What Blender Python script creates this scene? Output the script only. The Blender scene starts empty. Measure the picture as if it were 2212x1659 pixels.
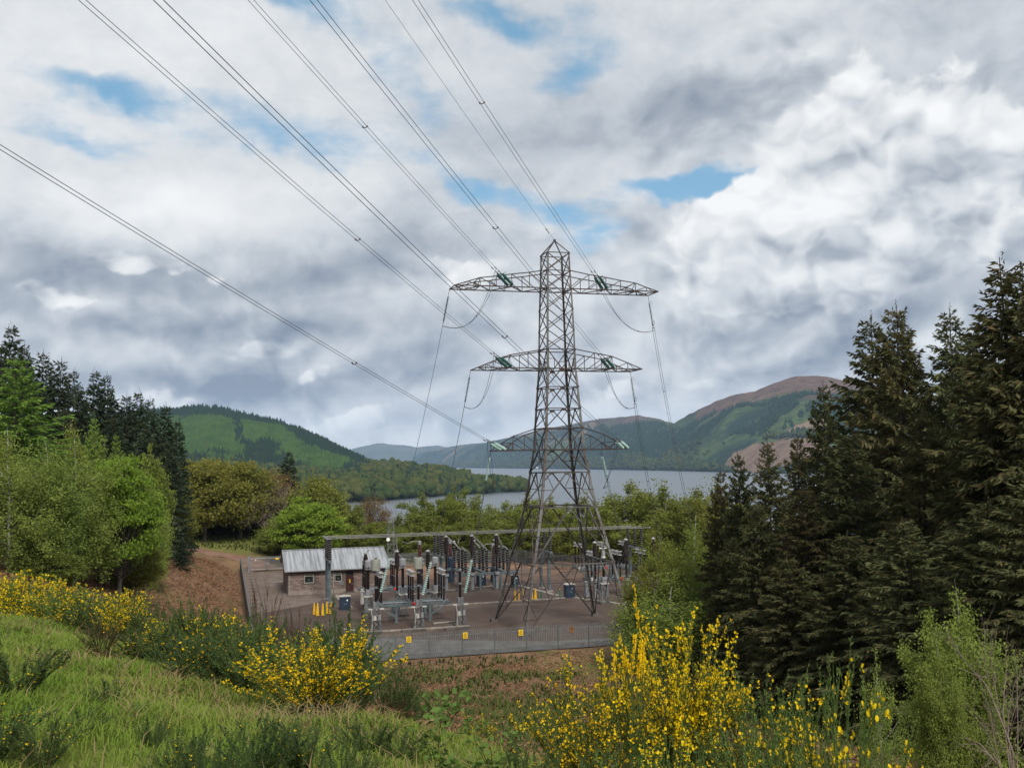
import bpy, math, random
import numpy as np
from mathutils import Vector, Matrix

rnd = random.Random(7)
rng = np.random.default_rng(11)
scene = bpy.context.scene
COL = scene.collection
PI = math.pi
rad = math.radians

# ------------------------------------------------------------------ camera
EYE = np.array([0.0, 0.0, 15.95])
PITCH, ROLL = rad(4.40666), rad(-0.91903)
_c, _s, _cr, _sr = math.cos(PITCH), math.sin(PITCH), math.cos(ROLL), math.sin(ROLL)
FWD = np.array([0, _c, _s])
_up0 = np.array([0, -_s, _c]); _r0 = np.array([1.0, 0, 0])
RIGHT = _cr * _r0 + _sr * _up0
UP = _cr * _up0 - _sr * _r0
cam_data = bpy.data.cameras.new('camera')
cam_data.sensor_width = 36.0
cam_data.lens = 36.0 * 3241.19 / 3266.0
cam_data.clip_start = 0.1
cam_data.clip_end = 120000
cam = bpy.data.objects.new('camera', cam_data)
COL.objects.link(cam)
M = Matrix.Identity(4)
for i in range(3):
    M[i][0] = RIGHT[i]; M[i][1] = UP[i]; M[i][2] = -FWD[i]; M[i][3] = EYE[i]
cam.matrix_world = M
scene.camera = cam

# ------------------------------------------------------------------ light, sky, exposure
SUN_EL, SUN_AZ = rad(44), rad(160)      # azimuth clockwise from +Y: behind the camera, a little to its right
scene.view_settings.view_transform = 'Standard'
scene.view_settings.look = 'None'
scene.view_settings.gamma = 1.0
scene.view_settings.use_curve_mapping = False
scene.view_settings.exposure = 0.28

sun_data = bpy.data.lights.new('sun', 'SUN')
sun_data.energy = 3.2
sun_data.angle = rad(12)
sun_data.color = (1.0, 0.95, 0.87)
sun = bpy.data.objects.new('sun', sun_data)
COL.objects.link(sun)
sd = Vector((math.sin(SUN_AZ) * math.cos(SUN_EL), math.cos(SUN_AZ) * math.cos(SUN_EL), math.sin(SUN_EL)))
sun.rotation_euler = (-sd).to_track_quat('-Z', 'Y').to_euler()
sun.location = (0, -20, 90)

scene.cycles.max_bounces = 6
scene.cycles.diffuse_bounces = 3
scene.cycles.glossy_bounces = 3
scene.cycles.transmission_bounces = 3
scene.cycles.volume_bounces = 1
scene.cycles.transparent_max_bounces = 8
scene.cycles.use_denoising = True


class NT:
    """small helper round a node tree"""
    def __init__(s, tree):
        s.t = tree; s.n = tree.nodes; s.l = tree.links

    def node(s, typ, **kw):
        n = s.n.new(typ)
        for k, v in kw.items():
            setattr(n, k, v)
        return n

    def put(s, sock, v):
        if v is None:
            return
        if isinstance(v, bpy.types.NodeSocket):
            s.l.new(v, sock)
        else:
            if isinstance(v, (tuple, list)) and sock.type == 'RGBA' and len(v) == 3:
                v = (*v, 1.0)
            sock.default_value = v

    def math(s, op, a, b=None, c=None, clamp=False):
        n = s.node('ShaderNodeMath', operation=op, use_clamp=clamp)
        s.put(n.inputs[0], a); s.put(n.inputs[1], b)
        if c is not None: s.put(n.inputs[2], c)
        return n.outputs[0]

    def vmath(s, op, a, b=None, scale=None):
        n = s.node('ShaderNodeVectorMath', operation=op)
        s.put(n.inputs[0], a)
        if b is not None: s.put(n.inputs[1], b)
        if scale is not None: s.put(n.inputs['Scale'], scale)
        return n.outputs['Value'] if op in ('LENGTH', 'DOT_PRODUCT', 'DISTANCE') else n.outputs[0]

    def noise(s, vec, scale, detail=4.0, rough=0.5, distort=0.0, color=False):
        n = s.node('ShaderNodeTexNoise')
        s.put(n.inputs['Vector'], vec)
        n.inputs['Scale'].default_value = scale
        n.inputs['Detail'].default_value = detail
        n.inputs['Roughness'].default_value = rough
        n.inputs['Distortion'].default_value = distort
        return n.outputs['Color'] if color else n.outputs['Fac']

    def map(s, v, a, b, c=0.0, d=1.0, smooth=True):
        n = s.node('ShaderNodeMapRange')
        n.interpolation_type = 'SMOOTHSTEP' if smooth else 'LINEAR'
        n.clamp = True
        s.put(n.inputs[0], v)
        for i, q in enumerate((a, b, c, d)):
            s.put(n.inputs[i + 1], q)
        return n.outputs[0]

    def mix(s, f, a, b, blend='MIX'):
        n = s.node('ShaderNodeMix', data_type='RGBA', blend_type=blend)
        s.put(n.inputs[0], f); s.put(n.inputs[6], a); s.put(n.inputs[7], b)
        return n.outputs[2]

    def ramp(s, f, stops):
        n = s.node('ShaderNodeValToRGB')
        cr = n.color_ramp
        while len(cr.elements) > 1: cr.elements.remove(cr.elements[0])
        cr.elements[0].position = stops[0][0]; cr.elements[0].color = (*stops[0][1], 1)
        for p, c in stops[1:]:
            e = cr.elements.new(p); e.color = (*c, 1)
        s.put(n.inputs[0], f)
        return n.outputs[0]


def pix_dir(x, y):
    """direction through a point of the photograph (2212 px wide view of it)"""
    d = FWD + RIGHT * (x - 1106) / 2195.2 - UP * (y - 829.5) / 2195.2
    return d / np.linalg.norm(d)


def build_sky():
    w = bpy.data.worlds.new('World'); scene.world = w; w.use_nodes = True
    t = NT(w.node_tree); t.n.clear()
    sky = t.node('ShaderNodeTexSky', sky_type='NISHITA', sun_disc=False)
    sky.sun_elevation = SUN_EL; sky.sun_rotation = SUN_AZ
    sky.altitude = 60; sky.air_density = 1.0; sky.dust_density = 0.4; sky.ozone_density = 1.5
    d = t.node('ShaderNodeTexCoord').outputs['Generated']
    sep = t.node('ShaderNodeSeparateXYZ'); t.put(sep.inputs[0], d)
    z = t.math('ADD', t.math('MAXIMUM', sep.outputs[2], 0.0), 0.16)
    cmb = t.node('ShaderNodeCombineXYZ')
    t.put(cmb.inputs[0], t.math('DIVIDE', sep.outputs[0], z))
    t.put(cmb.inputs[1], t.math('DIVIDE', sep.outputs[1], z))
    p = cmb.outputs[0]
    # torn edges: the cloud fields are read through a warped direction
    up = (0.0, 0.0, 1.0)
    wc = t.noise(d, 4.0, 5.0, 0.60, color=True)
    warp = t.vmath('SCALE', t.vmath('SUBTRACT', wc, (0.5, 0.5, 0.5)), scale=0.13)
    dw = t.vmath('ADD', d, warp)

    def lobe(x, y, rx, ry, tilt=0.0, both=False):
        """a soft elliptical region of the sky: centre and radii as seen in the photograph"""
        c = pix_dir(x, y)
        ex = np.cross(c, [0, 0, 1.0]); ex /= np.linalg.norm(ex); ey = np.cross(ex, c)
        if tilt:
            a = rad(tilt); ex, ey = ex * math.cos(a) + ey * math.sin(a), ey * math.cos(a) - ex * math.sin(a)
        mp = t.node('ShaderNodeMapping', vector_type='TEXTURE')
        mp.inputs['Location'].default_value = tuple(c)
        mp.inputs['Rotation'].default_value = Matrix((ex, ey, c)).transposed().to_euler()
        mp.inputs['Scale'].default_value = (rx / 2195.2, ry / 2195.2, 0.6)
        t.put(mp.inputs['Vector'], dw)
        g = t.math('POWER', 0.36788, t.vmath('DOT_PRODUCT', mp.outputs[0], mp.outputs[0]))
        return (g, mp.outputs[0]) if both else g

    def total(items):
        acc = 0.0
        for (k, *a) in items: acc = t.math('MULTIPLY_ADD', lobe(*a), k, acc)
        return acc

    def puffs(vec, scale):
        """rounded heaps: folded noise with finer folds on it"""
        acc = None
        for k, amp in enumerate((0.55, 0.28, 0.17)):
            n = t.math('ABSOLUTE', t.math('SUBTRACT', t.noise(vec, scale * 2.1 ** k, 1.0, 0.4), 0.5))
            n = t.math('MULTIPLY', n, -2.6 * amp)
            acc = n if acc is None else t.math('ADD', acc, n)
        return t.math('ADD', acc, 1.0)

    # --- thickness of the sheet: where it tears, blue shows
    n_big = t.noise(p, 0.75, 6.0, 0.58)
    n_mid = t.noise(t.vmath('ADD', p, (3.7, 1.3, 0)), 2.2, 7.0, 0.60)
    cover = t.math('ADD', t.math('MULTIPLY', n_big, 0.5), t.math('MULTIPLY', n_mid, 0.5))
    holes = total([(0.27, 1600, 345, 170, 30, 14), (0.18, 1420, 385, 130, 28, 8), (0.13, 1280, 485, 150, 60, 30), (0.12, 1250, 130, 110, 30, 25),
                   (0.14, 1080, 25, 170, 24, -8), (0.12, 215, 132, 120, 20, -8), (0.11, 200, 255, 110, 26, 0),
                   (0.08, 700, 330, 170, 40, -30), (0.13, 1000, 420, 220, 44, -30), (0.10, 1120, 470, 130, 40, -20),
                   (0.10, 640, 40, 110, 26, 0), (0.08, 800, 120, 160, 36, -25), (0.07, 950, 240, 200, 40, -25), (0.08, 560, 230, 160, 30, -20),
                   (-0.16, 1850, 480, 480, 300), (-0.14, 400, 760, 700, 260), (-0.10, 1800, 120, 400, 160), (-0.08, 330, 430, 400, 90)])
    thick = t.math('SUBTRACT', cover, holes)
    thick = t.math('ADD', thick, t.map(sep.outputs[2], 0.20, 0.06, 0.0, 0.16))
    sheet = t.map(thick, 0.33, 0.475)
    # --- brightness of the sheet: soft veils above, lit heaps with grey bases lower down
    veil = t.math('MULTIPLY', t.math('SUBTRACT', n_mid, 0.5), 0.55)
    big = t.math('MULTIPLY', t.math('SUBTRACT', t.noise(d, 2.6, 4.0, 0.55), 0.5), 0.55)
    dq = t.vmath('ADD', t.vmath('MULTIPLY', d, (1.0, 1.0, 1.35)), t.vmath('SCALE', t.vmath('SUBTRACT', t.noise(d, 7.0, 3.0, 0.6, color=True), (.5, .5, .5)), scale=0.09))
    h0 = puffs(dq, 8.5); h1 = puffs(t.vmath('ADD', dq, (-0.010, 0.0, 0.024)), 8.5)
    b0 = puffs(dq, 3.6); b1 = puffs(t.vmath('ADD', dq, (-0.016, 0.0, 0.040)), 3.6)
    heap = t.math('ADD', t.math('MULTIPLY', t.math('SUBTRACT', h0, h1), 0.85), t.math('MULTIPLY', t.math('SUBTRACT', b0, b1), 0.8))
    fine = t.math('MULTIPLY', t.math('SUBTRACT', t.noise(dq, 16.0, 6.0, 0.66), 0.5), 0.40)
    low = t.map(sep.outputs[2], 0.32, 0.10)                 # heaps towards the horizon, veils overhead
    cum = t.math('ADD', t.math('MULTIPLY', low, 0.7), total([(0.9, 1800, 480, 420, 260), (0.5, 1750, 130, 300, 120)]), clamp=True)
    dark = total([(0.15, 420, 690, 480, 150, 0), (0.075, 1560, 185, 380, 80, 8), (0.11, 2090, 330, 190, 260, 0), (0.08, 1800, 760, 350, 110, 0), (0.06, 1100, 860, 500, 60, 0),
                  (0.40, 490, 828, 240, 42, -3), (0.22, 130, 585, 240, 46, 0), (0.20, 560, 585, 260, 42, 4),
                  (0.17, 900, 790, 200, 40, -5), (0.14, 1290, 880, 150, 40, 5), (0.16, 1680, 655, 180, 26, -8), (0.10, 1600, 560, 120, 30, 0),
                  (0.14, 1980, 720, 260, 60, 0), (0.10, 1600, 170, 320, 50, 12), (0.10, 2050, 330, 110, 160, 15),
                  (0.12, 1020, 690, 180, 45, 0), (0.12, 1390, 540, 46, 66, 15), (0.10, 300, 690, 300, 26, 0), (0.08, 880, 560, 300, 50, 0), (0.08, 1500, 250, 200, 40, 10),
                  (-0.18, 330, 430, 360, 50, 3), (-0.22, 1690, 400, 210, 44, 16), (-0.18, 1640, 600, 130, 30, 0),
                  (-0.24, 580, 735, 100, 18, 8), (-0.18, 340, 850, 80, 32, 0), (-0.22, 760, 908, 110, 26, 0),
                  (-0.17, 680, 800, 100, 32, 25), (-0.12, 1480, 830, 170, 34, 0), (-0.14, 1000, 610, 150, 34, 0),
                  (-0.14, 1740, 300, 110, 50, 0), (-0.12, 100, 100, 260, 100, 0), (-0.10, 1700, 60, 300, 50, 0), (-0.14, 1100, 760, 160, 40, 0), (-0.12, 1000, 940, 300, 40, 0)])
    val = t.math('ADD', 0.535, t.math('MULTIPLY', veil, t.math('SUBTRACT', 1.0, t.math('MULTIPLY', low, 0.65))))
    val = t.math('ADD', val, big)
    val = t.math('ADD', val, t.math('MULTIPLY', heap, cum))
    val = t.math('ADD', val, fine)
    val = t.math('SUBTRACT', val, t.math('MULTIPLY', dark, 1.25))
    # --- nearer cumulus with firm edges: lit crowns, greyer bases
    heaps = [(0.95, 1790, 455, 300, 100, 10), (0.9, 1960, 330, 240, 190, 0), (0.7, 1600, 430, 120, 44, 14), (0.75, 1650, 595, 140, 46, 0), (0.7, 1880, 600, 240, 60, 0),
             (0.72, 575, 738, 100, 24, 6), (0.75, 765, 912, 105, 36, 0), (0.65, 690, 805, 80, 34, 20), (0.6, 335, 862, 80, 36, 0), (0.6, 1010, 905, 110, 26, 0),
             (0.6, 1340, 880, 90, 24, 0), (0.6, 1010, 612, 130, 34, 0), (0.62, 1480, 835, 150, 26, 0), (0.55, 120, 640, 130, 30, 0), (0.55, 330, 560, 150, 30, 0)]
    cf, cg = 0.0, 0.0                          # thickness of the heaps, and how far it leans up or down
    for (k, *a) in heaps:
        q, loc = lobe(*a, both=True); q = t.math('MULTIPLY', q, k)
        cf = t.math('ADD', cf, q); cg = t.math('MULTIPLY_ADD', q, t.vmath('DOT_PRODUCT', loc, (0, 1, 0)), cg)
    ed = t.math('ADD', t.math('MULTIPLY', t.math('SUBTRACT', h0, 0.70), 0.75), t.math('MULTIPLY', fine, 1.1))
    cm = t.map(t.math('ADD', cf, ed), 0.40, 0.57)
    lit = t.math('ADD', 0.65, t.math('MULTIPLY', cg, 0.22))
    lit = t.math('ADD', lit, t.math('ADD', t.math('MULTIPLY', heap, 1.5), fine))
    lit = t.math('SUBTRACT', lit, t.math('MULTIPLY', dark, 0.35))
    vm = t.node('ShaderNodeMix', data_type='FLOAT'); t.put(vm.inputs[0], t.math('MULTIPLY', cm, 0.9)); t.put(vm.inputs[2], val); t.put(vm.inputs[3], lit)
    val = vm.outputs[0]
    sheet = t.math('MAXIMUM', sheet, cm)
    K = 10.0                                   # the background strength below is 0.1
    grey = t.ramp(val, [(0.08, (0.20, 0.235, 0.30)), (0.30, (0.355, 0.388, 0.435)), (0.50, (0.53, 0.555, 0.585)),
                        (0.70, (0.685, 0.70, 0.71)), (0.95, (0.815, 0.82, 0.82))])
    grey = t.mix(1.0, grey, (K, K, K), 'MULTIPLY')
    blue = t.mix(1.0, sky.outputs[0], (0.92, 1.04, 1.10), 'MULTIPLY')
    blue = t.mix(0.45, blue, (1.9, 4.2, 5.5))
    col = t.mix(sheet, blue, grey)
    bg = t.node('ShaderNodeBackground'); t.put(bg.inputs[0], col); bg.inputs[1].default_value = 0.1
    out = t.node('ShaderNodeOutputWorld'); t.l.new(bg.outputs[0], out.inputs[0])


build_sky()

# ------------------------------------------------------------------ frames
# the pylon, the yard and the house share one grid, turned 15.8 degrees
YAW = rad(15.8038)
_cy, _sy = math.cos(YAW), math.sin(YAW)


def wor(a, b, z=0.0):
    return np.array([4.4726 + a * _cy - b * _sy, 100.0 + a * _sy + b * _cy, z])


def at(x, y, Y):
    """the point at distance Y along the view axis (world Y) behind a point of the photograph"""
    d = FWD + RIGHT * (x - 1106) / 2195.2 - UP * (y - 829.5) / 2195.2
    return EYE + d * (Y / d[1])


# ------------------------------------------------------------------ mesh helpers
class MB:
    """collects simple solids in plain lists and links them as ONE mesh object"""
    def __init__(s):
        s.v = []; s.f = []

    def add(s, V, F):
        o = len(s.v)
        s.v.extend(tuple(map(float, q)) for q in V)
        s.f.extend(tuple(i + o for i in q) for q in F)
        return s

    def box(s, c, size, rz=0.0, taper=1.0):
        x, y, z = [q / 2 for q in size]; V = []
        cz, sz = math.cos(rz), math.sin(rz)
        for k, w in ((-1, 1.0), (1, taper)):
            for i, j in ((-1, -1), (1, -1), (1, 1), (-1, 1)):
                px, py = i * x * w, j * y * w
                V.append((c[0] + px * cz - py * sz, c[1] + px * sz + py * cz, c[2] + k * z))
        return s.add(V, [(3, 2, 1, 0), (4, 5, 6, 7), (0, 1, 5, 4), (1, 2, 6, 5), (2, 3, 7, 6), (3, 0, 4, 7)])

    def beam(s, p, q, w, h=None, up=(0, 0, 1)):
        p, q = np.array(p, float), np.array(q, float); h = h or w
        d = q - p; d /= max(np.linalg.norm(d), 1e-9)
        u = np.cross(d, up)
        if np.linalg.norm(u) < 1e-3: u = np.cross(d, (1, 0, 0))
        u /= np.linalg.norm(u); n = np.cross(u, d)
        V = [e + u * i * w / 2 + n * j * h / 2 for e in (p, q) for i, j in ((-1, -1), (1, -1), (1, 1), (-1, 1))]
        return s.add(V, [(3, 2, 1, 0), (4, 5, 6, 7), (0, 1, 5, 4), (1, 2, 6, 5), (2, 3, 7, 6), (3, 0, 4, 7)])

    def angle(s, p, q, w, ux, uy, t=0.025):
        """an L-section bar: flanges run from the line p-q along ux and uy"""
        p, q, ux, uy = (np.array(i, float) for i in (p, q, ux, uy))
        prof = [0 * ux, ux * w, ux * w + uy * t, ux * t + uy * t, ux * t + uy * w, uy * w]
        V = [p + o for o in prof] + [q + o for o in prof]
        F = [(i, (i + 1) % 6, 6 + (i + 1) % 6, 6 + i) for i in range(6)] + [(5, 4, 3, 2, 1, 0), (6, 7, 8, 9, 10, 11)]
        return s.add(V, F)

    def tube(s, p, q, r0, r1=None, n=8, caps=True):
        return s.path([p, q], [r0, r0 if r1 is None else r1], n, caps)

    def path(s, pts, r, n=6, caps=True):
        pts = [np.array(q, float) for q in pts]; k = len(pts)
        if not hasattr(r, '__len__'): r = [r] * k
        V = []; ref = None
        for i in range(k):
            d = pts[min(i + 1, k - 1)] - pts[max(i - 1, 0)]; d /= max(np.linalg.norm(d), 1e-9)
            if ref is None: ref = np.array((0, 0, 1.0)) if abs(d[2]) < 0.9 else np.array((1.0, 0, 0))
            u = np.cross(d, ref); u /= max(np.linalg.norm(u), 1e-9); w = np.cross(u, d); ref = w
            for j in range(n):
                a = 2 * PI * j / n
                V.append(pts[i] + (u * math.cos(a) + w * math.sin(a)) * r[i])
        F = [(i * n + j, i * n + (j + 1) % n, (i + 1) * n + (j + 1) % n, (i + 1) * n + j) for i in range(k - 1) for j in range(n)]
        if caps: F += [tuple(range(n))[::-1], tuple(range((k - 1) * n, k * n))]
        return s.add(V, F)

    def lathe(s, c, prof, n=10, axis=(0, 0, 1)):
        ax = np.array(axis, float); ax /= np.linalg.norm(ax)
        u = np.cross(ax, (0.3, 1, 0.2)); u /= np.linalg.norm(u); w = np.cross(ax, u)
        c = np.array(c, float); V = []
        for r, z in prof:
            for j in range(n):
                a = 2 * PI * j / n
                V.append(c + ax * z + (u * math.cos(a) + w * math.sin(a)) * r)
        k = len(prof)
        F = [(i * n + j, i * n + (j + 1) % n, (i + 1) * n + (j + 1) % n, (i + 1) * n + j) for i in range(k - 1) for j in range(n)]
        F += [tuple(range(n))[::-1], tuple(range((k - 1) * n, k * n))]
        return s.add(V, F)

    def mesh(s, name):
        me = bpy.data.meshes.new(name); me.from_pydata(s.v, [], s.f); me.update(); return me

    def build(s, name, mat, parent=None, smooth=False):
        return link(name, s.mesh(name), mat, parent, smooth)


def link(name, me, mat=None, parent=None, smooth=False):
    if mat is not None and not me.materials: me.materials.append(mat)
    if smooth: me.polygons.foreach_set('use_smooth', [True] * len(me.polygons))
    o = bpy.data.objects.new(name, me); COL.objects.link(o)
    if parent is not None: o.parent = parent
    return o


class NB:
    """collects numpy blocks of vertices and faces"""
    def __init__(s):
        s.V = []; s.F = []; s.n = 0

    def add(s, V, F):
        V = np.asarray(V, float).reshape(-1, 3); F = np.asarray(F, int)
        s.V.append(V); s.F.append(F + s.n); s.n += len(V); return s

    def mesh(s, name):
        me = bpy.data.meshes.new(name)
        V = np.concatenate(s.V)
        me.vertices.add(len(V)); me.vertices.foreach_set('co', V.ravel().astype(np.float32))
        idx = np.concatenate([f.ravel() for f in s.F])
        tot = np.concatenate([np.full(len(f), f.shape[1]) for f in s.F])
        me.loops.add(len(idx)); me.loops.foreach_set('vertex_index', idx.astype(np.int32))
        me.polygons.add(len(tot))
        me.polygons.foreach_set('loop_start', np.concatenate([[0], np.cumsum(tot)[:-1]]).astype(np.int32))
        me.update(calc_edges=True)
        return me

    def build(s, name, mat, parent=None, smooth=False):
        return link(name, s.mesh(name), mat, parent, smooth)


def unit(v): return v / np.maximum(np.linalg.norm(v, axis=-1, keepdims=True), 1e-9)


def tubes(nb, P, R, n=4):
    """many tubes at once: P (M,K,3) centre lines, R (M,K) radii"""
    P = np.asarray(P, float); R = np.asarray(R, float); Mn, K, _ = P.shape
    T = np.empty_like(P); T[:, 1:-1] = P[:, 2:] - P[:, :-2]; T[:, 0] = P[:, 1] - P[:, 0]; T[:, -1] = P[:, -1] - P[:, -2]
    T = unit(T); ref = np.where(np.abs(T[..., 2:3]) < 0.9, np.array([0, 0, 1.0]), np.array([1.0, 0.13, 0]))
    U = unit(np.cross(T, ref)); W = np.cross(U, T)
    a = np.arange(n) * 2 * PI / n
    V = P[:, :, None] + (U[:, :, None] * np.cos(a)[:, None] + W[:, :, None] * np.sin(a)[:, None]) * R[:, :, None, None]
    b = (np.arange(Mn) * K * n)[:, None, None]; i = (np.arange(K - 1) * n)[None, :, None]; j = np.arange(n)[None, None]
    j2 = (j + 1) % n
    F = np.stack([b + i + j, b + i + j2, b + i + n + j2, b + i + n + j], -1).reshape(-1, 4)
    nb.add(V, F)


def leaves(nb, C, size, axis=None, spread=1.0, aspect=0.5, g=rng):
    """diamond leaves at C; axis biases the long direction"""
    N = len(C); r = unit(g.normal(size=(N, 3)))
    U = r if axis is None else unit(np.asarray(axis) + r * spread)
    W = unit(np.cross(U, unit(g.normal(size=(N, 3))))); s = np.broadcast_to(size, (N,))[:, None]
    V = np.stack([C - U * s * .5, C + W * s * aspect * .5, C + U * s * .5, C - W * s * aspect * .5], 1)
    nb.add(V, np.arange(4 * N).reshape(N, 4))


def scatter(nb, TV, TF, pos, sc, rz):
    """copies of a small template: pos (N,3), sc (N,3), rz (N,)"""
    TV = np.asarray(TV, float); TF = np.asarray(TF, int); N = len(pos); k = len(TV)
    c, s = np.cos(rz)[:, None], np.sin(rz)[:, None]
    X = TV[None] * sc[:, None, :]
    V = np.stack([X[..., 0] * c - X[..., 1] * s, X[..., 0] * s + X[..., 1] * c, X[..., 2]], -1) + pos[:, None]
    F = (TF[None] + (np.arange(N) * k)[:, None, None]).reshape(-1, TF.shape[1])
    nb.add(V, F)


def vnoise(x, y, seed=0, octv=5, rough=0.5):
    """fractal value noise on arrays, about -1..1"""
    x = np.asarray(x, float); y = np.asarray(y, float); out = np.zeros(np.broadcast(x, y).shape); amp = 1.0; tot = 0
    for o in range(octv):
        xi = np.floor(x).astype(np.int64); yi = np.floor(y).astype(np.int64); fx = x - xi; fy = y - yi
        fx = fx * fx * (3 - 2 * fx); fy = fy * fy * (3 - 2 * fy)

        def h(i, j):
            q = (i * 374761393 + j * 668265263 + (seed + o * 17) * 2147483647) & 0xffffffff
            q = ((q ^ (q >> 13)) * 1274126177) & 0xffffffff
            return ((q ^ (q >> 16)) & 0xffff) / 32767.5 - 1
        out = out + amp * ((h(xi, yi) * (1 - fx) + h(xi + 1, yi) * fx) * (1 - fy) + (h(xi, yi + 1) * (1 - fx) + h(xi + 1, yi + 1) * fx) * fy)
        tot += amp; amp *= rough; x = x * 2.03 + 5.1; y = y * 2.03 - 3.7
    return out / tot


# ------------------------------------------------------------------ naming and tagging
def tag(o, label=None, cat=None, group=None, kind=None):
    if label: o['label'] = label
    if cat: o['category'] = cat
    if group: o['group'] = group
    if kind: o['kind'] = kind
    return o


def thing(name, label, cat, loc=(0, 0, 0), rz=0.0, group=None):
    o = bpy.data.objects.new(name, None); COL.objects.link(o)
    o.empty_display_size = 0.3
    o.location = tuple(map(float, loc)); o.rotation_euler = (0, 0, rz)
    return tag(o, label, cat, group)


def dup(root, label, loc=None, rz=None, scale=None, group=None):
    """a copy of a thing with copies of its parts and sub-parts; mesh data is shared"""
    r = root.copy(); COL.objects.link(r)
    if loc is not None: r.location = tuple(map(float, loc))
    if rz is not None: r.rotation_euler = (0, 0, rz)
    if scale is not None: r.scale = scale if hasattr(scale, '__len__') else (scale,) * 3
    r['label'] = label
    if group: r['group'] = group
    for ch in list(root.children):
        c = ch.copy(); COL.objects.link(c); c.parent = r
        for g in list(ch.children):
            q = g.copy(); COL.objects.link(q); q.parent = c
    return r


def structure(o): o['kind'] = 'structure'; return o


# ------------------------------------------------------------------ materials
def mat(name, color, color2=None, scale=3.0, rough=0.6, metal=0.0, bump=0.0, bscale=None, detail=5.0, lo=0.35, hi=0.65,
        spec=0.5, vary=0.0, coat=0.0):
    m = bpy.data.materials.new(name); m.use_nodes = True; t = NT(m.node_tree)
    b = t.n['Principled BSDF']
    b.inputs['Roughness'].default_value = rough; b.inputs['Metallic'].default_value = metal
    b.inputs['Specular IOR Level'].default_value = spec
    co = t.node('ShaderNodeTexCoord').outputs['Object']
    col = None
    if color2 is not None:
        f = t.map(t.noise(co, scale, detail, 0.6), lo, hi)
        col = t.mix(f, color, color2)
    if vary:
        r = t.node('ShaderNodeObjectInfo').outputs['Random']
        k = t.map(r, 0.0, 1.0, 1 - vary, 1 + vary, smooth=False)
        cc = t.node('ShaderNodeCombineColor')
        for i in range(3): t.put(cc.inputs[i], k)
        col = t.mix(1.0, col if col is not None else color, cc.outputs[0], 'MULTIPLY')
    t.put(b.inputs['Base Color'], col if col is not None else color)
    if bump:
        bn = t.node('ShaderNodeBump'); bn.inputs['Strength'].default_value = bump
        bn.inputs['Distance'].default_value = 0.02
        t.put(bn.inputs['Height'], t.noise(co, bscale or scale * 6, 4.0, 0.6)); t.l.new(bn.outputs[0], b.inputs['Normal'])
    return m


def leafmat(name, c1, c2, c3=None, scale=0.6, transl=0.35, vary=0.12, rough=0.6):
    """foliage: colour drifts from clump to clump and from tree to tree"""
    m = bpy.data.materials.new(name); m.use_nodes = True; t = NT(m.node_tree); t.n.clear()
    co = t.node('ShaderNodeTexCoord').outputs['Object']
    f = t.map(t.noise(co, scale, 3.0, 0.6), 0.33, 0.67)
    col = t.mix(f, c1, c2)
    if c3 is not None:
        g = t.map(t.noise(t.vmath('ADD', co, (7.1, 3.3, 1.7)), scale * 5.0, 2.0, 0.6), 0.55, 0.72)
        col = t.mix(g, col, c3)
    if vary:
        r = t.node('ShaderNodeObjectInfo').outputs['Random']
        hs = t.node('ShaderNodeHueSaturation')
        t.put(hs.inputs['Hue'], t.map(r, 0, 1, 0.5 - vary * 0.12, 0.5 + vary * 0.12, smooth=False))
        t.put(hs.inputs['Value'], t.map(t.math('FRACT', t.math('MULTIPLY', r, 7.31)), 0, 1, 1 - vary, 1 + vary, smooth=False))
        t.put(hs.inputs['Color'], col); col = hs.outputs[0]
    df = t.node('ShaderNodeBsdfDiffuse'); t.put(df.inputs[0], col)
    tr = t.node('ShaderNodeBsdfTranslucent'); t.put(tr.inputs[0], col)
    mx = t.node('ShaderNodeMixShader'); mx.inputs[0].default_value = transl
    t.l.new(df.outputs[0], mx.inputs[1]); t.l.new(tr.outputs[0], mx.inputs[2])
    o = t.node('ShaderNodeOutputMaterial'); t.l.new(mx.outputs[0], o.inputs[0])
    return m


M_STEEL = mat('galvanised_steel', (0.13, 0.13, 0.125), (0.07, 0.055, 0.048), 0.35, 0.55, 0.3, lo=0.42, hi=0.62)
M_STEELD = mat('dark_steel', (0.045, 0.04, 0.038), (0.05, 0.03, 0.025), 0.5, 0.6, 0.2)
M_GALV = mat('grey_galvanised_paint', (0.21, 0.225, 0.23), (0.15, 0.16, 0.17), 2.0, 0.55, 0.3)
M_PALE = mat('dull_galvanised_pales', (0.20, 0.215, 0.22), (0.14, 0.15, 0.155), 2.0, 0.5, 0.3)
M_BEAM = mat('blue_grey_steel_paint', (0.12, 0.15, 0.165), (0.075, 0.095, 0.105), 1.2, 0.5, 0.2)
M_LIGHTMETAL = mat('pale_aluminium', (0.42, 0.42, 0.41), (0.31, 0.31, 0.305), 3.0, 0.45, 0.4)
M_BUS = mat('cream_grey_busbar', (0.21, 0.205, 0.19), (0.17, 0.165, 0.155), 2.0, 0.6, 0.0)
M_PORC = mat('dark_brown_porcelain', (0.014, 0.009, 0.008), (0.022, 0.011, 0.009), 3.0, 0.5, 0.0, spec=0.2)
M_REDPORC = mat('red_brown_porcelain', (0.075, 0.018, 0.012), (0.05, 0.014, 0.01), 3.0, 0.25)
M_GLASS = mat('green_glass_disc', (0.04, 0.125, 0.11), (0.025, 0.085, 0.075), 4.0, 0.2, 0.0, spec=0.6)
M_PALEGLASS = mat('pale_green_glass_disc', (0.45, 0.62, 0.58), (0.32, 0.5, 0.46), 4.0, 0.12, 0.0, spec=0.8)
M_WIRE = mat('stranded_conductor', (0.07, 0.072, 0.075), None, rough=0.5, metal=0.3)
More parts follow.
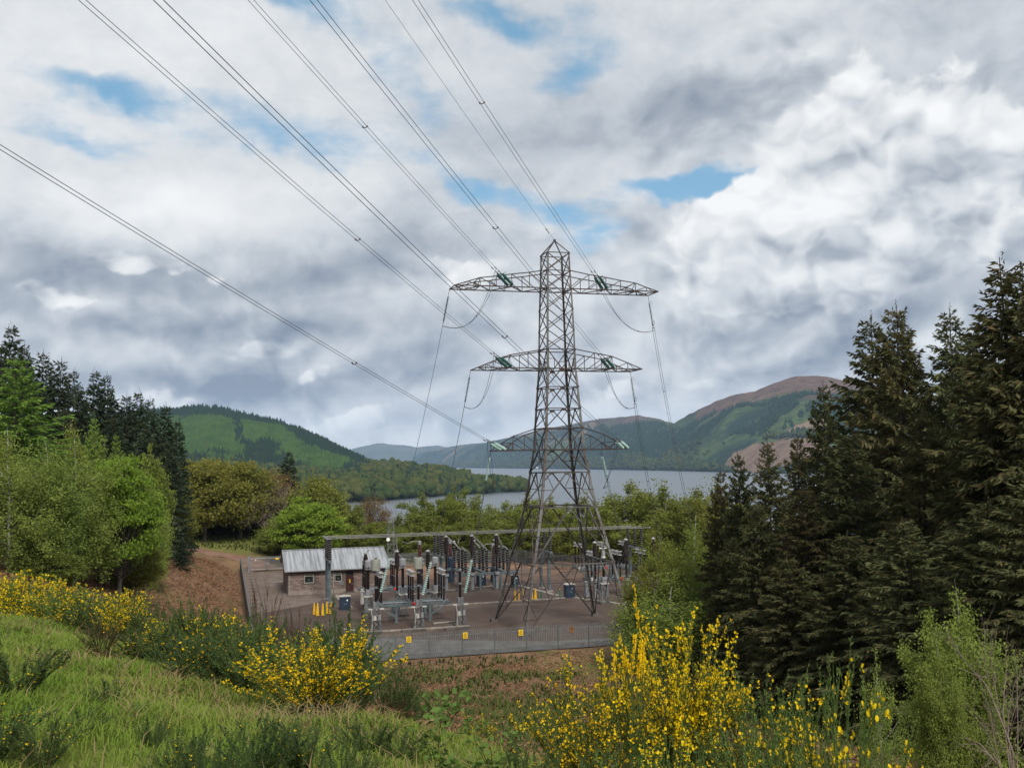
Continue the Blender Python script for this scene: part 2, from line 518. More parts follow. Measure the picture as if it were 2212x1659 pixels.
M_TANK = mat('khaki_grey_tank_paint', (0.27, 0.275, 0.235), (0.21, 0.215, 0.185), 2.0, 0.5)
M_GREYBOX = mat('mid_grey_box_paint', (0.23, 0.235, 0.25), (0.19, 0.195, 0.21), 2.0, 0.5)
M_WHITEBOX = mat('off_white_cabinet_paint', (0.48, 0.47, 0.42), (0.40, 0.39, 0.35), 2.0, 0.5)
M_NAVY = mat('dark_blue_cabinet_paint', (0.018, 0.036, 0.062), (0.012, 0.025, 0.045), 1.5, 0.4)
M_WHITE = mat('white_paint', (0.75, 0.75, 0.73), None, rough=0.5)
M_YELLOW = mat('yellow_plastic', (0.72, 0.42, 0.012), (0.6, 0.33, 0.01), 3.0, 0.45)
M_GREENP = mat('green_plastic', (0.015, 0.14, 0.06), None, rough=0.45)
M_ORANGE = mat('orange_plastic', (0.7, 0.22, 0.05), None, rough=0.45)
M_RED = mat('red_paint', (0.5, 0.02, 0.02), None, rough=0.45)
M_BLACK = mat('black_paint', (0.012, 0.012, 0.012), None, rough=0.5)
M_CONC = mat('weathered_concrete', (0.29, 0.26, 0.225), (0.19, 0.165, 0.14), 1.4, 0.85, bump=0.3)
M_CONCD = mat('dark_damp_concrete', (0.10, 0.085, 0.075), (0.06, 0.05, 0.045), 1.5, 0.85)
M_SIGN = mat('yellow_sign_face', (0.74, 0.47, 0.02), None, rough=0.4)
M_SIGNB = mat('brown_sign_back', (0.22, 0.10, 0.03), (0.15, 0.07, 0.03), 9.0, 0.6)
M_BARK = mat('grey_brown_bark', (0.11, 0.095, 0.075), (0.055, 0.045, 0.037), 2.5, 0.9)
M_BIRCH = mat('white_birch_bark', (0.34, 0.32, 0.29), (0.10, 0.085, 0.075), 2.2, 0.85, lo=0.48, hi=0.6)
M_TWIG = mat('grey_bare_twigs', (0.24, 0.19, 0.16), (0.17, 0.125, 0.105), 2.0, 0.9)
M_DARKBARK = mat('dark_conifer_bark', (0.05, 0.035, 0.028), (0.03, 0.022, 0.018), 3.0, 0.9)
# ================================================================== SETTING: ground, water, hills
CTRL = np.array([
    (0, 0, 14.2), (0.5, 6, 13.85), (-1.2, 8.5, 13.75), (-3, 12, 13.4), (-5.5, 15, 13.3), (-8.3, 18, 13.2), (-4, 6, 14.2), (-9, 10, 14.2),
    (-14, 16, 14), (-20, 20, 14), (3, 5, 13.4), (6, 5, 12.6), (4, 9, 12.3), (9, 9, 11), (1, 12, 12.2), (0, 15, 11.4), (0, 25, 8.9), (0, 35, 6.7),
    (0, 45, 4.7), (-2, 60, 2.0), (-2, 74, 0.4), (-6, 25, 10.2), (-8, 35, 8.2), (-10, 45, 6.3), (-12, 60, 3), (-14, 74, 0.6),
    (-14, 25, 12.3), (-20, 30, 12), (-20, 45, 9.8), (-25, 60, 8.3), (-23, 74, 4.0), (-31, 72, 8.2), (-36, 85, 8.2), (-27, 88, 2.0), (-34, 92, 4.8),
    (-40, 112, 6.4), (-33, 112, 1.8), (-46, 130, 5.4), (-39, 131, 1.6), (-46, 150, 2.6), (-52, 165, 2.7), (-60, 150, 5.5), (-38, 168, 1.0), (-30, 178, 1.2),
    (-45, 182, 4.2), (-60, 190, 6), (-45, 90, 10.5), (-60, 110, 12), (-55, 80, 13), (-80, 130, 18), (-100, 160, 22), (-70, 160, 8), (-120, 120, 28),
    (-40, 40, 14), (-60, 40, 19), (-80, 200, 11), (-120, 260, 14),
    (8, 20, 8), (12, 28, 6.2), (15, 40, 4.5), (10, 60, 1.6), (12, 74, .4), (20, 30, 5.5), (30, 40, 5), (30, 60, 3), (40, 60, 5), (50, 90, 4), (30, 90, 1),
    (14, 15, 9.5), (25, 15, 9), (50, 40, 8), (40, 130, 0), (0, 182, -.5), (30, 180, -.5), (-30, 205, -.5), (0, 230, -4), (60, 230, -4), (0, 300, -14), (80, 300, -14),
    (-80, 300, -8), (0, 400, -30), (120, 400, -30), (-100, 400, -26), (-200, 400, -20), (200, 300, -15), (0, 460, -36), (-200, 460, -34), (200, 460, -36),
    (-250, 200, 35), (-250, 60, 40), (250, 60, 15), (200, 160, 5), (0, -40, 20), (-100, -40, 30), (100, -40, 18), (-280, -50, 50), (280, -50, 20), (280, 200, 0)], float)


def _tps():
    P = CTRL[:, :2]; n = len(P)
    r2 = ((P[:, None] - P[None]) ** 2).sum(-1)
    K = np.sqrt(r2)                       # linear kernel: no overshoot
    A = np.zeros((n + 3, n + 3)); A[:n, :n] = K + np.eye(n) * 0.3; A[:n, n] = 1; A[:n, n + 1:] = P; A[n, :n] = 1; A[n + 1:, :n] = P.T
    return np.linalg.solve(A, np.concatenate([CTRL[:, 2], np.zeros(3)]))


_W = _tps()
YARD = [(-29.2, -11.0), (24.0, -11.0), (24.0, 26.0), (18.6, 46.0), (13.6, 63.5), (-29.2, 66.0)]     # yard outline in grid coordinates


def yard_dist(x, y):
    """signed distance to the yard outline, negative inside"""
    P = np.array([wor(*q)[:2] for q in YARD]); x = np.asarray(x, float); y = np.asarray(y, float)
    best = np.full(x.shape, 1e9); inside = np.zeros(x.shape, bool)
    for i in range(len(P)):
        p, q = P[i], P[(i + 1) % len(P)]; d = q - p
        t = np.clip(((x - p[0]) * d[0] + (y - p[1]) * d[1]) / (d @ d), 0, 1)
        best = np.minimum(best, np.hypot(x - p[0] - t * d[0], y - p[1] - t * d[1]))
        cr = ((p[1] > y) != (q[1] > y)) & (x < (q[0] - p[0]) * (y - p[1]) / (q[1] - p[1] + 1e-12) + p[0])
        inside ^= cr
    return np.where(inside, -best, best)


def ground_z(x, y):
    x = np.asarray(x, float); y = np.asarray(y, float); sh = np.broadcast(x, y).shape
    xf = np.broadcast_to(x, sh).ravel(); yf = np.broadcast_to(y, sh).ravel(); n = len(CTRL)
    z = np.empty(len(xf))
    for i in range(0, len(xf), 20000):
        sl = slice(i, i + 20000)
        d = np.hypot(xf[sl, None] - CTRL[None, :, 0], yf[sl, None] - CTRL[None, :, 1])
        z[sl] = d @ _W[:n] + _W[n] + xf[sl] * _W[n + 1] + yf[sl] * _W[n + 2]
    z += vnoise(xf * 0.9, yf * 0.9, 3, 4) * 0.10 + vnoise(xf * 0.12, yf * 0.12, 5, 3) * 0.35 * np.clip((yf - 20) / 40, 0, 1)
    d = yard_dist(xf, yf)
    k = np.clip(d / 4.0, 0, 1); k = k * k * (3 - 2 * k)
    z = np.where(d < 0, -0.06, (-0.03) * (1 - k) + z * k)
    return z.reshape(sh)


def gz(x, y): return float(ground_z(np.array([x]), np.array([y]))[0])


def grass_zone(x, y):
    """1 on the near grassy brow, 0 on the slopes below it"""
    # the brow runs from right-front to left-back
    s = (x - 0.5) * 0.79 + (y - 6.0) * 0.61
    return np.clip(1.15 - (s + vnoise(x * .5, y * .5, 9, 3) * 1.0) / 1.6, 0, 1)


def ground_sheet():
    xs = np.concatenate([np.arange(-320, -60, 8), np.arange(-60, -15, 1.5), np.arange(-15, 12, .3), np.arange(12, 60, 1.5), np.arange(60, 321, 8)])
    ys = np.concatenate([np.arange(-60, 2, 4), np.arange(2, 25, .3), np.arange(25, 170, 1.5), np.arange(170, 465, 6)])
    X, Y = np.meshgrid(xs, ys); Z = ground_z(X, Y)
    nx, ny = len(xs), len(ys)
    i = np.arange(nx - 1)[None] + (np.arange(ny - 1) * nx)[:, None]
    F = np.stack([i, i + 1, i + 1 + nx, i + nx], -1).reshape(-1, 4)
    nb = NB().add(np.stack([X, Y, Z], -1), F); me = nb.mesh('ground')
    g = grass_zone(X, Y)
    # turf strip beside the track, turf bank under the oaks, and the wood floor
    def blob(cx, cy, r): return np.exp(-((X - cx) ** 2 + (Y - cy) ** 2) / r ** 2)
    turf = np.clip(blob(-44, 181, 14) + blob(-30, 182, 14) + blob(-58, 172, 10) + blob(8, 80.5, 5) * .9 + blob(4, 80, 4) * .6 + blob(-38, 92, 3.0) + blob(-36, 98, 3), 0, 1)
    wood = np.clip((-X - 42) / 10, 0, 1) * np.clip((170 - Y) / 30, 0, 1) * np.clip((Y - 50) / 20, 0, 1)
    wood = np.maximum(wood * np.clip((-X - 20 - 0.22 * Y) / 8, 0, 1), np.clip((X - 16) / 8, 0, 1) * np.clip((Y - 20) / 20, 0, 1))
    wood = np.maximum(wood, np.clip((Y - 175) / 20, 0, 1) * 0.8)
    # mossy green through the bracken of the near slope
    moss = np.clip(np.exp(-((X + 1) / 9) ** 2 - ((Y - 48) / 16) ** 2) * 1.1, 0, 1) * (Y < 74)
    for nm, arr in (('grass', np.maximum(g, turf)), ('wood', wood), ('moss', moss)):
        a = me.attributes.new(nm, 'FLOAT', 'POINT'); a.data.foreach_set('value', arr.ravel().astype(np.float32))
    m = bpy.data.materials.new('hillside_soil'); m.use_nodes = True; t = NT(m.node_tree); b = t.n['Principled BSDF']
    b.inputs['Roughness'].default_value = 0.95; b.inputs['Specular IOR Level'].default_value = 0.1
    co = t.node('ShaderNodeTexCoord').outputs['Object']
    A = lambda q: t.node('ShaderNodeAttribute', attribute_name=q).outputs['Fac']
    br = t.mix(t.map(t.noise(co, 0.5, 6.0, 0.65), 0.35, 0.65), (0.205, 0.12, 0.072), (0.13, 0.078, 0.05))
    br = t.mix(t.map(t.noise(co, 0.23, 5.0, 0.6), 0.56, 0.68), br, (0.075, 0.085, 0.025))
    ms = t.math('MULTIPLY', A('moss'), t.map(t.noise(co, 0.45, 6.0, 0.7), 0.40, 0.58))
    br = t.mix(ms, br, (0.05, 0.06, 0.018))
    gr = t.mix(t.map(t.noise(co, 0.8, 5.0, 0.65), 0.35, 0.65), (0.12, 0.16, 0.032), (0.19, 0.18, 0.06))
    gr = t.mix(t.map(t.noise(co, 2.3, 4.0, 0.65), 0.58, 0.72), gr, (0.19, 0.15, 0.075))
    wd = t.mix(t.noise(co, 0.7, 4.0), (0.045, 0.035, 0.02), (0.05, 0.055, 0.018))
    c = t.mix(A('grass'), br, gr); c = t.mix(A('wood'), c, wd)
    t.put(b.inputs['Base Color'], c)
    bn = t.node('ShaderNodeBump'); bn.inputs['Strength'].default_value = 0.7; bn.inputs['Distance'].default_value = 0.12
    t.put(bn.inputs['Height'], t.noise(co, 3.0, 6.0, 0.7)); t.l.new(bn.outputs[0], b.inputs['Normal'])
    structure(link('ground', me, m))


ground_sheet()


def yard_sheet():
    """gravel of the substation yard: a fine grid trimmed to the outline"""
    V = [wor(a, b, 0.0) for a, b in YARD]
    mb = MB().add(V, [tuple(range(len(V)))])
    m = bpy.data.materials.new('brown_gravel'); m.use_nodes = True; t = NT(m.node_tree); b = t.n['Principled BSDF']
    b.inputs['Roughness'].default_value = 0.95; b.inputs['Specular IOR Level'].default_value = 0.15
    co = t.node('ShaderNodeTexCoord').outputs['Object']
    c = t.mix(t.map(t.noise(co, 0.16, 6.0, 0.65), 0.38, 0.62), (0.078, 0.052, 0.043), (0.112, 0.084, 0.071))
    c = t.mix(t.map(t.noise(t.vmath('ADD', co, (9, 4, 0)), 0.30, 6.0, 0.7), 0.53, 0.66), c, (0.085, 0.05, 0.036))
    c = t.mix(t.map(t.noise(t.vmath('ADD', co, (3, 14, 0)), 0.12, 5.0, 0.6), 0.56, 0.70), c, (0.155, 0.12, 0.093))
    c = t.mix(t.map(t.noise(co, 9.0, 3.0, 0.8), 0.30, 0.70, 0.0, 0.55), c, (0.055, 0.04, 0.034))
    c = t.mix(t.map(t.noise(t.vmath('ADD', co, (1, 2, 3)), 14.0, 2.0, 0.8), 0.60, 0.75, 0.0, 0.7), c, (0.25, 0.215, 0.19))
    # ground towards the back of the yard is sandier
    sep = t.node('ShaderNodeSeparateXYZ'); t.put(sep.inputs[0], co)
    back = t.math('MULTIPLY', t.map(sep.outputs[1], 132, 160), t.map(t.noise(co, 0.2, 4.0), 0.35, 0.6))
    c = t.mix(back, c, (0.24, 0.14, 0.085))
    t.put(b.inputs['Base Color'], c)
    bn = t.node('ShaderNodeBump'); bn.inputs['Strength'].default_value = 0.8; bn.inputs['Distance'].default_value = 0.04
    t.put(bn.inputs['Height'], t.noise(co, 12.0, 3.0, 0.8)); t.l.new(bn.outputs[0], b.inputs['Normal'])
    structure(mb.build('gravel_yard', m))
    # grey chippings along the front fence, concrete apron round the house and along the left fence
    m2 = mat('grey_chippings', (0.12, 0.115, 0.107), (0.075, 0.07, 0.066), 0.6, 0.95, bump=0.6, bscale=10)
    strip = [(-29.0, -10.9), (23.9, -10.9), (23.9, -8.3), (8, -8.0), (-4, -7.0), (-14, -2.2), (-19, 0.8), (-23, 1.6), (-29.0, 2.0)]
    structure(MB().add([wor(a, b, .004) for a, b in strip], [tuple(range(len(strip)))]).build('gravel_margin', m2))
    m3 = mat('brown_grey_concrete_apron', (0.155, 0.12, 0.10), (0.11, 0.08, 0.062), 0.5, 0.9, bump=0.25, lo=0.4, hi=0.6)
    ap = [(-27.2, 21.0), (-22.0, 26.0), (-19.0, 31.5), (-11.5, 33.2), (-11.5, 50.0), (-22.0, 50.0), (-22.5, 65.9), (-27.2, 65.9)]
    structure(MB().add([wor(a, b, .006) for a, b in ap], [tuple(range(len(ap)))]).build('concrete_apron', m3))
    sl = structure(MB().add([wor(*q, 0.004) for q in ((-29.1, 20), (-27.3, 20), (-27.3, 65.9), (-29.1, 65.9))], [(0, 1, 2, 3)]).build('fence_path', M_CONCD))
    b0 = 20.2                                                 # flags of the path beside the left fence
    me = MB().box((0, 0, 0.03), (1.6, 3.6, 0.06)).mesh('flagstone')
    while b0 < 63:
        o = link('flagstone', me, m3, sl); o.location = wor(-28.2, b0 + 1.9); o.rotation_euler[2] = YAW; b0 += 3.85


yard_sheet()


def drape(name, pts, width, m, lift=0.04, n=60):
    P = np.array(pts, float); t = np.linspace(0, len(P) - 1, n); i = np.minimum(t.astype(int), len(P) - 2); f = (t - i)[:, None]
    C2 = P[i] * (1 - f) + P[i + 1] * f
    for _ in range(6): C2[1:-1] = (C2[:-2] + 2 * C2[1:-1] + C2[2:]) / 4
    d = unit(np.gradient(C2, axis=0)); nrm = np.stack([-d[:, 1], d[:, 0]], -1)
    rows = []
    for k in np.linspace(-.5, .5, 7):
        q = C2 + nrm * width * (k + .07 * np.sin(t * 5 + k * 9)[:, None]); rows.append(np.column_stack([q, ground_z(q[:, 0], q[:, 1]) + lift + 0.10 * (1 - (2 * k) ** 2)]))
    V = np.stack(rows, 1).reshape(-1, 3); i = np.arange(6)[None] + (np.arange(n - 1) * 7)[:, None]
    F = np.stack([i, i + 1, i + 8, i + 7], -1).reshape(-1, 4)
    return structure(NB().add(V, F).build(name, m))


M_TRACK = mat('red_brown_track_dirt', (0.22, 0.125, 0.085), (0.16, 0.085, 0.055), 0.6, 0.95, bump=0.4)
drape('dirt_track', [wor(-25.6, 66.4)[:2], wor(-26.5, 70)[:2], (-46.5, 163), (-53, 166), (-62, 165), (-72, 160)], 4.6, M_TRACK)


def water():
    m = bpy.data.materials.new('loch_water'); m.use_nodes = True; t = NT(m.node_tree); b = t.n['Principled BSDF']
    b.inputs['Base Color'].default_value = (0.10, 0.115, 0.13, 1); b.inputs['Roughness'].default_value = 0.34
    b.inputs['IOR'].default_value = 1.33; b.inputs['Specular IOR Level'].default_value = 0.5
    co = t.node('ShaderNodeTexCoord').outputs['Object']
    st = t.vmath('MULTIPLY', co, (0.25, 1.0, 1.0))
    rip = t.noise(st, 0.9, 4.0, 0.6)
    calm = t.map(t.noise(t.vmath('MULTIPLY', co, (0.0012, 0.006, 1)), 1.0, 5.0, 0.6), 0.40, 0.62)     # wind lanes
    bn = t.node('ShaderNodeBump'); bn.inputs['Distance'].default_value = 0.25
    t.put(bn.inputs['Strength'], t.map(calm, 0, 1, 0.35, 0.9, smooth=False)); t.put(bn.inputs['Height'], rip)
    t.l.new(bn.outputs[0], b.inputs['Normal'])
    structure(MB().add([(-16000, 380, -29), (16000, 380, -29), (16000, 16500, -29), (-16000, 16500, -29)], [(0, 1, 2, 3)]).build('loch', m))


water()

# ---- hills --------------------------------------------------------
def interp(pts, x): P = np.array(pts, float); return np.interp(x, P[:, 0], P[:, 1])


def hill_mat(name, top, dark, light, clear=None, h0=150, h1=230, scale=0.004, clear_at=None):
    m = bpy.data.materials.new(name); m.use_nodes = True; t = NT(m.node_tree); b = t.n['Principled BSDF']
    b.inputs['Roughness'].default_value = 0.95; b.inputs['Specular IOR Level'].default_value = 0.05
    co = t.node('ShaderNodeTexCoord').outputs['Object']
    sep = t.node('ShaderNodeSeparateXYZ'); t.put(sep.inputs[0], co)
    f = t.map(t.noise(co, scale, 8.0, 0.62), 0.42, 0.60)
    c = t.mix(f, dark, light)
    c = t.mix(t.map(t.noise(co, scale * 9, 5.0, 0.7), 0.40, 0.62, 0.0, 0.65), c, dark)
    if clear is not None:
        k = t.map(t.noise(t.vmath('ADD', t.vmath('MULTIPLY', co, (1, 1, 2.5)), (700, 300, 100)), scale * 0.7, 4.0, 0.55), 0.60, 0.64)
        c = t.mix(k, c, clear)
        if clear_at is not None:
            dv = t.vmath('MULTIPLY', t.vmath('SUBTRACT', co, tuple(clear_at[:3])), tuple(1 / q for q in clear_at[3:6]))
            dv = t.vmath('ADD', dv, t.vmath('SCALE', t.vmath('SUBTRACT', t.noise(co, 0.006, 5.0, 0.6, color=True), (.5, .5, .5)), scale=0.8))
            cc = t.mix(t.map(t.noise(co, 0.02, 6.0, 0.7), 0.4, 0.62), clear, (0.17, 0.105, 0.075))
            c = t.mix(t.map(t.vmath('LENGTH', dv), 1.0, 0.93), c, cc)
    hz = t.math('ADD', sep.outputs[2], t.math('MULTIPLY', t.math('SUBTRACT', t.noise(co, scale * 1.6, 6.0, 0.6), 0.5), (h1 - h0) * 3.2))
    hz = t.math('ADD', hz, t.math('MULTIPLY', t.math('SUBTRACT', t.noise(co, scale * 9, 5.0, 0.65), 0.5), (h1 - h0) * 1.6))
    tp = t.mix(t.map(t.noise(co, scale * 5, 7.0, 0.72), 0.42, 0.6), top, tuple(q * 0.55 for q in top))
    c = t.mix(t.map(hz, h0, h1), c, tp)
    t.put(b.inputs['Base Color'], c)
    bn = t.node('ShaderNodeBump'); bn.inputs['Strength'].default_value = 1.0; bn.inputs['Distance'].default_value = 14.0
    t.put(bn.inputs['Height'], t.noise(co, scale * 12, 6.0, 0.75)); t.l.new(bn.outputs[0], b.inputs['Normal'])
    return m


class Hill:
    """a hillside from its shore up to its crest: both are directions seen from the road, at real distances"""
    def __init__(s, name, crest, Yc, shore, m, x0, x1, nx=160, nt=34, prof=0.9, amp=18, seed=1, back=True):
        xs = np.linspace(x0, x1, nx); ts = np.concatenate([np.linspace(0, 1, nt), [1.12, 1.3, 1.6]]) if back else np.linspace(0, 1, nt)
        C = np.array([at(x, interp(crest, x), interp(Yc, x)) for x in xs])
        S = []
        for x in xs:
            y = interp(shore, x); d = at(x, y, 1.0) - EYE; S.append(EYE + d * ((-29.6 - EYE[2]) / d[2]))
        S = np.array(S)
        T = ts[:, None]
        P = S[None] * (1 - T[..., None]) + C[None] * T[..., None]
        h = (C[:, 2] - S[:, 2])[None]
        tt = np.clip(T, 0, 1)
        z = S[:, 2][None] + h * (tt ** prof)
        over = np.clip(T - 1, 0, 1); z = z - h * over * 0.9
        env = np.sin(np.clip(T, 0, 1) * PI) ** 0.8
        z = z + env * amp * vnoise(P[..., 0] / 420, P[..., 1] / 420, seed, 5, 0.55) * 1.6
        z = z + (T > 0.3) * amp * 0.10 * vnoise(P[..., 0] / 45, P[..., 1] / 45, seed + 4, 3)
        s.G = np.stack([P[..., 0], P[..., 1], z], -1); s.ts = ts; s.nt = nt; s.xs = xs
        k, n = s.G.shape[:2]
        i = np.arange(n - 1)[None] + (np.arange(k - 1) * n)[:, None]
        F = np.stack([i, i + 1, i + 1 + n, i + n], -1).reshape(-1, 4)
        s.me = NB().add(s.G, F).mesh(name)
        s.o = structure(link(name, s.me, m, smooth=True))

    def pick(s, n, g, t0=0.0, t1=1.0):
        u = g.uniform(0, len(s.xs) - 1.001, n); v = g.uniform(t0, t1, n) * (s.nt - 1.001)
        return s.point(u, v), s.xs[0] + u / (len(s.xs) - 1) * (s.xs[-1] - s.xs[0]), v / (s.nt - 1)

    def point(s, u, v):
        i = u.astype(int); j = v.astype(int); fu = (u - i)[:, None]; fv = (v - j)[:, None]; G = s.G
        return (G[j, i] * (1 - fu) + G[j, i + 1] * fu) * (1 - fv) + (G[j + 1, i] * (1 - fu) + G[j + 1, i + 1] * fu) * fv


def cone_tpl():
    V = [(0, 0, 1)]; F = []
    for k, (r, z) in enumerate(((0.17, 0.0), (0.15, 0.42))): pass
    n = 5
    V = [(math.cos(2 * PI * i / n) * .19, math.sin(2 * PI * i / n) * .19, 0.05) for i in range(n)] + [(0.01, 0, 1)]
    return V, [(i, (i + 1) % n, n) for i in range(n)]


_t = (1 + 5 ** .5) / 2
ICO = np.array([(-1, _t, 0), (1, _t, 0), (-1, -_t, 0), (1, -_t, 0), (0, -1, _t), (0, 1, _t), (0, -1, -_t), (0, 1, -_t), (_t, 0, -1), (_t, 0, 1), (-_t, 0, -1), (-_t, 0, 1)]) / 1.9
ICF = [(0, 11, 5), (0, 5, 1), (0, 1, 7), (0, 7, 10), (0, 10, 11), (1, 5, 9), (5, 11, 4), (11, 10, 2), (10, 7, 6), (7, 1, 8), (3, 9, 4), (3, 4, 2), (3, 2, 6), (3, 6, 8), (3, 8, 9), (4, 9, 5), (2, 4, 11), (6, 2, 10), (8, 6, 7), (9, 8, 1)]


def blob_tpl(seed, n=3):
    """a far broadleaf crown: several uneven lobes"""
    g = np.random.default_rng(seed); V = []; F = []
    for i in range(n):
        a = 6.283 * i / n + g.uniform(-.5, .5); r = 0 if i == 0 else g.uniform(.14, .27); z = .66 if i == 0 else g.uniform(.28, .58); s = g.uniform(.22, .32) * (1.1 if n == 1 else 1)
        o = len(V); V += [tuple(q) for q in ICO * s * g.uniform(.7, 1.3, (12, 1)) * [1, 1, 1.05] + (math.cos(a) * r, math.sin(a) * r, z if n > 1 else .5)]; F += [tuple(k + o for k in f) for f in ICF]
    return V, F


M_FARSPRUCE = leafmat('far_spruce_wood', (0.012, 0.030, 0.018), (0.024, 0.042, 0.024), scale=0.03, transl=0.1, vary=0)
M_FARLARCH = leafmat('far_larch_wood', (0.075, 0.13, 0.032), (0.04, 0.085, 0.024), scale=0.03, transl=0.2, vary=0)
M_FARBROAD = leafmat('far_broadleaf_wood', (0.035, 0.062, 0.018), (0.088, 0.094, 0.026), (0.022, 0.038, 0.014), scale=0.035, transl=0.2, vary=0)

hill_left = Hill('hill_forested', [(150, 915), (300, 897), (370, 891), (420, 886), (470, 889), (540, 906), (600, 919), (650, 937), (700, 962), (740, 983), (775, 1000), (800, 1012)],
                 [(150, 3300), (500, 3000), (800, 2600)], [(150, 1072), (800, 1062)],
                 hill_mat('forest_floor_shade_green', (0.03, 0.045, 0.026), (0.012, 0.024, 0.014), (0.03, 0.055, 0.018), h0=400, h1=500), 150, 800, 150, 34, 0.85, 22, 21)  # floor colour kept dark so gaps between the trees read as shade
mid_hill = Hill('hill_ridge', [(850, 1010), (874, 995), (910, 978), (960, 967), (994, 961), (1048, 956), (1099, 945), (1140, 936), (1183, 925), (1220, 919), (1250, 913), (1300, 904), (1338, 901), (1382, 898), (1419, 904), (1459, 915), (1520, 935), (1600, 960)],
                [(850, 13600), (960, 12400), (1100, 9400), (1350, 6800), (1600, 5600)], [(850, 1011.5), (947, 1010.5), (1149, 1012.5), (1300, 1014.5), (1450, 1017.5), (1600, 1021)],
                hill_mat('moor_and_forest', (0.13, 0.088, 0.068), (0.022, 0.042, 0.028), (0.075, 0.10, 0.038), (0.17, 0.125, 0.08), 200, 320, 0.0020), 850, 1600, 190, 30, 0.8, 55, 31)
right_hill = Hill('hill_moorland', [(1420, 930), (1455, 915), (1486, 896), (1558, 862), (1588, 851), (1629, 846), (1660, 832), (1686, 822), (1722, 812), (1784, 813), (1850, 830), (1950, 850), (2100, 870), (2300, 900)],
                  [(1420, 5600), (1560, 5000), (1720, 4700), (2300, 4300)], [(1420, 1016), (1500, 1018.5), (1600, 1021.5), (1700, 1024), (2300, 1030)], None, 1420, 2300, 170, 40, 0.85, 48, 41)


def seen_at(hill, x, y):
    """the spot of a hillside seen at a point of the photograph"""
    q = hill.G.reshape(-1, 3) - EYE; d = q @ FWD
    px = 1106 + 2195.2 * (q @ RIGHT) / d; py = 829.5 - 2195.2 * (q @ UP) / d
    return hill.G.reshape(-1, 3)[np.argmin((px - x) ** 2 + (py - y) ** 2)]


_cl = seen_at(right_hill, 1665, 982); _c2 = seen_at(right_hill, 1690, 950)
right_hill.me.materials.append(hill_mat('heather_and_forest', (0.165, 0.10, 0.07), (0.020, 0.042, 0.026), (0.10, 0.145, 0.045), (0.26, 0.18, 0.12), 205, 310, 0.0036,
                                        (_cl[0], _cl[1], _cl[2], 200, 420, 62)))


def _forest(P): return ((P[:, 0] - _cl[0]) / 210) ** 2 + ((P[:, 1] - _cl[1]) / 440) ** 2 + ((P[:, 2] - _cl[2]) / 66) ** 2 > 1


far_mtn = Hill('mountains', [(560, 1000), (700, 992), (738, 976), (765, 968), (790, 963), (812, 958), (830, 957), (850, 961), (872, 961), (900, 966), (920, 964), (945, 962), (970, 968), (1000, 978), (1040, 990), (1100, 999)],
               [(560, 14600), (1100, 14600)], [(560, 1015.6), (1100, 1006.9)],
               hill_mat('distant_moor', (0.11, 0.10, 0.09), (0.06, 0.075, 0.06), (0.09, 0.10, 0.07), h0=200, h1=350, scale=0.0012), 560, 1100, 90, 16, 0.9, 60, 51)


def wood(hill, name, n, tpl, m, lab, h=(14, 22), w=1.0, t0=0.0, t1=1.0, keep=None, seed=1, cat='wood'):
    g = np.random.default_rng(seed); P, X, T = hill.pick(n, g, t0, t1)
    k = np.ones(n, bool) if keep is None else keep(P, X, T)
    P = P[k]; X = X[k]; T = T[k]; N = len(P); hh = g.uniform(*h, N) * g.uniform(0.8, 1.15, N)
    nb = NB()
    tp = tpl if isinstance(tpl, list) else [tpl]
    which = g.integers(0, len(tp), N)
    for i, (V, F) in enumerate(tp):
        q = which == i; ww = hh[q] * w * g.uniform(.85, 1.2, q.sum())
        scatter(nb, V, F, P[q] - [0, 0, 1.0], np.stack([ww, ww, hh[q]], -1), g.uniform(0, 6.28, q.sum()))
    o = nb.build(name, m); tag(o, lab, cat, kind='stuff'); return o


_zone = lambda P, s, seed: vnoise(P[:, 0] / s, P[:, 1] / s, seed, 4)
_blobs = [blob_tpl(i) for i in range(6)]; _tufts = [blob_tpl(20 + i, 1) for i in range(4)]
def _larch(P, X, T):
    """drifts of larch on the left hill, parted by dark gullies"""
    T = T + .16 * _zone(P, 110, 62) + .10 * _zone(P, 28, 71); X = X + 44 * _zone(P, 140, 70) + 14 * _zone(P, 26, 72)
    return ((X < 508) & (T > .22) & (T < .70)) | ((X > 526) & (X < 640) & (T > .40) & (T < .74)) | ((X > 590) & (X < 752) & (T > .12) & (T < .50))


# the left hill: dark spruce along its crest, pale larch in drifts below
wood(hill_left, 'spruce_wood', 20000, cone_tpl(), M_FARSPRUCE, 'dark spruce plantation along the crest of the forested hill', (17, 25), 1.4, 0.15, 1.04,
     lambda P, X, T: ~_larch(P, X, T), 71)
wood(hill_left, 'larch_wood', 20000, cone_tpl(), M_FARLARCH, 'pale green larch plantation in drifts across the forested hill', (16, 22), 1.5, 0.15, 0.84,
     _larch, 72)
wood(hill_left, 'foot_wood', 2600, _tufts, M_FARBROAD, 'mixed pale wood along the foot of the forested hill', (12, 20), 1.6, 0.1, 0.36, None, 79)
wood(mid_hill, 'forest', 9000, cone_tpl(), M_FARSPRUCE, 'blue-green forest on the far shore of the loch', (20, 30), 1.7, 0.0, 0.75, lambda P, X, T: _zone(P, 500, 63) > -0.12, 73)
wood(mid_hill, 'shore_wood', 3500, _tufts, M_FARBROAD, 'low pale wood fringing the far shore below the long ridge', (18, 26), 1.6, 0.0, 0.12, None, 74)
wood(right_hill, 'forest', 16000, cone_tpl(), M_FARSPRUCE, 'dark spruce forest on the slope of the moorland hill', (17, 25), 1.5, 0.0, 0.84,
     lambda P, X, T: (_zone(P, 240, 64) + .25 * _zone(P, 60, 68) > -0.06) & (T < .74 + .22 * _zone(P, 300, 69)) & _forest(P), 75)
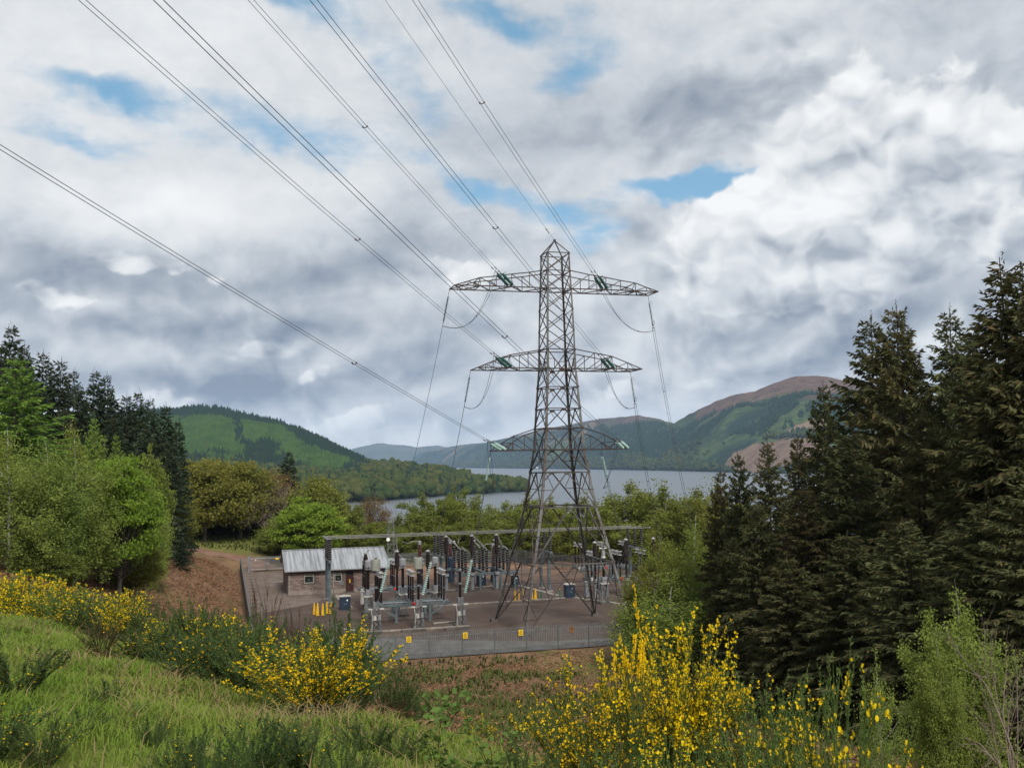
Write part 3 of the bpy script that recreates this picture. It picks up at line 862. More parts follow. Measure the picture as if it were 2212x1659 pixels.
wood(right_hill, 'shore_wood', 4200, _tufts, M_FARBROAD, 'pale broadleaf wood along the shore under the moorland hill', (14, 22), 1.6, 0.0, 0.30,
     lambda P, X, T: ((_zone(P, 200, 65) > 0.0) | (T < .05)) & _forest(P), 76)

M_FIELD = hill_mat('headland_pasture', (0.10, 0.14, 0.035), (0.075, 0.11, 0.03), (0.11, 0.145, 0.04), h0=300, h1=400, scale=0.01)
headland = Hill('headland', [(250, 1002), (500, 1005), (640, 1013), (700, 1014), (760, 1014), (800, 1010), (850, 1009), (900, 1015), (940, 1024), (980, 1036), (1020, 1047), (1060, 1054), (1100, 1058.5), (1133, 1061.5)],
                [(250, 2500), (640, 2400), (850, 2300), (940, 2000), (1000, 1800), (1133, 1570)],
                [(250, 1098), (700, 1090), (760, 1087), (830, 1083), (900, 1077), (1000, 1070), (1080, 1065), (1133, 1062.2)], M_FIELD, 250, 1133, 120, 24, 0.9, 3, 81)


def _not_field(P, X, T):
    f1 = (np.abs(X - 905) < 62) & (np.abs(T - 0.62) < 0.16); f2 = (X > 640) & (X < 770) & (T > 0.70) & (T < 0.93)
    return ~(f1 | f2)


wood(headland, 'headland_wood', 3800, _blobs, M_FARBROAD, 'broadleaf wood covering the low headland in the loch', (11, 26), 1.25, 0.005, 1.03, lambda P, X, T: _not_field(P, X, T) & (_zone(P, 90, 66) > -0.33), 77)
wood(headland, 'pine_wood', 1300, cone_tpl(), M_FARSPRUCE, 'dark conifers standing along the water of the headland', (16, 27), 1.6, 0.01, 0.85, lambda P, X, T: _not_field(P, X, T) & (_zone(P, 90, 67) > 0.1), 78)
# ================================================================== PYLON
LV = [36.5, 34.7, 32.9, 30.9, 28.8, 26.9, 25.0, 23.2, 21.1, 19.2, 17.1, 14.9, 11.6, 6.35, 0.0]
HW = [1.16, 1.21, 1.28, 1.35, 1.41, 1.46, 1.51, 1.64, 1.78, 1.90, 2.05, 2.35, 2.84, 4.03, 5.39]
pylon = thing('pylon', 'tall grey steel lattice pylon with three pairs of crossarms standing in the gravel yard', 'pylon', wor(0, 0), YAW)


def corner(k, sx, sy): return np.array([sx * HW[k], sy * HW[k], LV[k]])


for sx, sy in ((-1, 1), (-1, -1), (1, 1), (1, -1)):
    mb = MB()
    for k in range(14):
        w = 0.17 if k < 5 else (0.21 if k < 9 else 0.24)
        mb.angle(corner(k, sx, sy), corner(k + 1, sx, sy), w, (-sx, 0, 0), (0, -sy, 0))
    lg = mb.build('leg', M_STEEL, pylon)
    MB().box((sx * 5.42, sy * 5.42, 0.12), (0.75, 0.75, 0.42), taper=0.8).build('footing', M_CONCD, lg)

# each main bar of the body is a part; the thin redundant bars stay together as one part
second = MB()
for k in range(14):
    t = 0.075 if k < 5 else (0.085 if k < 10 else 0.105)
    for (c0, c1) in (((-1, -1), (1, -1)), ((1, -1), (1, 1)), ((1, 1), (-1, 1)), ((-1, 1), (-1, -1))):
        a0, a1 = corner(k, *c0), corner(k, *c1); b0, b1 = corner(k + 1, *c0), corner(k + 1, *c1)
        ma, mb_ = (a0 + a1) / 2, (b0 + b1) / 2
        m_ = M_STEELD if k < 11 or c0 in ((1, 1), (-1, 1)) else M_STEEL  # darker steel for the upper bars and for the far and left faces
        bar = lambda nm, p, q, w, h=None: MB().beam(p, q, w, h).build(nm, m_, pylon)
        if k not in (3, 4): bar('horizontal', a0, a1, t * 1.05)
        if k < 5:
            bar('brace', a0, b1, t); bar('brace', a1, b0, t)
        elif k in (5, 9):                             # V: from the upper corners to the middle below
            bar('brace', a0, mb_, t); bar('brace', a1, mb_, t)
            for p, q in ((a0, b0), (a1, b1)):
                m1 = (p + mb_) / 2; second.beam(m1, (p + q) / 2, t * .6); second.beam(m1, (mb_ + q) / 2, t * .6)
        else:                                         # inverted V: from the middle above to the lower corners
            bar('brace', ma, b0, t); bar('brace', ma, b1, t)
            d = (a1 - a0) / np.linalg.norm(a1 - a0)
            if k < 13: bar('gusset_plate', ma - d * .25 - (0, 0, .10), ma + d * .25 - (0, 0, .10), .04, .26)
            for p, q in ((a0, b0), (a1, b1)):
                m1 = (ma + q) / 2
                second.beam(m1, p * .9 + ma * .1, t * .6)
                if k >= 10: second.beam(m1, (p + q) / 2, t * .6)
                if k >= 12:
                    m2 = ma * .25 + q * .75; second.beam(m2, p * .25 + q * .75, t * .6); second.beam(m2, (p + q) / 2, t * .55)
                    m3 = ma * .75 + q * .25; second.beam(m3, p * .75 + q * .25, t * .5)
    if k in (2, 6, 10, 12, 13):                       # plan bracing
        cs = [corner(k, *q) for q in ((-1, -1), (1, -1), (1, 1), (-1, 1))]
        mids = [(cs[i] + cs[(i + 1) % 4]) / 2 for i in range(4)]
        for i in range(4): MB().beam(mids[i], mids[(i + 1) % 4], .06).build('plan_brace', M_STEELD, pylon)
tag(second.build('secondary_bracing', M_STEELD, pylon), kind='stuff')
for q in ((-1, -1), (1, -1), (1, 1), (-1, 1)): MB().beam(corner(0, *q), (0, 0, 37.9), .085).build('peak_bar', M_STEELD, pylon)
MB().box((0, 0, 37.9), (.22, .22, .26)).build('peak_plate', M_STEELD, pylon)


def crossarm(side, zb, hb, yb, tip, top):
    """one arm: two bottom chords, two top chords through the nodes in top, lacing between them"""
    nodes = [(x * side, z) for x, z in top]; n = len(nodes)
    tipn, tipf = np.array([side * tip, -yb, zb]), np.array([side * tip, yb, zb])
    arm = MB().beam((side * hb, -yb, zb), tipn, .10).build('crossarm', M_STEELD, pylon)
    bar = lambda nm, p, q, w: MB().beam(p, q, w).build(nm, M_STEELD, arm)
    bar('bottom_chord', (side * hb, yb, zb), tipf, .10)
    bar('end_bar', tipn, tipf, .08)
    for sy in (-1, 1):
        ch = MB().path([(x, sy * yb * (.97 if abs(x) < tip - .01 else 1), z) for x, z in nodes], .05, 4); ch.build('top_chord', M_STEELD, arm)
        for i in range(1, n - 1):
            x, z = nodes[i]; bar('upright', (x, sy * yb, z), (x, sy * yb, zb), .06)
            xp = nodes[i - 1][0] if i > 1 else side * hb
            bar('diagonal', (x, sy * yb, z), (xp, sy * yb, zb), .07)
        bar('diagonal', (nodes[-2][0], sy * yb, nodes[-2][1]), ((nodes[-2][0] + nodes[-1][0]) / 2, sy * yb, zb), .045)
    xs = [side * hb] + [q[0] for q in nodes[1:-1]] + [side * tip]; s = -1
    for i in range(len(xs) - 1):
        bar('floor_brace', (xs[i], s * yb, zb), (xs[i + 1], -s * yb, zb), .085); s = -s
    k = nodes[-3] if n > 4 else nodes[-2]
    bar('cross_bar', (k[0], -yb, k[1]), (k[0], yb, k[1]), .06); bar('cross_bar', (k[0], -yb, zb), (k[0], yb, zb), .06)
    bar('cross_bar', (k[0], -yb, k[1]), (k[0], 0, zb), .045); bar('cross_bar', (k[0], yb, k[1]), (k[0], 0, zb), .045)


ARMS = [(32.9, 1.28, 1.28, 10.5, [(1.21, 34.7), (3.08, 34.38), (4.87, 34.15), (6.42, 33.9), (8.02, 33.69), (9.22, 33.3), (10.5, 32.9)]),
        (25.0, 1.51, 1.5, 8.42, [(1.46, 26.9), (3.42, 26.55), (5.25, 26.24), (6.9, 25.62), (8.42, 25.0)]),
        (17.1, 2.05, 2.0, 6.45, [(1.9, 19.2), (4.08, 18.52), (5.3, 17.8), (6.45, 17.1)])]
for zb, hb, yb, tip, top in ARMS:
    for side in (-1, 1): crossarm(side, zb, hb, yb, tip, top)
# two small fittings seen on the legs: a climbing guard and a sign plate
MB().box((-2.0, -5.1, 2.6), (.05, .05, .05)).build('number_plate', M_STEELD, pylon)

# ================================================================== INSULATORS, CONDUCTORS
def discs(mb, p, q, n, r=.14, k=8):
    """a string of cap-and-pin discs from p to q"""
    p, q = np.array(p, float), np.array(q, float); L = np.linalg.norm(q - p); ax = (q - p) / L; h = L / n
    prof = [(.03, 0)]
    for i in range(n):
        z = i * h; prof += [(.035, z + h * .1), (.05, z + h * .35), (r, z + h * .55), (r * .93, z + h * .72), (.03, z + h * .8)]
    prof.append((.02, L)); mb.lathe(p, prof, k, ax)


WAZ = rad(17.5)
WD = np.array([-math.sin(WAZ), -math.cos(WAZ)])       # the line runs up the hill behind the road


def span(P0, s, off=0.0, dz=0.0):
    """a point of a conductor s metres from its crossarm"""
    n = np.array([-WD[1], WD[0]])
    return np.array([P0[0] + WD[0] * s + n[0] * off, P0[1] + WD[1] * s + n[1] * off, P0[2] + .168 * s + .0002 * s * s + dz])


PH = [('top left', -4.88, -1.28, 32.9), ('top right', 4.82, -1.28, 32.9), ('middle left', -5.2, -1.5, 25.0), ('middle right', 5.23, -1.5, 25.0),
      ('bottom left', -6.05, -2.0, 17.1), ('bottom right', 6.34, -2.0, 17.1)]
LIVE = {}
for nm, a, b, z in PH:
    P0 = wor(a, b, z)
    low = nm.startswith('bottom')
    st = thing('tension_insulator', f'twin green glass insulator set pulling towards the road on the {nm} crossarm', 'insulator', P0, 0, 'tension insulator sets on the crossarms')
    rel = lambda s, off=0, dz=0: span(P0, s, off, dz) - P0
    for off in (-.24, .24):
        mb = MB(); discs(mb, rel(.55, off), rel(3.5, off), 18, .15)
        mb.build('disc_string', M_PALEGLASS if low else M_GLASS, st)
    mb = MB(); mb.beam(rel(0), rel(.5), .05); mb.beam(rel(.5, -.3), rel(.5, .3), .09, .04); mb.beam(rel(3.6, -.32), rel(3.6, .32), .10, .05)
    mb.path([rel(3.5, -.3, .05), rel(3.3, -.42, .28), rel(3.0, -.42, .3)], .018, 4); mb.path([rel(3.5, .3, .05), rel(3.3, .42, .28), rel(3.0, .42, .3)], .018, 4)
    mb.path([rel(.5, .3, 0), rel(.8, .36, .3)], .018, 4)
    mb.build('yoke_and_horns', M_STEELD, st)
    mb = MB()
    for off in (-.155, .155):
        mb.tube(rel(3.6, off), rel(4.6, off), .04, .035, 6)
        mb.box(rel(5.2, off, -.04), (.09, .09, .12)); mb.box(rel(5.55, off, -.04), (.09, .09, .12))
    mb.build('clamps', M_STEELD, st)
    LIVE[nm] = [span(P0, 4.5, o) for o in (-.155, .155)]
    cb = thing('conductor_pair', f'twin line conductors running from the {nm} crossarm up over the road', 'power line', P0, 0, 'twin line conductors coming over the road')
    for off in (-.155, .155):
        MB().path([rel(s, off) for s in np.linspace(4.3, 210, 60)], .016, 5).build('wire', M_WIRE, cb)
    sp = {'top left': 32.3, 'top right': 37, 'middle left': 32.8, 'middle right': 36, 'bottom left': 31.6, 'bottom right': 38.3}[nm]
    for s in (sp, sp + 58, sp + 120):
        mb = MB(); mb.path([rel(s, -.155), rel(s + .05, -.1, -.10), rel(s + .05, .1, -.10), rel(s, .155)], .03, 5)
        mb.box(rel(s, -.155), (.10, .10, .10)); mb.box(rel(s, .155), (.10, .10, .10)); mb.build('spacer', M_STEELD, cb)
P0 = wor(0, 0, 37.95)
ew = thing('earth_wire', 'single earth wire running from the peak of the pylon up over the road', 'power line', P0)
MB().path([span(P0, s) - P0 for s in np.linspace(0.1, 210, 60)], .013, 5).build('wire', M_WIRE, ew)
mb = MB()
for s in (2.2, 2.7, 3.1): mb.box(span(P0, s, 0, -.05) - P0, (.09, .2, .12))
mb.build('damper', M_STEELD, ew)

DOWN = [('top left', -10.5, 1.28, 32.8, -18.3, 2.6), ('middle left', -8.42, 1.5, 24.95, -14.1, 2.5), ('bottom left', -6.4, 2.0, 17.05, -9.9, 2.3),
        ('top right', 10.5, 1.28, 32.8, 17.3, 2.6), ('middle right', 8.4, 1.5, 24.95, 13.1, 2.5), ('bottom right', 5.15, 2.0, 17.0, 9.6, 2.3)]
for nm, a, b, z, ga, gb in DOWN:
    T = wor(a, b, z); G = wor(ga, gb, 0.1); D3 = G - T; L = np.linalg.norm(D3); D3 /= L
    sg = np.array([0, 0, -1.0])

    def dl(s, off=0.0):                               # slack curve from arm tip to ground anchor
        n = np.cross(D3, (0, 0, 1)); n = np.cross(n, D3); u = np.cross(n, D3); u /= np.linalg.norm(u)
        q = s / L; sagv = np.array([(a < 0) * 1 - (a > 0) * 1, 0.0, 0]); v = wor(sagv[0], 0) - wor(0, 0)
        return T + D3 * s + v * 4 * q * (1 - q) * L * .012 + u * off
    pale = nm.startswith('bottom')
    st = thing('suspension_insulator', f'long glass insulator string hanging from the tip of the {nm} crossarm', 'insulator', T, 0, 'insulator strings hanging from the crossarm tips')
    m_ = M_PALEGLASS if pale else M_GLASS
    mb = MB(); mb.tube((0, 0, 0), dl(.62) - T, .022, None, 5)
    e = dl(3.25) - T; mb.lathe(dl(3.0) - T, [(.05, -.1), (.07, 0), (.05, .2)], 6, D3)
    mb.beam(dl(3.3, -.2) - T, dl(3.3, .2) - T, .06); mb.beam(dl(3.3, -.18) - T, dl(3.62, -.18) - T, .035); mb.beam(dl(3.3, .18) - T, dl(3.62, .18) - T, .035)
    mb.path([dl(3.1) - T, dl(3.0, -.3) - T, dl(2.7, -.42) - T, dl(2.55, -.3) - T, dl(2.75, -.12) - T], .016, 4)
    mb.path([dl(.5) - T, dl(.55, -.35) - T, dl(.9, -.55) - T], .016, 4); mb.build('arcing_horns', M_STEELD, st)
    for off in ((-.14, .14) if pale else (0,)):
        mb = MB(); discs(mb, dl(.62, off) - T, dl(2.95, off) - T, 18, .13); mb.build('disc_string', m_, st)
    # the string that takes the pull near the ground, and its stay
    s0 = L - (7.1 if nm == 'top left' else 6.6); s1 = s0 + 3.2
    side = nm.split()[1]
    B = dl(s1)
    if side == 'left':
        an = thing('anchor_insulator', {'top': 'leftmost pale glass insulator string slanting down to a stay by the front equipment',
                                        'middle': 'middle one of the three slanting pale glass insulator strings in front of the breakers',
                                        'bottom': 'slanting pale glass insulator string nearest the pylon foot'}[nm.split()[0]], 'insulator', B, 0, 'slanting anchor insulators above the yard')
        for off in (-.16, .16):
            mb = MB(); discs(mb, dl(s0, off) - B, dl(s1, off) - B, 16, .15, 9); mb.build('disc_string', M_PALEGLASS, an)
        mb = MB(); mb.beam(dl(s0 - .1, -.2) - B, dl(s0 - .1, .2) - B, .06); mb.beam(dl(s1 + .1, -.2) - B, dl(s1 + .1, .2) - B, .06)
        lp = [dl(s0 - .1, .1) - B, dl(s0 + .2, .5) - B, dl(s0 + .8, .62) - B, dl(s0 + 1.1, .42) - B, dl(s0 + .7, .25) - B]; mb.path(lp, .02, 4)
        mb.build('yoke', M_LIGHTMETAL, an)
        MB().tube(dl(s1 + .1) - B, G - B, .022, None, 5).build('stay_wire', M_GALV, an)
        tb = MB().box((0, 0, .03), (2.4, .5, .28)); tb = tb.build('anchor_block', M_CONCD); tb.location = wor(ga, gb - .1, 0.05); tb.rotation_euler[2] = YAW
        tag(tb, {'top': 'low dark concrete anchor block of the leftmost stay', 'middle': 'low dark concrete anchor block of the middle stay', 'bottom': 'low dark concrete anchor block of the stay nearest the pylon'}[nm.split()[0]], 'anchor block', 'anchor blocks behind the front fence')
    dn = thing('downlead_pair', f'twin wires dropping from the {nm} crossarm tip to the yard', 'power line', T, 0, 'twin downleads dropping into the yard')
    for off in (-.17, .17):
        MB().path([dl(s, off) - T for s in np.linspace(3.6, s0, 24)], .019, 5).build('wire', M_WIRE, dn)
    for s in np.linspace(10, s0 - 6, 3):
        MB().beam(dl(s, -.2) - T, dl(s, .2) - T, .05).build('spacer', M_STEELD, dn)
    # slack jumper loop round the arm from the tension set to the hanging string
    E0 = dl(3.55)
    jp = thing('jumper_loop', f'slack twin jumper loop under the {nm} crossarm', 'power line', E0, 0, 'slack jumper loops under the crossarms')
    pts = []
    for o in (0, 1):
        A0 = LIVE[nm][o]; A3 = dl(3.6, -.17 if o == 0 else .17)
        dep = 3.6 if nm.startswith('top') else (3.3 if nm.startswith('middle') else 3.2)
        inw = wor(np.sign(a) * -1.0 * (2.8 if nm.startswith('top') else 1.6), -.4) - wor(0, 0)
        c1 = A0 + np.array([0, 0, -dep]) + (A3 - A0) * [.25, .25, 0]; c2 = A3 + inw + np.array([0, 0, -.9 if not pale else -1.2])
        q = [A0 * (1 - u) ** 3 + c1 * 3 * u * (1 - u) ** 2 + c2 * 3 * u * u * (1 - u) + A3 * u ** 3 for u in np.linspace(0, 1, 22)]
        pts.append(q); MB().path([p - E0 for p in q], .019, 5).build('wire', M_WIRE, jp)
    for i in (10, 16): MB().beam(pts[0][i] - E0, pts[1][i] - E0, .06).build('spacer', M_STEELD, jp)
# ================================================================== TREES
M_SPRUCE = leafmat('dark_spruce_needles', (0.050, 0.060, 0.026), (0.098, 0.100, 0.044), (0.13, 0.082, 0.038), scale=0.7, transl=0.2, vary=0.28)
M_SPRUCE2 = leafmat('blackish_spruce_needles', (0.031, 0.048, 0.028), (0.045, 0.059, 0.031), (0.059, 0.049, 0.031), scale=0.4, transl=0.15, vary=0.15)
M_LARCH = leafmat('fresh_larch_needles', (0.20, 0.31, 0.06), (0.14, 0.235, 0.05), scale=0.4, transl=0.4, vary=0.1)
M_BIRCHL = leafmat('young_birch_leaves', (0.235, 0.30, 0.07), (0.165, 0.22, 0.052), (0.28, 0.34, 0.09), scale=0.35, transl=0.4, vary=0.14)
M_BIRCHO = leafmat('olive_birch_leaves', (0.20, 0.225, 0.048), (0.145, 0.175, 0.038), (0.23, 0.24, 0.058), scale=0.35, transl=0.4, vary=0.16)
M_YOUNG = leafmat('fresh_birch_leaves', (0.235, 0.29, 0.065), (0.175, 0.23, 0.052), (0.28, 0.32, 0.085), scale=.5, transl=.4, vary=.08)
M_MAPLE = leafmat('lime_maple_leaves', (0.235, 0.33, 0.045), (0.165, 0.25, 0.036), scale=0.6, transl=0.45, vary=0.06)
M_OAK = leafmat('olive_oak_leaves', (0.215, 0.215, 0.045), (0.155, 0.165, 0.04), (0.25, 0.19, 0.05), scale=0.3, transl=0.4, vary=0.14)
M_RUST = leafmat('rusty_young_leaves', (0.210, 0.119, 0.049), (0.154, 0.105, 0.042), scale=0.5, transl=0.35, vary=0.1)


def spruce_mesh(seed, H=22.0, R=3.6, whorls=46, per=6, dens=11.0, tw=0.42, asp=0.26, lo=0.06, ragged=0.25):
    g = np.random.default_rng(seed); tr = NB(); cr = NB()
    k = 9; zz = np.linspace(0, H, k); wob = np.cumsum(g.normal(0, .03, (k, 2)), 0)
    P = np.column_stack([wob, zz])[None]; tubes(tr, P, (np.linspace(.26, .015, k) * H / 22)[None], 6)
    BP = []; BR = []
    side = 1 + 0.22 * np.cos(np.arange(64) / 64 * 2 * PI - g.uniform(0, 6.3)) + g.normal(0, .08, 64)
    for i in range(whorls):
        h0 = lo + (0.985 - lo) * (i + g.uniform(-.3, .3)) / whorls; h0 = min(max(h0, .02), .985)
        n = per + (1 if g.random() < .4 else 0) - (2 if h0 > .9 else 0); a0 = g.uniform(0, 6.28)
        for j in range(n):
            a = a0 + j * 6.283 / n + g.normal(0, .3); h = min(max(h0 + g.normal(0, .013) * (1 - h0), .02), .985)
            L = R * np.interp(h, [0, .3, .55, .75, .88, .95, 1], [.92, .84, .62, .36, .17, .085, .03]) * g.uniform(1 - ragged * 1.3, 1 + ragged) * side[int(a / 6.2832 * 64) % 64] + 0.16
            if g.random() < .04: L *= .4
            s = np.linspace(0, 1, 6); up = np.interp(h, [0, .4, .75, 1], [-.50, -.18, .20, .75]) + g.normal(0, .15) * (1 - h)
            tip = np.interp(h, [0, .6, 1], [.12, .06, .12]) + g.normal(0, .10)
            z = h * H + L * (up * s + tip * s ** 3)
            BP.append(np.column_stack([np.cos(a) * L * s, np.sin(a) * L * s, z])); BR.append(np.linspace(.035 * (1 - h) + .012, .006, 6))
    BP = np.array(BP); tubes(tr, BP, np.array(BR), 3)
    # sprays of needles on both sides of each branch, and hanging under the older ones
    C = []; A = []; S = []
    for b in BP:
        L = np.linalg.norm(b[-1] - b[0]); n = max(5, int(L * dens * 2)); s = g.uniform(.06, 1.02, n) ** .8 * 5
        i = np.minimum(s.astype(int), 4); f = (s - i)[:, None]; p = b[i] * (1 - f) + b[i + 1] * f
        d = b[-1] - b[0]; d = d / np.linalg.norm(d); sd = np.array([-d[1], d[0], 0]); sd /= max(np.linalg.norm(sd), 1e-6)
        sg = g.choice([-1, 1], n)[:, None]; ln = tw * g.uniform(.6, 1.25, n) * (0.55 + .45 * np.clip(L / 2.0, 0, 1))
        ax = unit(d * .75 + sd * sg * g.uniform(.25, .9, (n, 1)) + np.column_stack([np.zeros(n), np.zeros(n), g.uniform(-1.15, .15, n)]))
        C.append(p + ax * ln[:, None] * .5); A.append(ax); S.append(ln)
    C = np.concatenate(C); A = np.concatenate(A); S = np.concatenate(S)
    leaves(cr, C, S, A, .25, asp, g)
    tp = np.column_stack([g.normal(0, .02, 14), g.normal(0, .02, 14), np.linspace(H * .95, H * 1.01, 14)]); leaves(cr, tp, .22, np.tile([0, 0, 1.0], (14, 1)), .8, .25, g)
    return tr.mesh('spruce_trunk'), cr.mesh('spruce_crown')


def limbs(g, H, R, base, n, curve=.25, low=.22, env=None):
    """main limbs from the trunk out to the edge of the crown"""
    out = []
    for i in range(n):
        h = low + (1 - low) * ((i + g.uniform(0, 1)) / n) ** .9 * .86; a = i * 2.399 + g.uniform(-.5, .5)
        z0 = base + (H - base) * h * .72 if base else H * h * .72
        z1 = min(z0 + (H - z0) * g.uniform(.28, .62), H * .97)
        rr = R * (env((z1 / H)) if env else math.sin(PI * min(max(z1 / H, .05), .97) ** .8) ** .6) * g.uniform(.65, 1.05)
        s = np.linspace(0, 1, 6)
        out.append(np.column_stack([np.cos(a) * rr * s ** (1 - curve) + g.normal(0, .06, 6), np.sin(a) * rr * s ** (1 - curve) + g.normal(0, .06, 6), z0 + (z1 - z0) * s ** (1 + curve)]))
    return np.array(out)


def birch_mesh(seed, H=13.0, R=3.2, nl=40, per=150, leaf=0.13, droop=1.0, low=.05, asp=.7, cl=4, tas=.34):
    """ovate crown of hanging tassels of small leaves"""
    g = np.random.default_rng(seed); tr = NB(); cr = NB(); k = 10
    wob = np.cumsum(g.normal(0, .09, (k, 2)), 0) * np.linspace(0, 1, k)[:, None]
    T = np.column_stack([wob, np.linspace(0, H * .95, k)]); tubes(tr, T[None], np.linspace(.15, .012, k)[None] * H / 13, 6)
    lump = g.normal(0, .16, 40)
    env = lambda h: max(.10, math.sin(PI * (min(max(h, .02), .99) * .90 + .08)) ** .8) * (1 + lump[int(h * 39)])
    Lb = limbs(g, H, R, 0, nl, .2, low, env)
    Lb[:, :, 0] += np.interp(Lb[:, :1, 2], T[:, 2], T[:, 0]); Lb[:, :, 1] += np.interp(Lb[:, :1, 2], T[:, 2], T[:, 1])
    tubes(tr, Lb[:, :4], np.tile(np.linspace(.05, .02, 4), (nl, 1)) * H / 13, 3)
    low_b = Lb.copy(); low_b[:, :, 2] = low_b[:, :, 2] * .55
    src = np.concatenate([Lb, Lb[::2] * [.93, .93, .82], low_b[::2], T[None, -6:], T[None, -6:]], 0)
    e = np.repeat(np.arange(len(src)), cl); s = g.uniform(.38, 1.02, len(e)).clip(0, 1) * 4.999; i = s.astype(int); f = (s - i)[:, None]
    c = src[e, i] * (1 - f) + src[e, i + 1] * f + g.normal(0, .16, (len(e), 3)) * R / 3
    c[:, 2] = np.maximum(c[:, 2], H * .05); n = len(c); sc = g.uniform(.6, 1.35, n)
    u = g.uniform(0, 1, (n, per)) ** .8; fall = (u * 1.5 - .35) * droop * H / 13
    rad_ = tas * (1.05 - .55 * u) * R / 3.2
    X = c[:, None] + np.stack([g.normal(0, 1, (n, per)) * rad_, g.normal(0, 1, (n, per)) * rad_, -fall + g.normal(0, .10, (n, per))], -1) * sc[:, None, None]
    C = X.reshape(-1, 3); C = C[C[:, 2] > .1]
    leaves(cr, C, leaf * g.uniform(.6, 1.25, len(C)), np.tile([0, 0, -.6], (len(C), 1)), 1.0, asp, g)
    return tr.mesh('birch_trunk'), cr.mesh('birch_crown')


def round_mesh(seed, H=13.0, R=5.0, clumps=95, per=150, leaf=0.24, low=.12, flat=.5, tight=1.0, twigs=True, asp=.6, shell=.55):
    g = np.random.default_rng(seed); tr = NB(); cr = NB(); k = 8
    T = np.column_stack([np.cumsum(g.normal(0, .08, (k, 2)), 0), np.linspace(0, H * .72, k)]); tubes(tr, T[None], np.linspace(.30, .06, k)[None] * H / 13, 7)
    u = unit(g.normal(size=(clumps, 3))); u[:, 2] = np.abs(u[:, 2]) * g.choice([1, 1, 1, -.55], clumps)
    rr = g.uniform(shell, 1.0, clumps) ** .6 * (1 + .16 * vnoise(u[:, 0] * 2 + seed, u[:, 1] * 2, seed, 2)); zc = H * (.5 + low * .4); hz = H - zc
    Cc = np.column_stack([u[:, 0] * R * rr, u[:, 1] * R * rr, zc + np.where(u[:, 2] > 0, u[:, 2] * hz, u[:, 2] * (zc - H * low)) * rr])
    base = np.column_stack([np.zeros(clumps), np.zeros(clumps), np.clip(Cc[:, 2] * g.uniform(.35, .7, clumps), H * .12, H * .68)])
    base[:, 0] = np.interp(base[:, 2], T[:, 2], T[:, 0]); base[:, 1] = np.interp(base[:, 2], T[:, 2], T[:, 1])
    s = np.linspace(0, 1, 5)[None, :, None]; mid = (base + Cc) / 2 + g.normal(0, .35, (clumps, 3))
    Lb = base[:, None] * (1 - s) ** 2 + mid[:, None] * 2 * s * (1 - s) + Cc[:, None] * s ** 2; tubes(tr, Lb, np.tile(np.linspace(.075, .015, 5), (clumps, 1)) * H / 13, 3)
    sd = R * .19 * tight
    C = (Cc[:, None] + g.normal(size=(clumps, per, 3)) * np.array([sd, sd, sd * flat]) * g.uniform(.6, 1.3, (clumps, 1, 1))).reshape(-1, 3)
    leaves(cr, C, leaf * g.uniform(.6, 1.3, len(C)), np.tile([0, 0, .4], (len(C), 1)), 1.2, asp, g)
    if twigs:
        e = g.integers(0, clumps, clumps * 5); P0 = Cc[e]; P2 = P0 + unit(P0 - [0, 0, zc]) * g.uniform(.3, .9, (len(e), 1)) + g.normal(0, .3, (len(e), 3))
        tubes(tr, np.stack([P0, (P0 + P2) / 2 + g.normal(0, .06, P0.shape), P2], 1), np.tile([.018, .012, .005], (len(e), 1)), 3)
    return tr.mesh('broadleaf_trunk'), cr.mesh('broadleaf_crown')


def bare_mesh(seed, H=12.0, spread=.62, levels=5, n0=5, r0=.17, up=.25, thin=.62):
    """a leafless tree grown by forking; limbs (coarse) and twigs (fine) come back as two meshes"""
    g = np.random.default_rng(seed); tr = NB(); tw = NB()
    cur = [(np.zeros(3), np.array([g.normal(0, .06), g.normal(0, .06), 1.0]), H * .36, r0)]
    for lv in range(levels):
        P = []; Rr = []; nxt = []
        for p, d, L, r in cur:
            d = d / np.linalg.norm(d); b = unit(g.normal(size=3)) * .22; s = np.linspace(0, 1, 5)[:, None]
            q = p + d * L * s + b * L * (s * s) * .5 + np.array([0, 0, up]) * L * s * s * .4; P.append(q); Rr.append(np.linspace(r, r * thin, 5))
            n = (n0 if lv == 0 else int(g.integers(3, 5)))
            for j in range(n):
                t = g.uniform(.55, 1.0) if lv else g.uniform(.45, 1.0); pp = q[int(t * 4)] if j else q[-1]
                nd = unit(unit(q[-1] - q[-2]) + unit(g.normal(size=3)) * spread * (1.0 if j else .45)); nd[2] = nd[2] * .8 + up * .5
                nxt.append((pp, nd, L * g.uniform(.55, .8), r * thin * (.85 if j else .95)))
        P = np.array(P); Rr = np.array(Rr); tubes(tr if lv < 3 else tw, P, Rr, 5 if lv < 2 else 3); cur = nxt
        if len(cur) > 1500: cur = [cur[i] for i in g.choice(len(cur), 1500, False)]
    return tr.mesh('bare_limbs'), tw.mesh('bare_twigs')


def larch_mesh(seed, H=17.0, R=3.2):
    return spruce_mesh(seed, H, R, 40, 6, 12.0, .40, .30, .05, .3)


TREES = {}


def proto(key, fn, H, m_t, m_c): TREES[key] = (*fn, H, m_t, m_c)


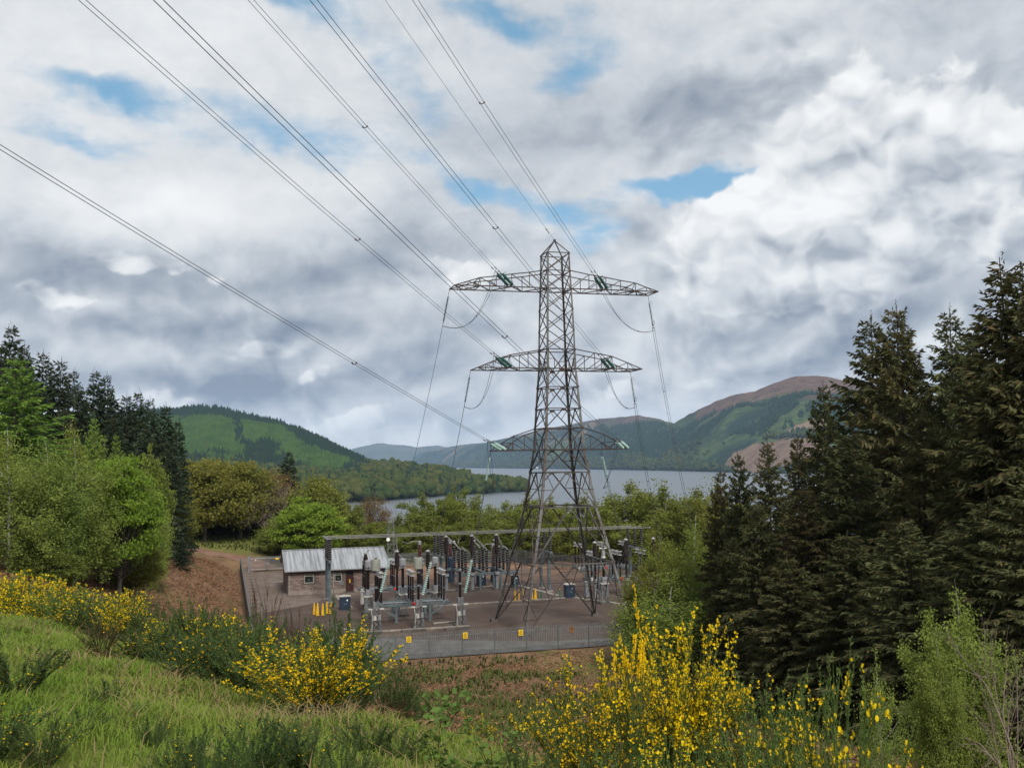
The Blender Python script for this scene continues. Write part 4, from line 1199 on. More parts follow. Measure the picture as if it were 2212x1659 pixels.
proto('sp0', spruce_mesh(101, 22, 4.6, 54, 7, 13, .52, .27, .02), 22, M_DARKBARK, M_SPRUCE)
proto('sp1', spruce_mesh(102, 22, 5.0, 50, 7, 13, .54, .27, .02, .34), 22, M_DARKBARK, M_SPRUCE)
proto('sp2', spruce_mesh(103, 22, 4.4, 54, 7, 13, .50, .27, .02, .30), 22, M_DARKBARK, M_SPRUCE)
proto('sf0', spruce_mesh(111, 22, 4.0, 42, 6, 8, .75, .28), 22, M_DARKBARK, M_SPRUCE2)
proto('sf1', spruce_mesh(112, 22, 3.7, 44, 6, 8, .75, .28, .03, .3), 22, M_DARKBARK, M_SPRUCE2)
proto('sf2', spruce_mesh(113, 22, 4.3, 42, 6, 8, .75, .28, .03, .35), 22, M_DARKBARK, M_SPRUCE2)
proto('lar0', spruce_mesh(121, 17, 3.6, 46, 7, 13.0, .42, .34, .02, .3), 17, M_BARK, M_LARCH)
proto('bi0', birch_mesh(131, 13, 3.4, 44, 95, .16, 1.1), 13, M_BIRCH, M_BIRCHL)
proto('bi1', birch_mesh(132, 13, 3.8, 48, 95, .16, 1.0), 13, M_BIRCH, M_BIRCHL)
proto('bi2', birch_mesh(133, 13, 3.5, 46, 95, .16, 1.35), 13, M_BIRCH, M_BIRCHL)
proto('bf0', birch_mesh(141, 13, 3.6, 34, 80, .25, .8), 13, M_BIRCH, M_BIRCHO)
proto('bf1', birch_mesh(142, 13, 4.0, 36, 80, .25, .85), 13, M_BIRCH, M_BIRCHO)
proto('bf2', birch_mesh(143, 13, 3.2, 32, 80, .25, .75), 13, M_BIRCH, M_BIRCHO)
proto('map0', round_mesh(151, 13, 5.0, 230, 130, .30, -.02, .36, .62, shell=.4), 13, M_BARK, M_MAPLE)
proto('map1', round_mesh(152, 13, 5.4, 230, 110, .38, -.02, .34, .62, shell=.4), 13, M_BARK, M_MAPLE)
proto('oak0', round_mesh(161, 13, 5.2, 170, 90, .38, .0, .55, .85, shell=.45), 13, M_BARK, M_OAK)
proto('oak1', round_mesh(162, 13, 5.6, 170, 90, .38, .0, .55, .85, shell=.45), 13, M_BARK, M_OAK)
proto('oak2', round_mesh(163, 13, 4.6, 160, 90, .38, -.02, .6, .85, shell=.45), 13, M_BARK, M_BIRCHO)
proto('rus0', round_mesh(171, 13, 4.6, 150, 50, .30, .0, .6, .95, shell=.45), 13, M_BARK, M_RUST)
proto('bare0', bare_mesh(181, 12, .85, 6, 7, .17, .12), 12, M_TWIG, M_TWIG)
proto('bare1', bare_mesh(182, 12, .8, 6, 6, .17, .16), 12, M_TWIG, M_TWIG)
proto('bare2', bare_mesh(183, 12, 1.0, 5, 7, .11, .04, .6), 12, M_TWIG, M_TWIG)
proto('byou', birch_mesh(191, 13, 2.9, 60, 120, .13, .8, .05, .75, 5, .36), 13, M_BIRCH, M_YOUNG)
proto('bsparse', birch_mesh(192, 13, 2.6, 26, 50, .15, .8, .08), 13, M_BIRCH, M_YOUNG)


def _width(me):
    co = np.empty(len(me.vertices) * 3, np.float32); me.vertices.foreach_get('co', co); co = co.reshape(-1, 3)
    return 2 * np.percentile(np.hypot(co[:, 0], co[:, 1]), 88)


WIDTH = {k: _width(TREES[k][1]) for k in TREES}
KIND = {'s': ('spruce_tree', 'tree'), 'l': ('larch_tree', 'tree'), 'b': ('birch_tree', 'tree'), 'm': ('maple_tree', 'tree'), 'o': ('oak_tree', 'tree'), 'r': ('broadleaf_tree', 'tree')}


def plant(key, x, ytop, Y, wpx, label, group=None, rz=None, name=None, sink=.25, base=None, cmat=None):
    """stand a tree at distance Y so that its top reaches the height seen at (x, ytop)"""
    trunk, crown, H, mt, mc = TREES[key]
    P = at(x, ytop, Y); z0 = (gz(P[0], P[1]) if base is None else base) - sink; h = (P[2] - z0) * (1.06 if key[:2] in ('bi', 'bf') else 1.0)
    w = wpx / 2195.2 * Y / WIDTH[key] if wpx else h / H
    r = thing(name or ('bare_tree' if key.startswith('bare') else KIND[key[0]][0]), label, 'tree', (P[0], P[1], z0), rnd.uniform(0, 6.28) if rz is None else rz, group)
    r.scale = (w, w, h / H); r.rotation_euler[0] = rnd.uniform(-.025, .025); r.rotation_euler[1] = rnd.uniform(-.025, .025)
    link('trunk', trunk, mt, r)
    c = link('twigs' if key.startswith('bare') else 'crown', crown, mc, r)
    if cmat is not None: c.material_slots[0].link = 'OBJECT'; c.material_slots[0].material = cmat
    return r


GL = 'spruces on the hill at the left'
for i, (x, y, Y, w, lab) in enumerate([
        (12, 742, 108, 120, 'dark spruce with its top at the left edge, just below the tallest tip'), (27, 698, 116, 130, 'tallest dark spruce at the left, its tip alone against the sky'),
        (63, 742, 112, 110, 'dark spruce standing second from the left in the row on the skyline'), (95, 757, 118, 110, 'dark spruce above the right shoulder of the tall green larch'),
        (123, 772, 115, 110, 'dark spruce right of the larch top, first of a dense pair'), (155, 797, 122, 115, 'dark spruce left of the gap in the skyline row'),
        (182, 835, 118, 100, 'short dark spruce filling the gap of the skyline row'), (209, 797, 130, 105, 'dark spruce left of the twin spires in the middle of the row'),
        (238, 806, 132, 105, 'dark spruce right of the twin spires in the middle of the row'), (268, 850, 128, 100, 'short dark spruce right of the twin spires'),
        (300, 842, 140, 95, 'slender dark spruce third from the end of the row'), (330, 857, 138, 95, 'dark spruce second from the end of the row'),
        (355, 872, 142, 100, 'last tall dark spruce before the green hill'), (383, 905, 150, 80, 'dark spruce at the right end of the row, leaning down to the oaks'),
        (140, 880, 105, 110, 'dark spruce half hidden behind the pale birches'), (250, 900, 118, 110, 'dark spruce behind the little light larch'), (320, 930, 126, 110, 'dark spruce low at the wood edge'),
        (365, 960, 136, 90, 'dark spruce low at the corner of the wood beside the oaks'), (60, 830, 98, 120, 'dark spruce hidden behind the bright larch')]):
    plant(('sf0', 'sf1', 'sf2')[i % 3], x, y, Y, w, lab, GL)
GB = 'pale spring trees at the left edge'
for key, x, y, Y, w, lab in [
        ('lar0', 42, 768, 80, 235, 'tall bright green larch at the left edge in front of the dark spruces'),
        ('bi1', 25, 925, 66, 210, 'big weeping birch at the left edge under the tall larch'),
        ('bi0', 108, 955, 68, 150, 'weeping birch with a pale leaning trunk between two bigger birches'),
        ('bi2', 168, 940, 71, 165, 'large weeping birch with a white trunk beside the lime green maple'),
        ('lar0', 202, 898, 96, 74, 'small light green larch standing against the dark spruces'),
        ('lar0', 259, 935, 100, 62, 'smallest light green larch, narrow and alone against the spruces'),
        ('bf1', 152, 905, 86, 120, 'rounded pale birch showing over the weeping birches'),
        ('bf0', 230, 952, 86, 130, 'olive birch behind the lime green maple'),
        ('bf2', 335, 960, 108, 80, 'slim dull green birch in front of the last spruces'),
        ('bi0', 318, 1040, 96, 90, 'dull green birch in shade right of the lime green maple'),
        ('bf1', -40, 900, 74, 190, 'birch cut by the left edge of the view'),
        ('map0', 258, 984, 76, 165, 'lime green maple standing at the edge of the bracken'),
        ('oak2', 120, 1190, 66, 120, 'low green scrub between the white birch trunks'), ('oak2', 285, 1175, 80, 110, 'low green scrub in the shade under the lime green maple'),
        ('map0', 218, 1040, 80, 110, 'small lime green maple behind the larger one')]:
    plant(key, x, y, Y, w, lab, GB)
GO = 'oaks and bare trees beyond the bracken field'
for key, x, y, Y, w, lab in [
        ('oak2', 398, 1008, 172, 130, 'green oak beside the corner of the spruce wood'), ('oak0', 445, 992, 172, 160, 'broad olive oak with the highest crown of its group'),
        ('oak1', 520, 1004, 176, 150, 'broad yellow-olive oak right of the highest one'), ('rus0', 590, 1016, 182, 110, 'brownish tree coming into leaf left of the lone spruce'),
        ('bare0', 575, 1035, 176, 200, 'large grey leafless tree above the track'), ('oak2', 440, 1062, 178, 150, 'dark green tree in front of the olive oaks'),
        ('oak0', 508, 1062, 181, 130, 'olive oak standing low in front of the bare tree'), ('oak2', 372, 1075, 140, 90, 'low green tree where the spruce wood meets the bracken'),
        ('bare1', 630, 1050, 172, 120, 'smaller leafless tree behind the end of the house'), ('oak1', 475, 1000, 190, 130, 'oak crown peeping over the gap between the olive oaks'),
        ('oak2', 398, 1120, 176, 130, 'low scrubby tree at the corner of the bracken field'), ('oak0', 462, 1122, 184, 130, 'low olive scrub under the broad oaks'),
        ('oak2', 545, 1118, 186, 120, 'low dark scrub above the track, left of the leafless tree'), ('oak2', 605, 1130, 168, 90, 'low scrub behind the end of the house'),
        ('sf1', 623, 973, 236, 66, 'lone dark spruce standing over the oaks'), ('map1', 668, 1072, 160, 135, 'bright green maple right behind the stone house'),
        ('oak2', 688, 1040, 174, 125, 'olive tree rising behind the bright green maple'), ('bf0', 738, 1068, 182, 90, 'thin olive birch right of the bright green maple'),
        ('rus0', 800, 1074, 198, 85, 'brown twiggy tree against the near water'), ('bare1', 762, 1098, 190, 70, 'small leafless brown tree behind the roof ridge'),
        ('bf1', 640, 1100, 178, 80, 'small birch filling the gap left of the bright maple')]:
    plant(key, x, y, Y, w, lab, GO)
GR = 'birches in a row behind the yard'
for key, x, y, Y, w, lab in [
        ('bf2', 815, 1130, 182, 70, 'low birch behind the right end of the roof'), ('bf0', 857, 1110, 192, 70, 'birch behind the small lattice mast'), ('bf1', 889, 1126, 180, 80, 'birch just right of the small lattice mast'),
        ('bf0', 921, 1064, 186, 78, 'first of three tall pointed birches left of the pylon'), ('bf2', 962, 1052, 190, 72, 'second and tallest of the pointed birches left of the pylon'),
        ('bf1', 1006, 1049, 184, 80, 'third pointed birch left of the pylon'), ('bf0', 1046, 1122, 178, 76, 'low birch in the dip left of the pylon'),
        ('bf1', 1092, 1078, 182, 84, 'birch behind the left legs of the pylon'), ('bf2', 1130, 1064, 190, 74, 'birch between the left pylon legs'), ('bf0', 1165, 1082, 180, 74, 'birch behind the middle of the pylon'),
        ('bf2', 1202, 1072, 187, 66, 'thin-topped birch inside the pylon'), ('bf1', 1240, 1095, 178, 70, 'low birch behind the right pylon legs'), ('bf0', 1268, 1066, 184, 84, 'birch just right of the pylon body'),
        ('bf2', 1312, 1078, 176, 66, 'small birch left of the biggest birch'), ('bf1', 1364, 1034, 172, 122, 'biggest broad birch right of the pylon'), ('rus0', 1405, 1082, 186, 56, 'rust coloured tree between two tall birches'),
        ('bf0', 1439, 1041, 164, 92, 'tall birch second to the right of the pylon'), ('bf1', 1503, 1047, 148, 120, 'spreading birch next to the right-hand spruces'), ('bf0', 1550, 1040, 140, 90, 'birch half hidden by the right-hand spruces'),
        ('bf1', 780, 1118, 176, 70, 'low birch behind the roof ridge'), ('bf2', 985, 1120, 174, 76, 'young birch under the pointed birches'), ('bf0', 1130, 1112, 172, 84, 'young birch behind the back fence left of centre'),
        ('bf1', 1205, 1118, 172, 80, 'young birch behind the back fence at the centre'), ('bf2', 1335, 1108, 168, 76, 'young birch behind the back fence at the right'), ('bf0', 1400, 1105, 160, 80, 'young birch in front of the rust coloured tree'),
        ('bf1', 1460, 1110, 150, 90, 'young birch at the right end of the back fence'), ('bf0', 935, 1118, 174, 70, 'young birch left of the pointed birches'), ('bf1', 1065, 1128, 170, 76, 'young birch in the dip by the water'), ('bf2', 850, 1128, 172, 70, 'young birch beside the lattice mast')]:
    plant(key, x, y, Y, w * 1.3, lab, GR)
GS = 'spruces filling the right side'
for i, (x, y, Y, w, lab) in enumerate([
        (1551, 1014, 74, 110, 'small spruce with a bent top at the left end of the right-hand wood'), (1604, 976, 70, 120, 'low spruce left of the pointed pair'),
        (1655, 948, 66, 150, 'pointed low spruce in front of the clear-felled hill'), (1719, 940, 74, 130, 'narrow low spruce with a bare leader'),
        (1772, 826, 76, 150, 'open-branched spruce standing apart at the edge of the wood'), (1868, 680, 68, 250, 'tall ragged spruce, first of the high ones'),
        (1935, 658, 63, 240, 'tall spruce with the sharpest tip among the high ones'), (1966, 690, 70, 200, 'tall spruce close behind the sharp-tipped one'),
        (2052, 663, 61, 250, 'tall spruce standing free in the middle of the right-hand wood'), (2088, 716, 68, 190, 'thin spruce tip behind the free standing spruce'),
        (2116, 704, 72, 190, 'reddish thin spruce tip left of the largest tree'), (2186, 556, 48, 400, 'largest spruce rising out of view at the right edge'),
        (2235, 572, 46, 360, 'spruce cut by the right edge of the view'), (1640, 1085, 60, 180, 'low dark spruce over the front birch'), (1745, 1050, 58, 220, 'dark spruce filling the middle of the wood edge'),
        (1850, 930, 58, 240, 'dark spruce in front of the tall ragged one'), (1985, 880, 53, 260, 'dark spruce below the sharp-tipped one'), (2110, 900, 47, 280, 'dark spruce left under the largest tree'),
        (1820, 1150, 50, 240, 'shaggy dark spruce low above the yellow broom'), (1960, 1120, 44, 280, 'shaggy dark spruce behind the sparse young birch'), (1580, 1160, 64, 150, 'dark spruce close behind the front birch'),
        (1700, 1200, 54, 200, 'low shaggy spruce at the foot of the wood'), (2120, 1080, 40, 300, 'shaggy dark spruce behind the leafless tree'), (2230, 980, 38, 300, 'dark spruce at the right edge behind the leafless tree')]):
    plant(('sp0', 'sp1', 'sp2')[i % 3], x, y, Y, w * 1.12, lab, GS)
plant('bi1', 1498, 1108, 82, 205, 'leafy birch in front of the yard, its crown over the right end of the fence', cmat=M_BIRCHO)
plant('bi0', 1412, 1158, 80, 150, 'smaller leafy birch leaning left over the pylon foot at the right', cmat=M_BIRCHO)
plant('bi2', 1450, 1240, 76, 225, 'low bushy birch at the end of the front fence')
plant('bi0', 1540, 1190, 78, 120, 'shaded birch squeezed between the front birch and the spruces')
plant('byou', 2070, 1222, 24, 170, 'fresh green birch in the bottom right corner')
plant('byou', 2030, 1330, 22.5, 110, 'second stem of the green birch at the bottom right, shorter')
plant('bsparse', 1892, 1385, 30, 80, 'sparse young birch in front of the dark wood')
plant('bare2', 2160, 1172, 22, 250, 'pale leafless tree behind the green birch at the bottom right')
r = plant('sf0', 392, 1163, 118, 34, 'little dark spruce alone in the bracken field')
# ================================================================== SUBSTATION
def post_ins(mb, z0, z1, r=.12, n=14, k=8, c=(0, 0)):
    """a slender insulator post: a core with a row of sheds"""
    prof = [(r * .7, 0)]; h = (z1 - z0) / n
    for i in range(n): prof += [(r * .72, h * (i + .1)), (r, h * (i + .55)), (r * .72, h * (i + .9))]
    prof.append((r * .7, z1 - z0)); mb.lathe((c[0], c[1], z0), prof, k)


def G(a, b, z=0.0): return wor(a, b, z)


# ---- capacitor voltage transformers on lattice stools, front row
def stool(mb, w, h, z0=.15):
    for sx in (-1, 1):
        for sy in (-1, 1): mb.beam((sx * w * .5, sy * w * .5, z0), (sx * w * .38, sy * w * .38, h), .07)
    for k in range(2):
        za, zb = z0 + (h - z0) * k / 2, z0 + (h - z0) * (k + 1) / 2
        for sy in (-1, 1):
            mb.beam((-w * .47, sy * w * .47, za), (w * .42, sy * w * .42, zb), .045); mb.beam((w * .47, sy * w * .47, za), (-w * .42, sy * w * .42, zb), .045)
            mb.beam((sy * w * .47, -w * .47, za), (sy * w * .42, w * .42, zb), .045)
    for sy in (-1, 1):
        mb.beam((-w * .44, sy * w * .44, (z0 + h) / 2), (w * .44, sy * w * .44, (z0 + h) / 2), .05)


def make_cvt(label, a, b, trap):
    t = thing('voltage_transformer', label, 'transformer', G(a, b), YAW, 'voltage transformers along the front of the yard')
    MB().box((0, 0, .08), (1.25, 1.0, .22)).build('plinth', M_CONCD, t)
    s = MB(); stool(s, .82, 2.05); tag(s.build('stool', M_GALV, t), kind='stuff')
    MB().box((-.55, 0, 2.06), (.42, .5, .07)).build('top_plate', M_WHITEBOX, t); MB().box((.55, 0, 2.06), (.42, .5, .07)).build('top_plate', M_WHITEBOX, t)
    MB().box((0, 0, 2.42), (.52, .52, .66)).build('base_tank', M_GREYBOX, t)
    m = MB(); post_ins(m, 2.76, 4.0, .155, 14); m.build('insulator', M_PORC, t)
    MB().lathe((0, 0, 4.0), [(.16, 0), (.17, .03), (.17, .17), (.16, .2)], 10).build('flange', M_GALV, t)
    m = MB(); post_ins(m, 4.2, 5.3, .155, 13); m.build('insulator', M_PORC, t)
    MB().lathe((0, 0, 5.3), [(.17, 0), (.18, .2), (.1, .26)], 10).build('cap', M_GALV, t)
    MB().box((-.18, -.42, 1.25), (.30, .2, .42)).build('junction_box', M_WHITEBOX, t)
    MB().box((.28, -.42, 1.3), (.24, .2, .5)).build('junction_box', M_GREYBOX, t)
    MB().tube((.12, -.45, .1), (.12, -.45, 1.0), .03, None, 5).build('cable', M_BLACK, t)
    m = MB(); m.path([(-.5, -.35, 2.05), (-.42, -.5, 1.3), (-.5, -.7, .1)], .03, 5); m.build('earth_strip', M_WHITEBOX, t)
    if trap:
        d = MB(); d.lathe((0, 0, 5.72), [(.40, 0), (.44, .02), (.44, .5), (.445, .52), (.445, .56), (.44, .58), (.44, 1.06), (.40, 1.1)], 20); d.build('line_trap', M_TANK, t)
        f = MB()
        for q in range(4): f.beam((math.cos(q * 1.57) * .2, math.sin(q * 1.57) * .2, 5.5), (math.cos(q * 1.57) * .36, math.sin(q * 1.57) * .36, 5.73), .05)
        tag(f.build('trap_feet', M_STEELD, t), kind='stuff')
        MB().lathe((.02, 0, 6.82), [(.14, 0), (.12, .08), (.05, .14)], 8).build('trap_lid', M_STEELD, t)
    return t


make_cvt('front voltage transformer furthest left, a khaki drum on its top', -17.42, 4.4, True)
make_cvt('middle front voltage transformer, a khaki drum on its top', -13.25, 4.4, True)
make_cvt('front voltage transformer nearest the pylon, bare cap on top', -9.08, 4.4, False)

# ---- centre-break disconnectors: platform on legs, three phases of three posts with white grading rings
ARM = MB(); ARM.tube((0, -1.35, .22), (0, 1.35, .22), .055, None, 8); ARM.box((0, 0, .16), (.22, .5, .22)); ARM.tube((0, -.55, .34), (0, .2, .34), .04, None, 6)
ARM.lathe((0, 1.28, .06), [(.05, 0), (.13, .1), (.05, .3)], 8)
ARM_ME = ARM.mesh('contact_arm')
RING = MB()
for z in (.0, .42): RING.lathe((0, 0, z), [(.10, 0), (.28, .015), (.30, .045), (.28, .075), (.10, .09)], 14)
for q in range(3): RING.tube((math.cos(q * 2.1) * .12, math.sin(q * 2.1) * .12, .05), (math.cos(q * 2.1) * .12, math.sin(q * 2.1) * .12, .45), .025, None, 5)
RING_ME = RING.mesh('grading_ring')
_p = MB(); post_ins(_p, 0, 1.22, .115, 14); POSTA = _p.mesh('insulator')
_p = MB(); post_ins(_p, 0, 1.22, .105, 14); POSTB = _p.mesh('insulator')
_p = MB(); _p.lathe((0, 0, 0), [(.12, 0), (.13, .05), (.12, .09)], 8); FLG = _p.mesh('flange')


def make_disc(label, a, b, rows=(-1.25, 0, 1.25), step=3.2, z=1.95):
    t = thing('disconnector', label, 'disconnector', G(a, b), YAW, 'centre-break disconnectors on low platforms')
    L = step * 2 + 1.2
    for sy in (-1.35, 1.35): MB().box((0, sy, z - .12), (L, .16, .24)).build('platform_beam', M_BEAM, t)
    for sx in (-L / 2 + .08, -step / 2, step / 2, L / 2 - .08): MB().box((sx, 0, z - .13), (.14, 2.6, .2)).build('cross_beam', M_BEAM, t)
    for sx in (-1.72, 1.72):
        for sy in (-1.3, 1.3):
            MB().box((sx, sy, z / 2 - .12), (.24, .24, z - .24)).build('leg', M_BEAM, t)
            MB().box((sx, sy, .05), (.6, .6, .12)).build('footing', M_CONCD, t)
        for s2 in (-1, 1):
            pass
    for sx in (-1, 1): MB().beam((sx * 1.8, -1.3, .7), (sx * (L / 2 - .3), -1.3, z - .22), .12).build('strut', M_BEAM, t)
    for i in (-1, 0, 1):
        for y in rows:
            o = link('insulator', POSTA, M_PORC, t); o.location = (i * step, y, z + .12)
            o = link('flange', FLG, M_GALV, t); o.location = (i * step, y, z + 1.34)
            o = link('insulator', POSTB, M_PORC, t); o.location = (i * step, y, z + 1.43)
            o = link('grading_ring', RING_ME, M_LIGHTMETAL, t); o.location = (i * step, y, z + 2.66)
            MB().box((i * step, y, z + .05), (.3, .34, .16)).build('base', M_GALV, t)
        o = link('contact_arm', ARM_ME, M_LIGHTMETAL, t); o.location = (i * step, 0, z + 2.72)
        MB().tube((i * step - .1, -1.5, z - .02), (i * step - .1, 1.4, z + .02), .04, None, 6).build('drive_rod', M_LIGHTMETAL, t)
    MB().tube((-L / 2, -1.2, z + .10), (L / 2 - .2, -1.2, z + .12), .035, None, 6).build('linkage', M_GALV, t)
    MB().tube((-L / 2, -1.0, z + .14), (L / 2 - .2, -1.0, z + .16), .03, None, 6).build('linkage', M_BEAM, t)
    MB().box((0.05, -1.52, z - .02), (.26, .2, .26)).build('lock_box', M_RED, t)
    MB().box((-L / 2 + .1, -1.5, z - .02), (.2, .14, .44)).build('end_plate', M_WHITEBOX, t)
    return t


d0 = make_disc('low platform of switch posts in front, with a red box on its beam', -13.15, 9.3)
dup(d0, 'switch platform set back behind the tall left-hand breakers', G(-13.0, 22.0), group='centre-break disconnectors on low platforms')
dup(d0, 'switch platform at the right behind the pylon leg, white rings above its posts', G(17.0, 34.0), group='centre-break disconnectors on low platforms')
dup(d0, 'switch platform at the far right by the front birch, white rings above its posts', G(14.2, 21.5), group='centre-break disconnectors on low platforms')

# ---- current transformers
def make_ct(label, a, b, white=False):
    t = thing('current_transformer', label, 'transformer', G(a, b), YAW, 'current transformers behind the front platforms')
    MB().box((0, 0, .08), (1.2, 1.2, .2)).build('plinth', M_CONCD, t)
    s = MB(); stool(s, .85, 2.2); tag(s.build('stool', M_GALV, t), kind='stuff')
    MB().box((0, 0, 2.26), (.9, .8, .10)).build('top_plate', M_WHITEBOX, t)
    MB().box((0, 0, 2.66), (.5, .5, .66)).build('base_tank', M_GREYBOX, t)
    m = MB(); post_ins(m, 3.0, 5.1, .19, 20, 9); m.build('insulator', M_PORC, t)
    if white:
        MB().lathe((0, 0, 5.1), [(.30, 0), (.22, .2), (.2, .9), (.25, .94), (.25, 1.0)], 12).build('head', M_LIGHTMETAL, t)
        MB().tube((-.5, 0, 6.15), (.5, 0, 6.15), .09, None, 8).build('terminal_bar', M_LIGHTMETAL, t)
    else:
        MB().lathe((0, 0, 5.1), [(.2, 0), (.34, .08), (.37, .14), (.37, .78), (.33, .86), (.1, .92)], 14).build('head', M_GREYBOX, t)
        for s in (-1, 1): MB().tube((0, s * .3, 5.45), (0, s * .85, 5.45), .05, None, 6).build('terminal', M_LIGHTMETAL, t)
        MB().lathe((0, 0, 5.02), [(.36, 0), (.38, .03), (.36, .06)], 14).build('rim', M_LIGHTMETAL, t)
    return t


make_ct('grey-headed current transformer furthest left, half behind the khaki drum', -17.05, 12.6)
make_ct('grey-headed current transformer in the middle of its row', -13.35, 12.9)
make_ct('grey-headed current transformer nearest the pylon', -9.75, 13.4)
make_ct('current transformer with a pale T-shaped head behind the right pylon leg', 9.5, 13.4, True)

# ---- live-tank circuit breakers: fat upper column on a slim one
def make_cb(label, a, b, top=6.3, wide=.27, group='circuit breakers', bar=True):
    t = thing('circuit_breaker', label, 'circuit breaker', G(a, b), YAW, group)
    MB().box((0, 0, .08), (.9, .9, .2)).build('plinth', M_CONCD, t)
    MB().box((0, 0, 1.05), (.34, .34, 1.9)).build('pedestal', M_GALV, t)
    MB().box((0, -.1, 2.1), (.5, .5, .34)).build('mechanism_box', M_GREYBOX, t)
    m = MB(); post_ins(m, 2.28, 4.3, .155, 20); m.build('insulator', M_PORC, t)
    m = MB(); h = top - 4.45; n = 18
    prof = [(.12, 0), (.15, .12)]
    for i in range(n):
        r = wide * (1.0 if 2 <= i < n - 2 else .8); prof += [(r * .86, .15 + (h - .3) * i / n), (r, .15 + (h - .3) * (i + .5) / n)]
    prof += [(.14, h - .1), (.12, h)]; m.lathe((0, 0, 4.45), prof, 12); m.build('interrupter', M_PORC, t)
    m = MB(); m.box((0, 0, 4.38), (.28, .28, .18)); m.build('joint', M_STEELD, t)
    MB().lathe((0, 0, top), [(.24, 0), (.26, .03), (.26, .1), (.2, .13), (.06, .24)], 12).build('cap', M_LIGHTMETAL, t)
    MB().tube((0, -.1, 4.4), (.55, -1.1, 4.75), .06, None, 6).build('terminal_arm', M_STEELD, t)
    if bar: MB().tube((0, .1, top + .05), (.5, 1.0, top + .3), .05, None, 6).build('terminal_arm', M_STEELD, t)
    return t


GC = 'tall black circuit breakers'
make_cb('tall black breaker column furthest left, standing in front of the house roof', -16.83, 16.2, 6.35, .27, GC)
make_cb('tall black breaker column right of the house roof end', -13.42, 16.2, 6.4, .27, GC)
make_cb('tall black breaker column just left of the grey-headed transformer nearest the pylon', -10.0, 16.2, 6.3, .27, GC)
for a, lab in ((-4.9, 'left one of three black breakers with a slanting pale bar behind the busbars'), (-1.6, 'middle one of three black breakers with a slanting pale bar behind the busbars'), (1.6, 'right one of three black breakers with a slanting pale bar left of the pylon legs')):
    t = make_cb(lab, a, 31.0 - .5, 6.75, .29, GC, False)
    MB().tube((.15, 0, 6.8), (2.0 if a < 0 else 1.0, .6, 5.1), .075, None, 8).build('pale_bar', M_LIGHTMETAL, t)
make_cb('black breaker with a flat white cap behind the right-hand pylon legs', 10.0, 17.5, 6.4, .27, GC)
make_cb('black breaker with a flat white cap right of the pylon', 13.9, 17.5, 6.6, .27, GC)
make_cb('black breaker half hidden by the front birch', 17.4, 17.5, 6.6, .27, GC)

# ---- stacks of dark pedestal insulators
SHED = MB(); CAPS = MB()
for i in range(9):
    z = i * .28; SHED.lathe((0, 0, z + .05), [(.13, 0), (.185, .02), (.185, .17), (.15, .19)], 9); CAPS.lathe((0, 0, z - .02), [(.10, 0), (.21, .015), (.21, .05), (.10, .075)], 9)
CAPS.lathe((0, 0, 2.5), [(.1, 0), (.16, .02), (.14, .1)], 9)
SHED_ME = SHED.mesh('shed_stack'); CAPS_ME = CAPS.mesh('metal_caps')


def stack(parent, x, y, z, s=1.0):
    o = link('shed_stack', SHED_ME, M_PORC, parent); o.location = (x, y, z); o.scale = (1, 1, s)
    q = link('metal_caps', CAPS_ME, M_GALV, o); q['kind'] = 'stuff'; o['kind'] = 'stuff'
    return o


def make_gantry(label, a, zl=4.7):
    t = thing('busbar_support', label, 'busbar support', G(a, 27.8), YAW, 'twin-legged supports under the busbars')
    for y in (-1.6, 1.75): MB().box((0, y, zl / 2), (.32, .32, zl)).build('leg', M_BEAM, t); MB().box((0, y, .05), (.8, .8, .14)).build('footing', M_CONC, t)
    MB().box((0, 0, zl + .1), (.3, 5.4, .22)).build('beam', M_GALV, t)
    for y in (-2.2, 0, 2.2): stack(t, 0, y, zl + .24, .96)
    for y in (-2.2, 0, 2.2): MB().box((0, y, zl + 2.68), (.2, .2, .12)).build('clamp', M_GALV, t)
    return t


make_gantry('busbar support in front of the house', -19.72)
make_gantry('busbar support with three insulator stacks left of the first pale bar', -6.45)
make_gantry('busbar support standing behind the pylon legs', 7.15)
make_gantry('busbar support at the right end of the busbars beside the birch', 19.3)
for y, lab in ((-2.2, 'front busbar tube of the three running across the yard'), (0, 'middle busbar tube of the three running across the yard'), (2.2, 'rear busbar tube of the three running across the yard')):
    t = thing('busbar', lab, 'busbar', G(0, 27.8 + y, 7.42), YAW, 'parallel busbar tubes over the yard')
    e = 19.95 - y * .18
    MB().tube((-19.95, 0, 0), (e, 0, 0), .043, None, 8).build('tube', M_BUS, t)
    MB().lathe((e, 0, 0), [(.09, 0), (.10, .05), (.10, .2), (.05, .26)], 8, (1, 0, 0)).build('end_cap', M_GALV, t)
    MB().lathe((-19.95, 0, 0), [(.09, 0), (.10, .05), (.10, .2), (.05, .26)], 8, (-1, 0, 0)).build('end_cap', M_GALV, t)
# droppers from the busbars
t = thing('busbar_dropper', 'pale tube dropping from the front busbar over the end of the house roof', 'busbar', G(-11.9, 25.6, 7.35), YAW)
MB().path([(0, 0, 0), (.02, 0, -1.2), (.05, -.3, -1.9), (.5, -1.2, -2.4), (1.2, -2.2, -2.5)], .055, 6).build('tube', M_BUS, t)

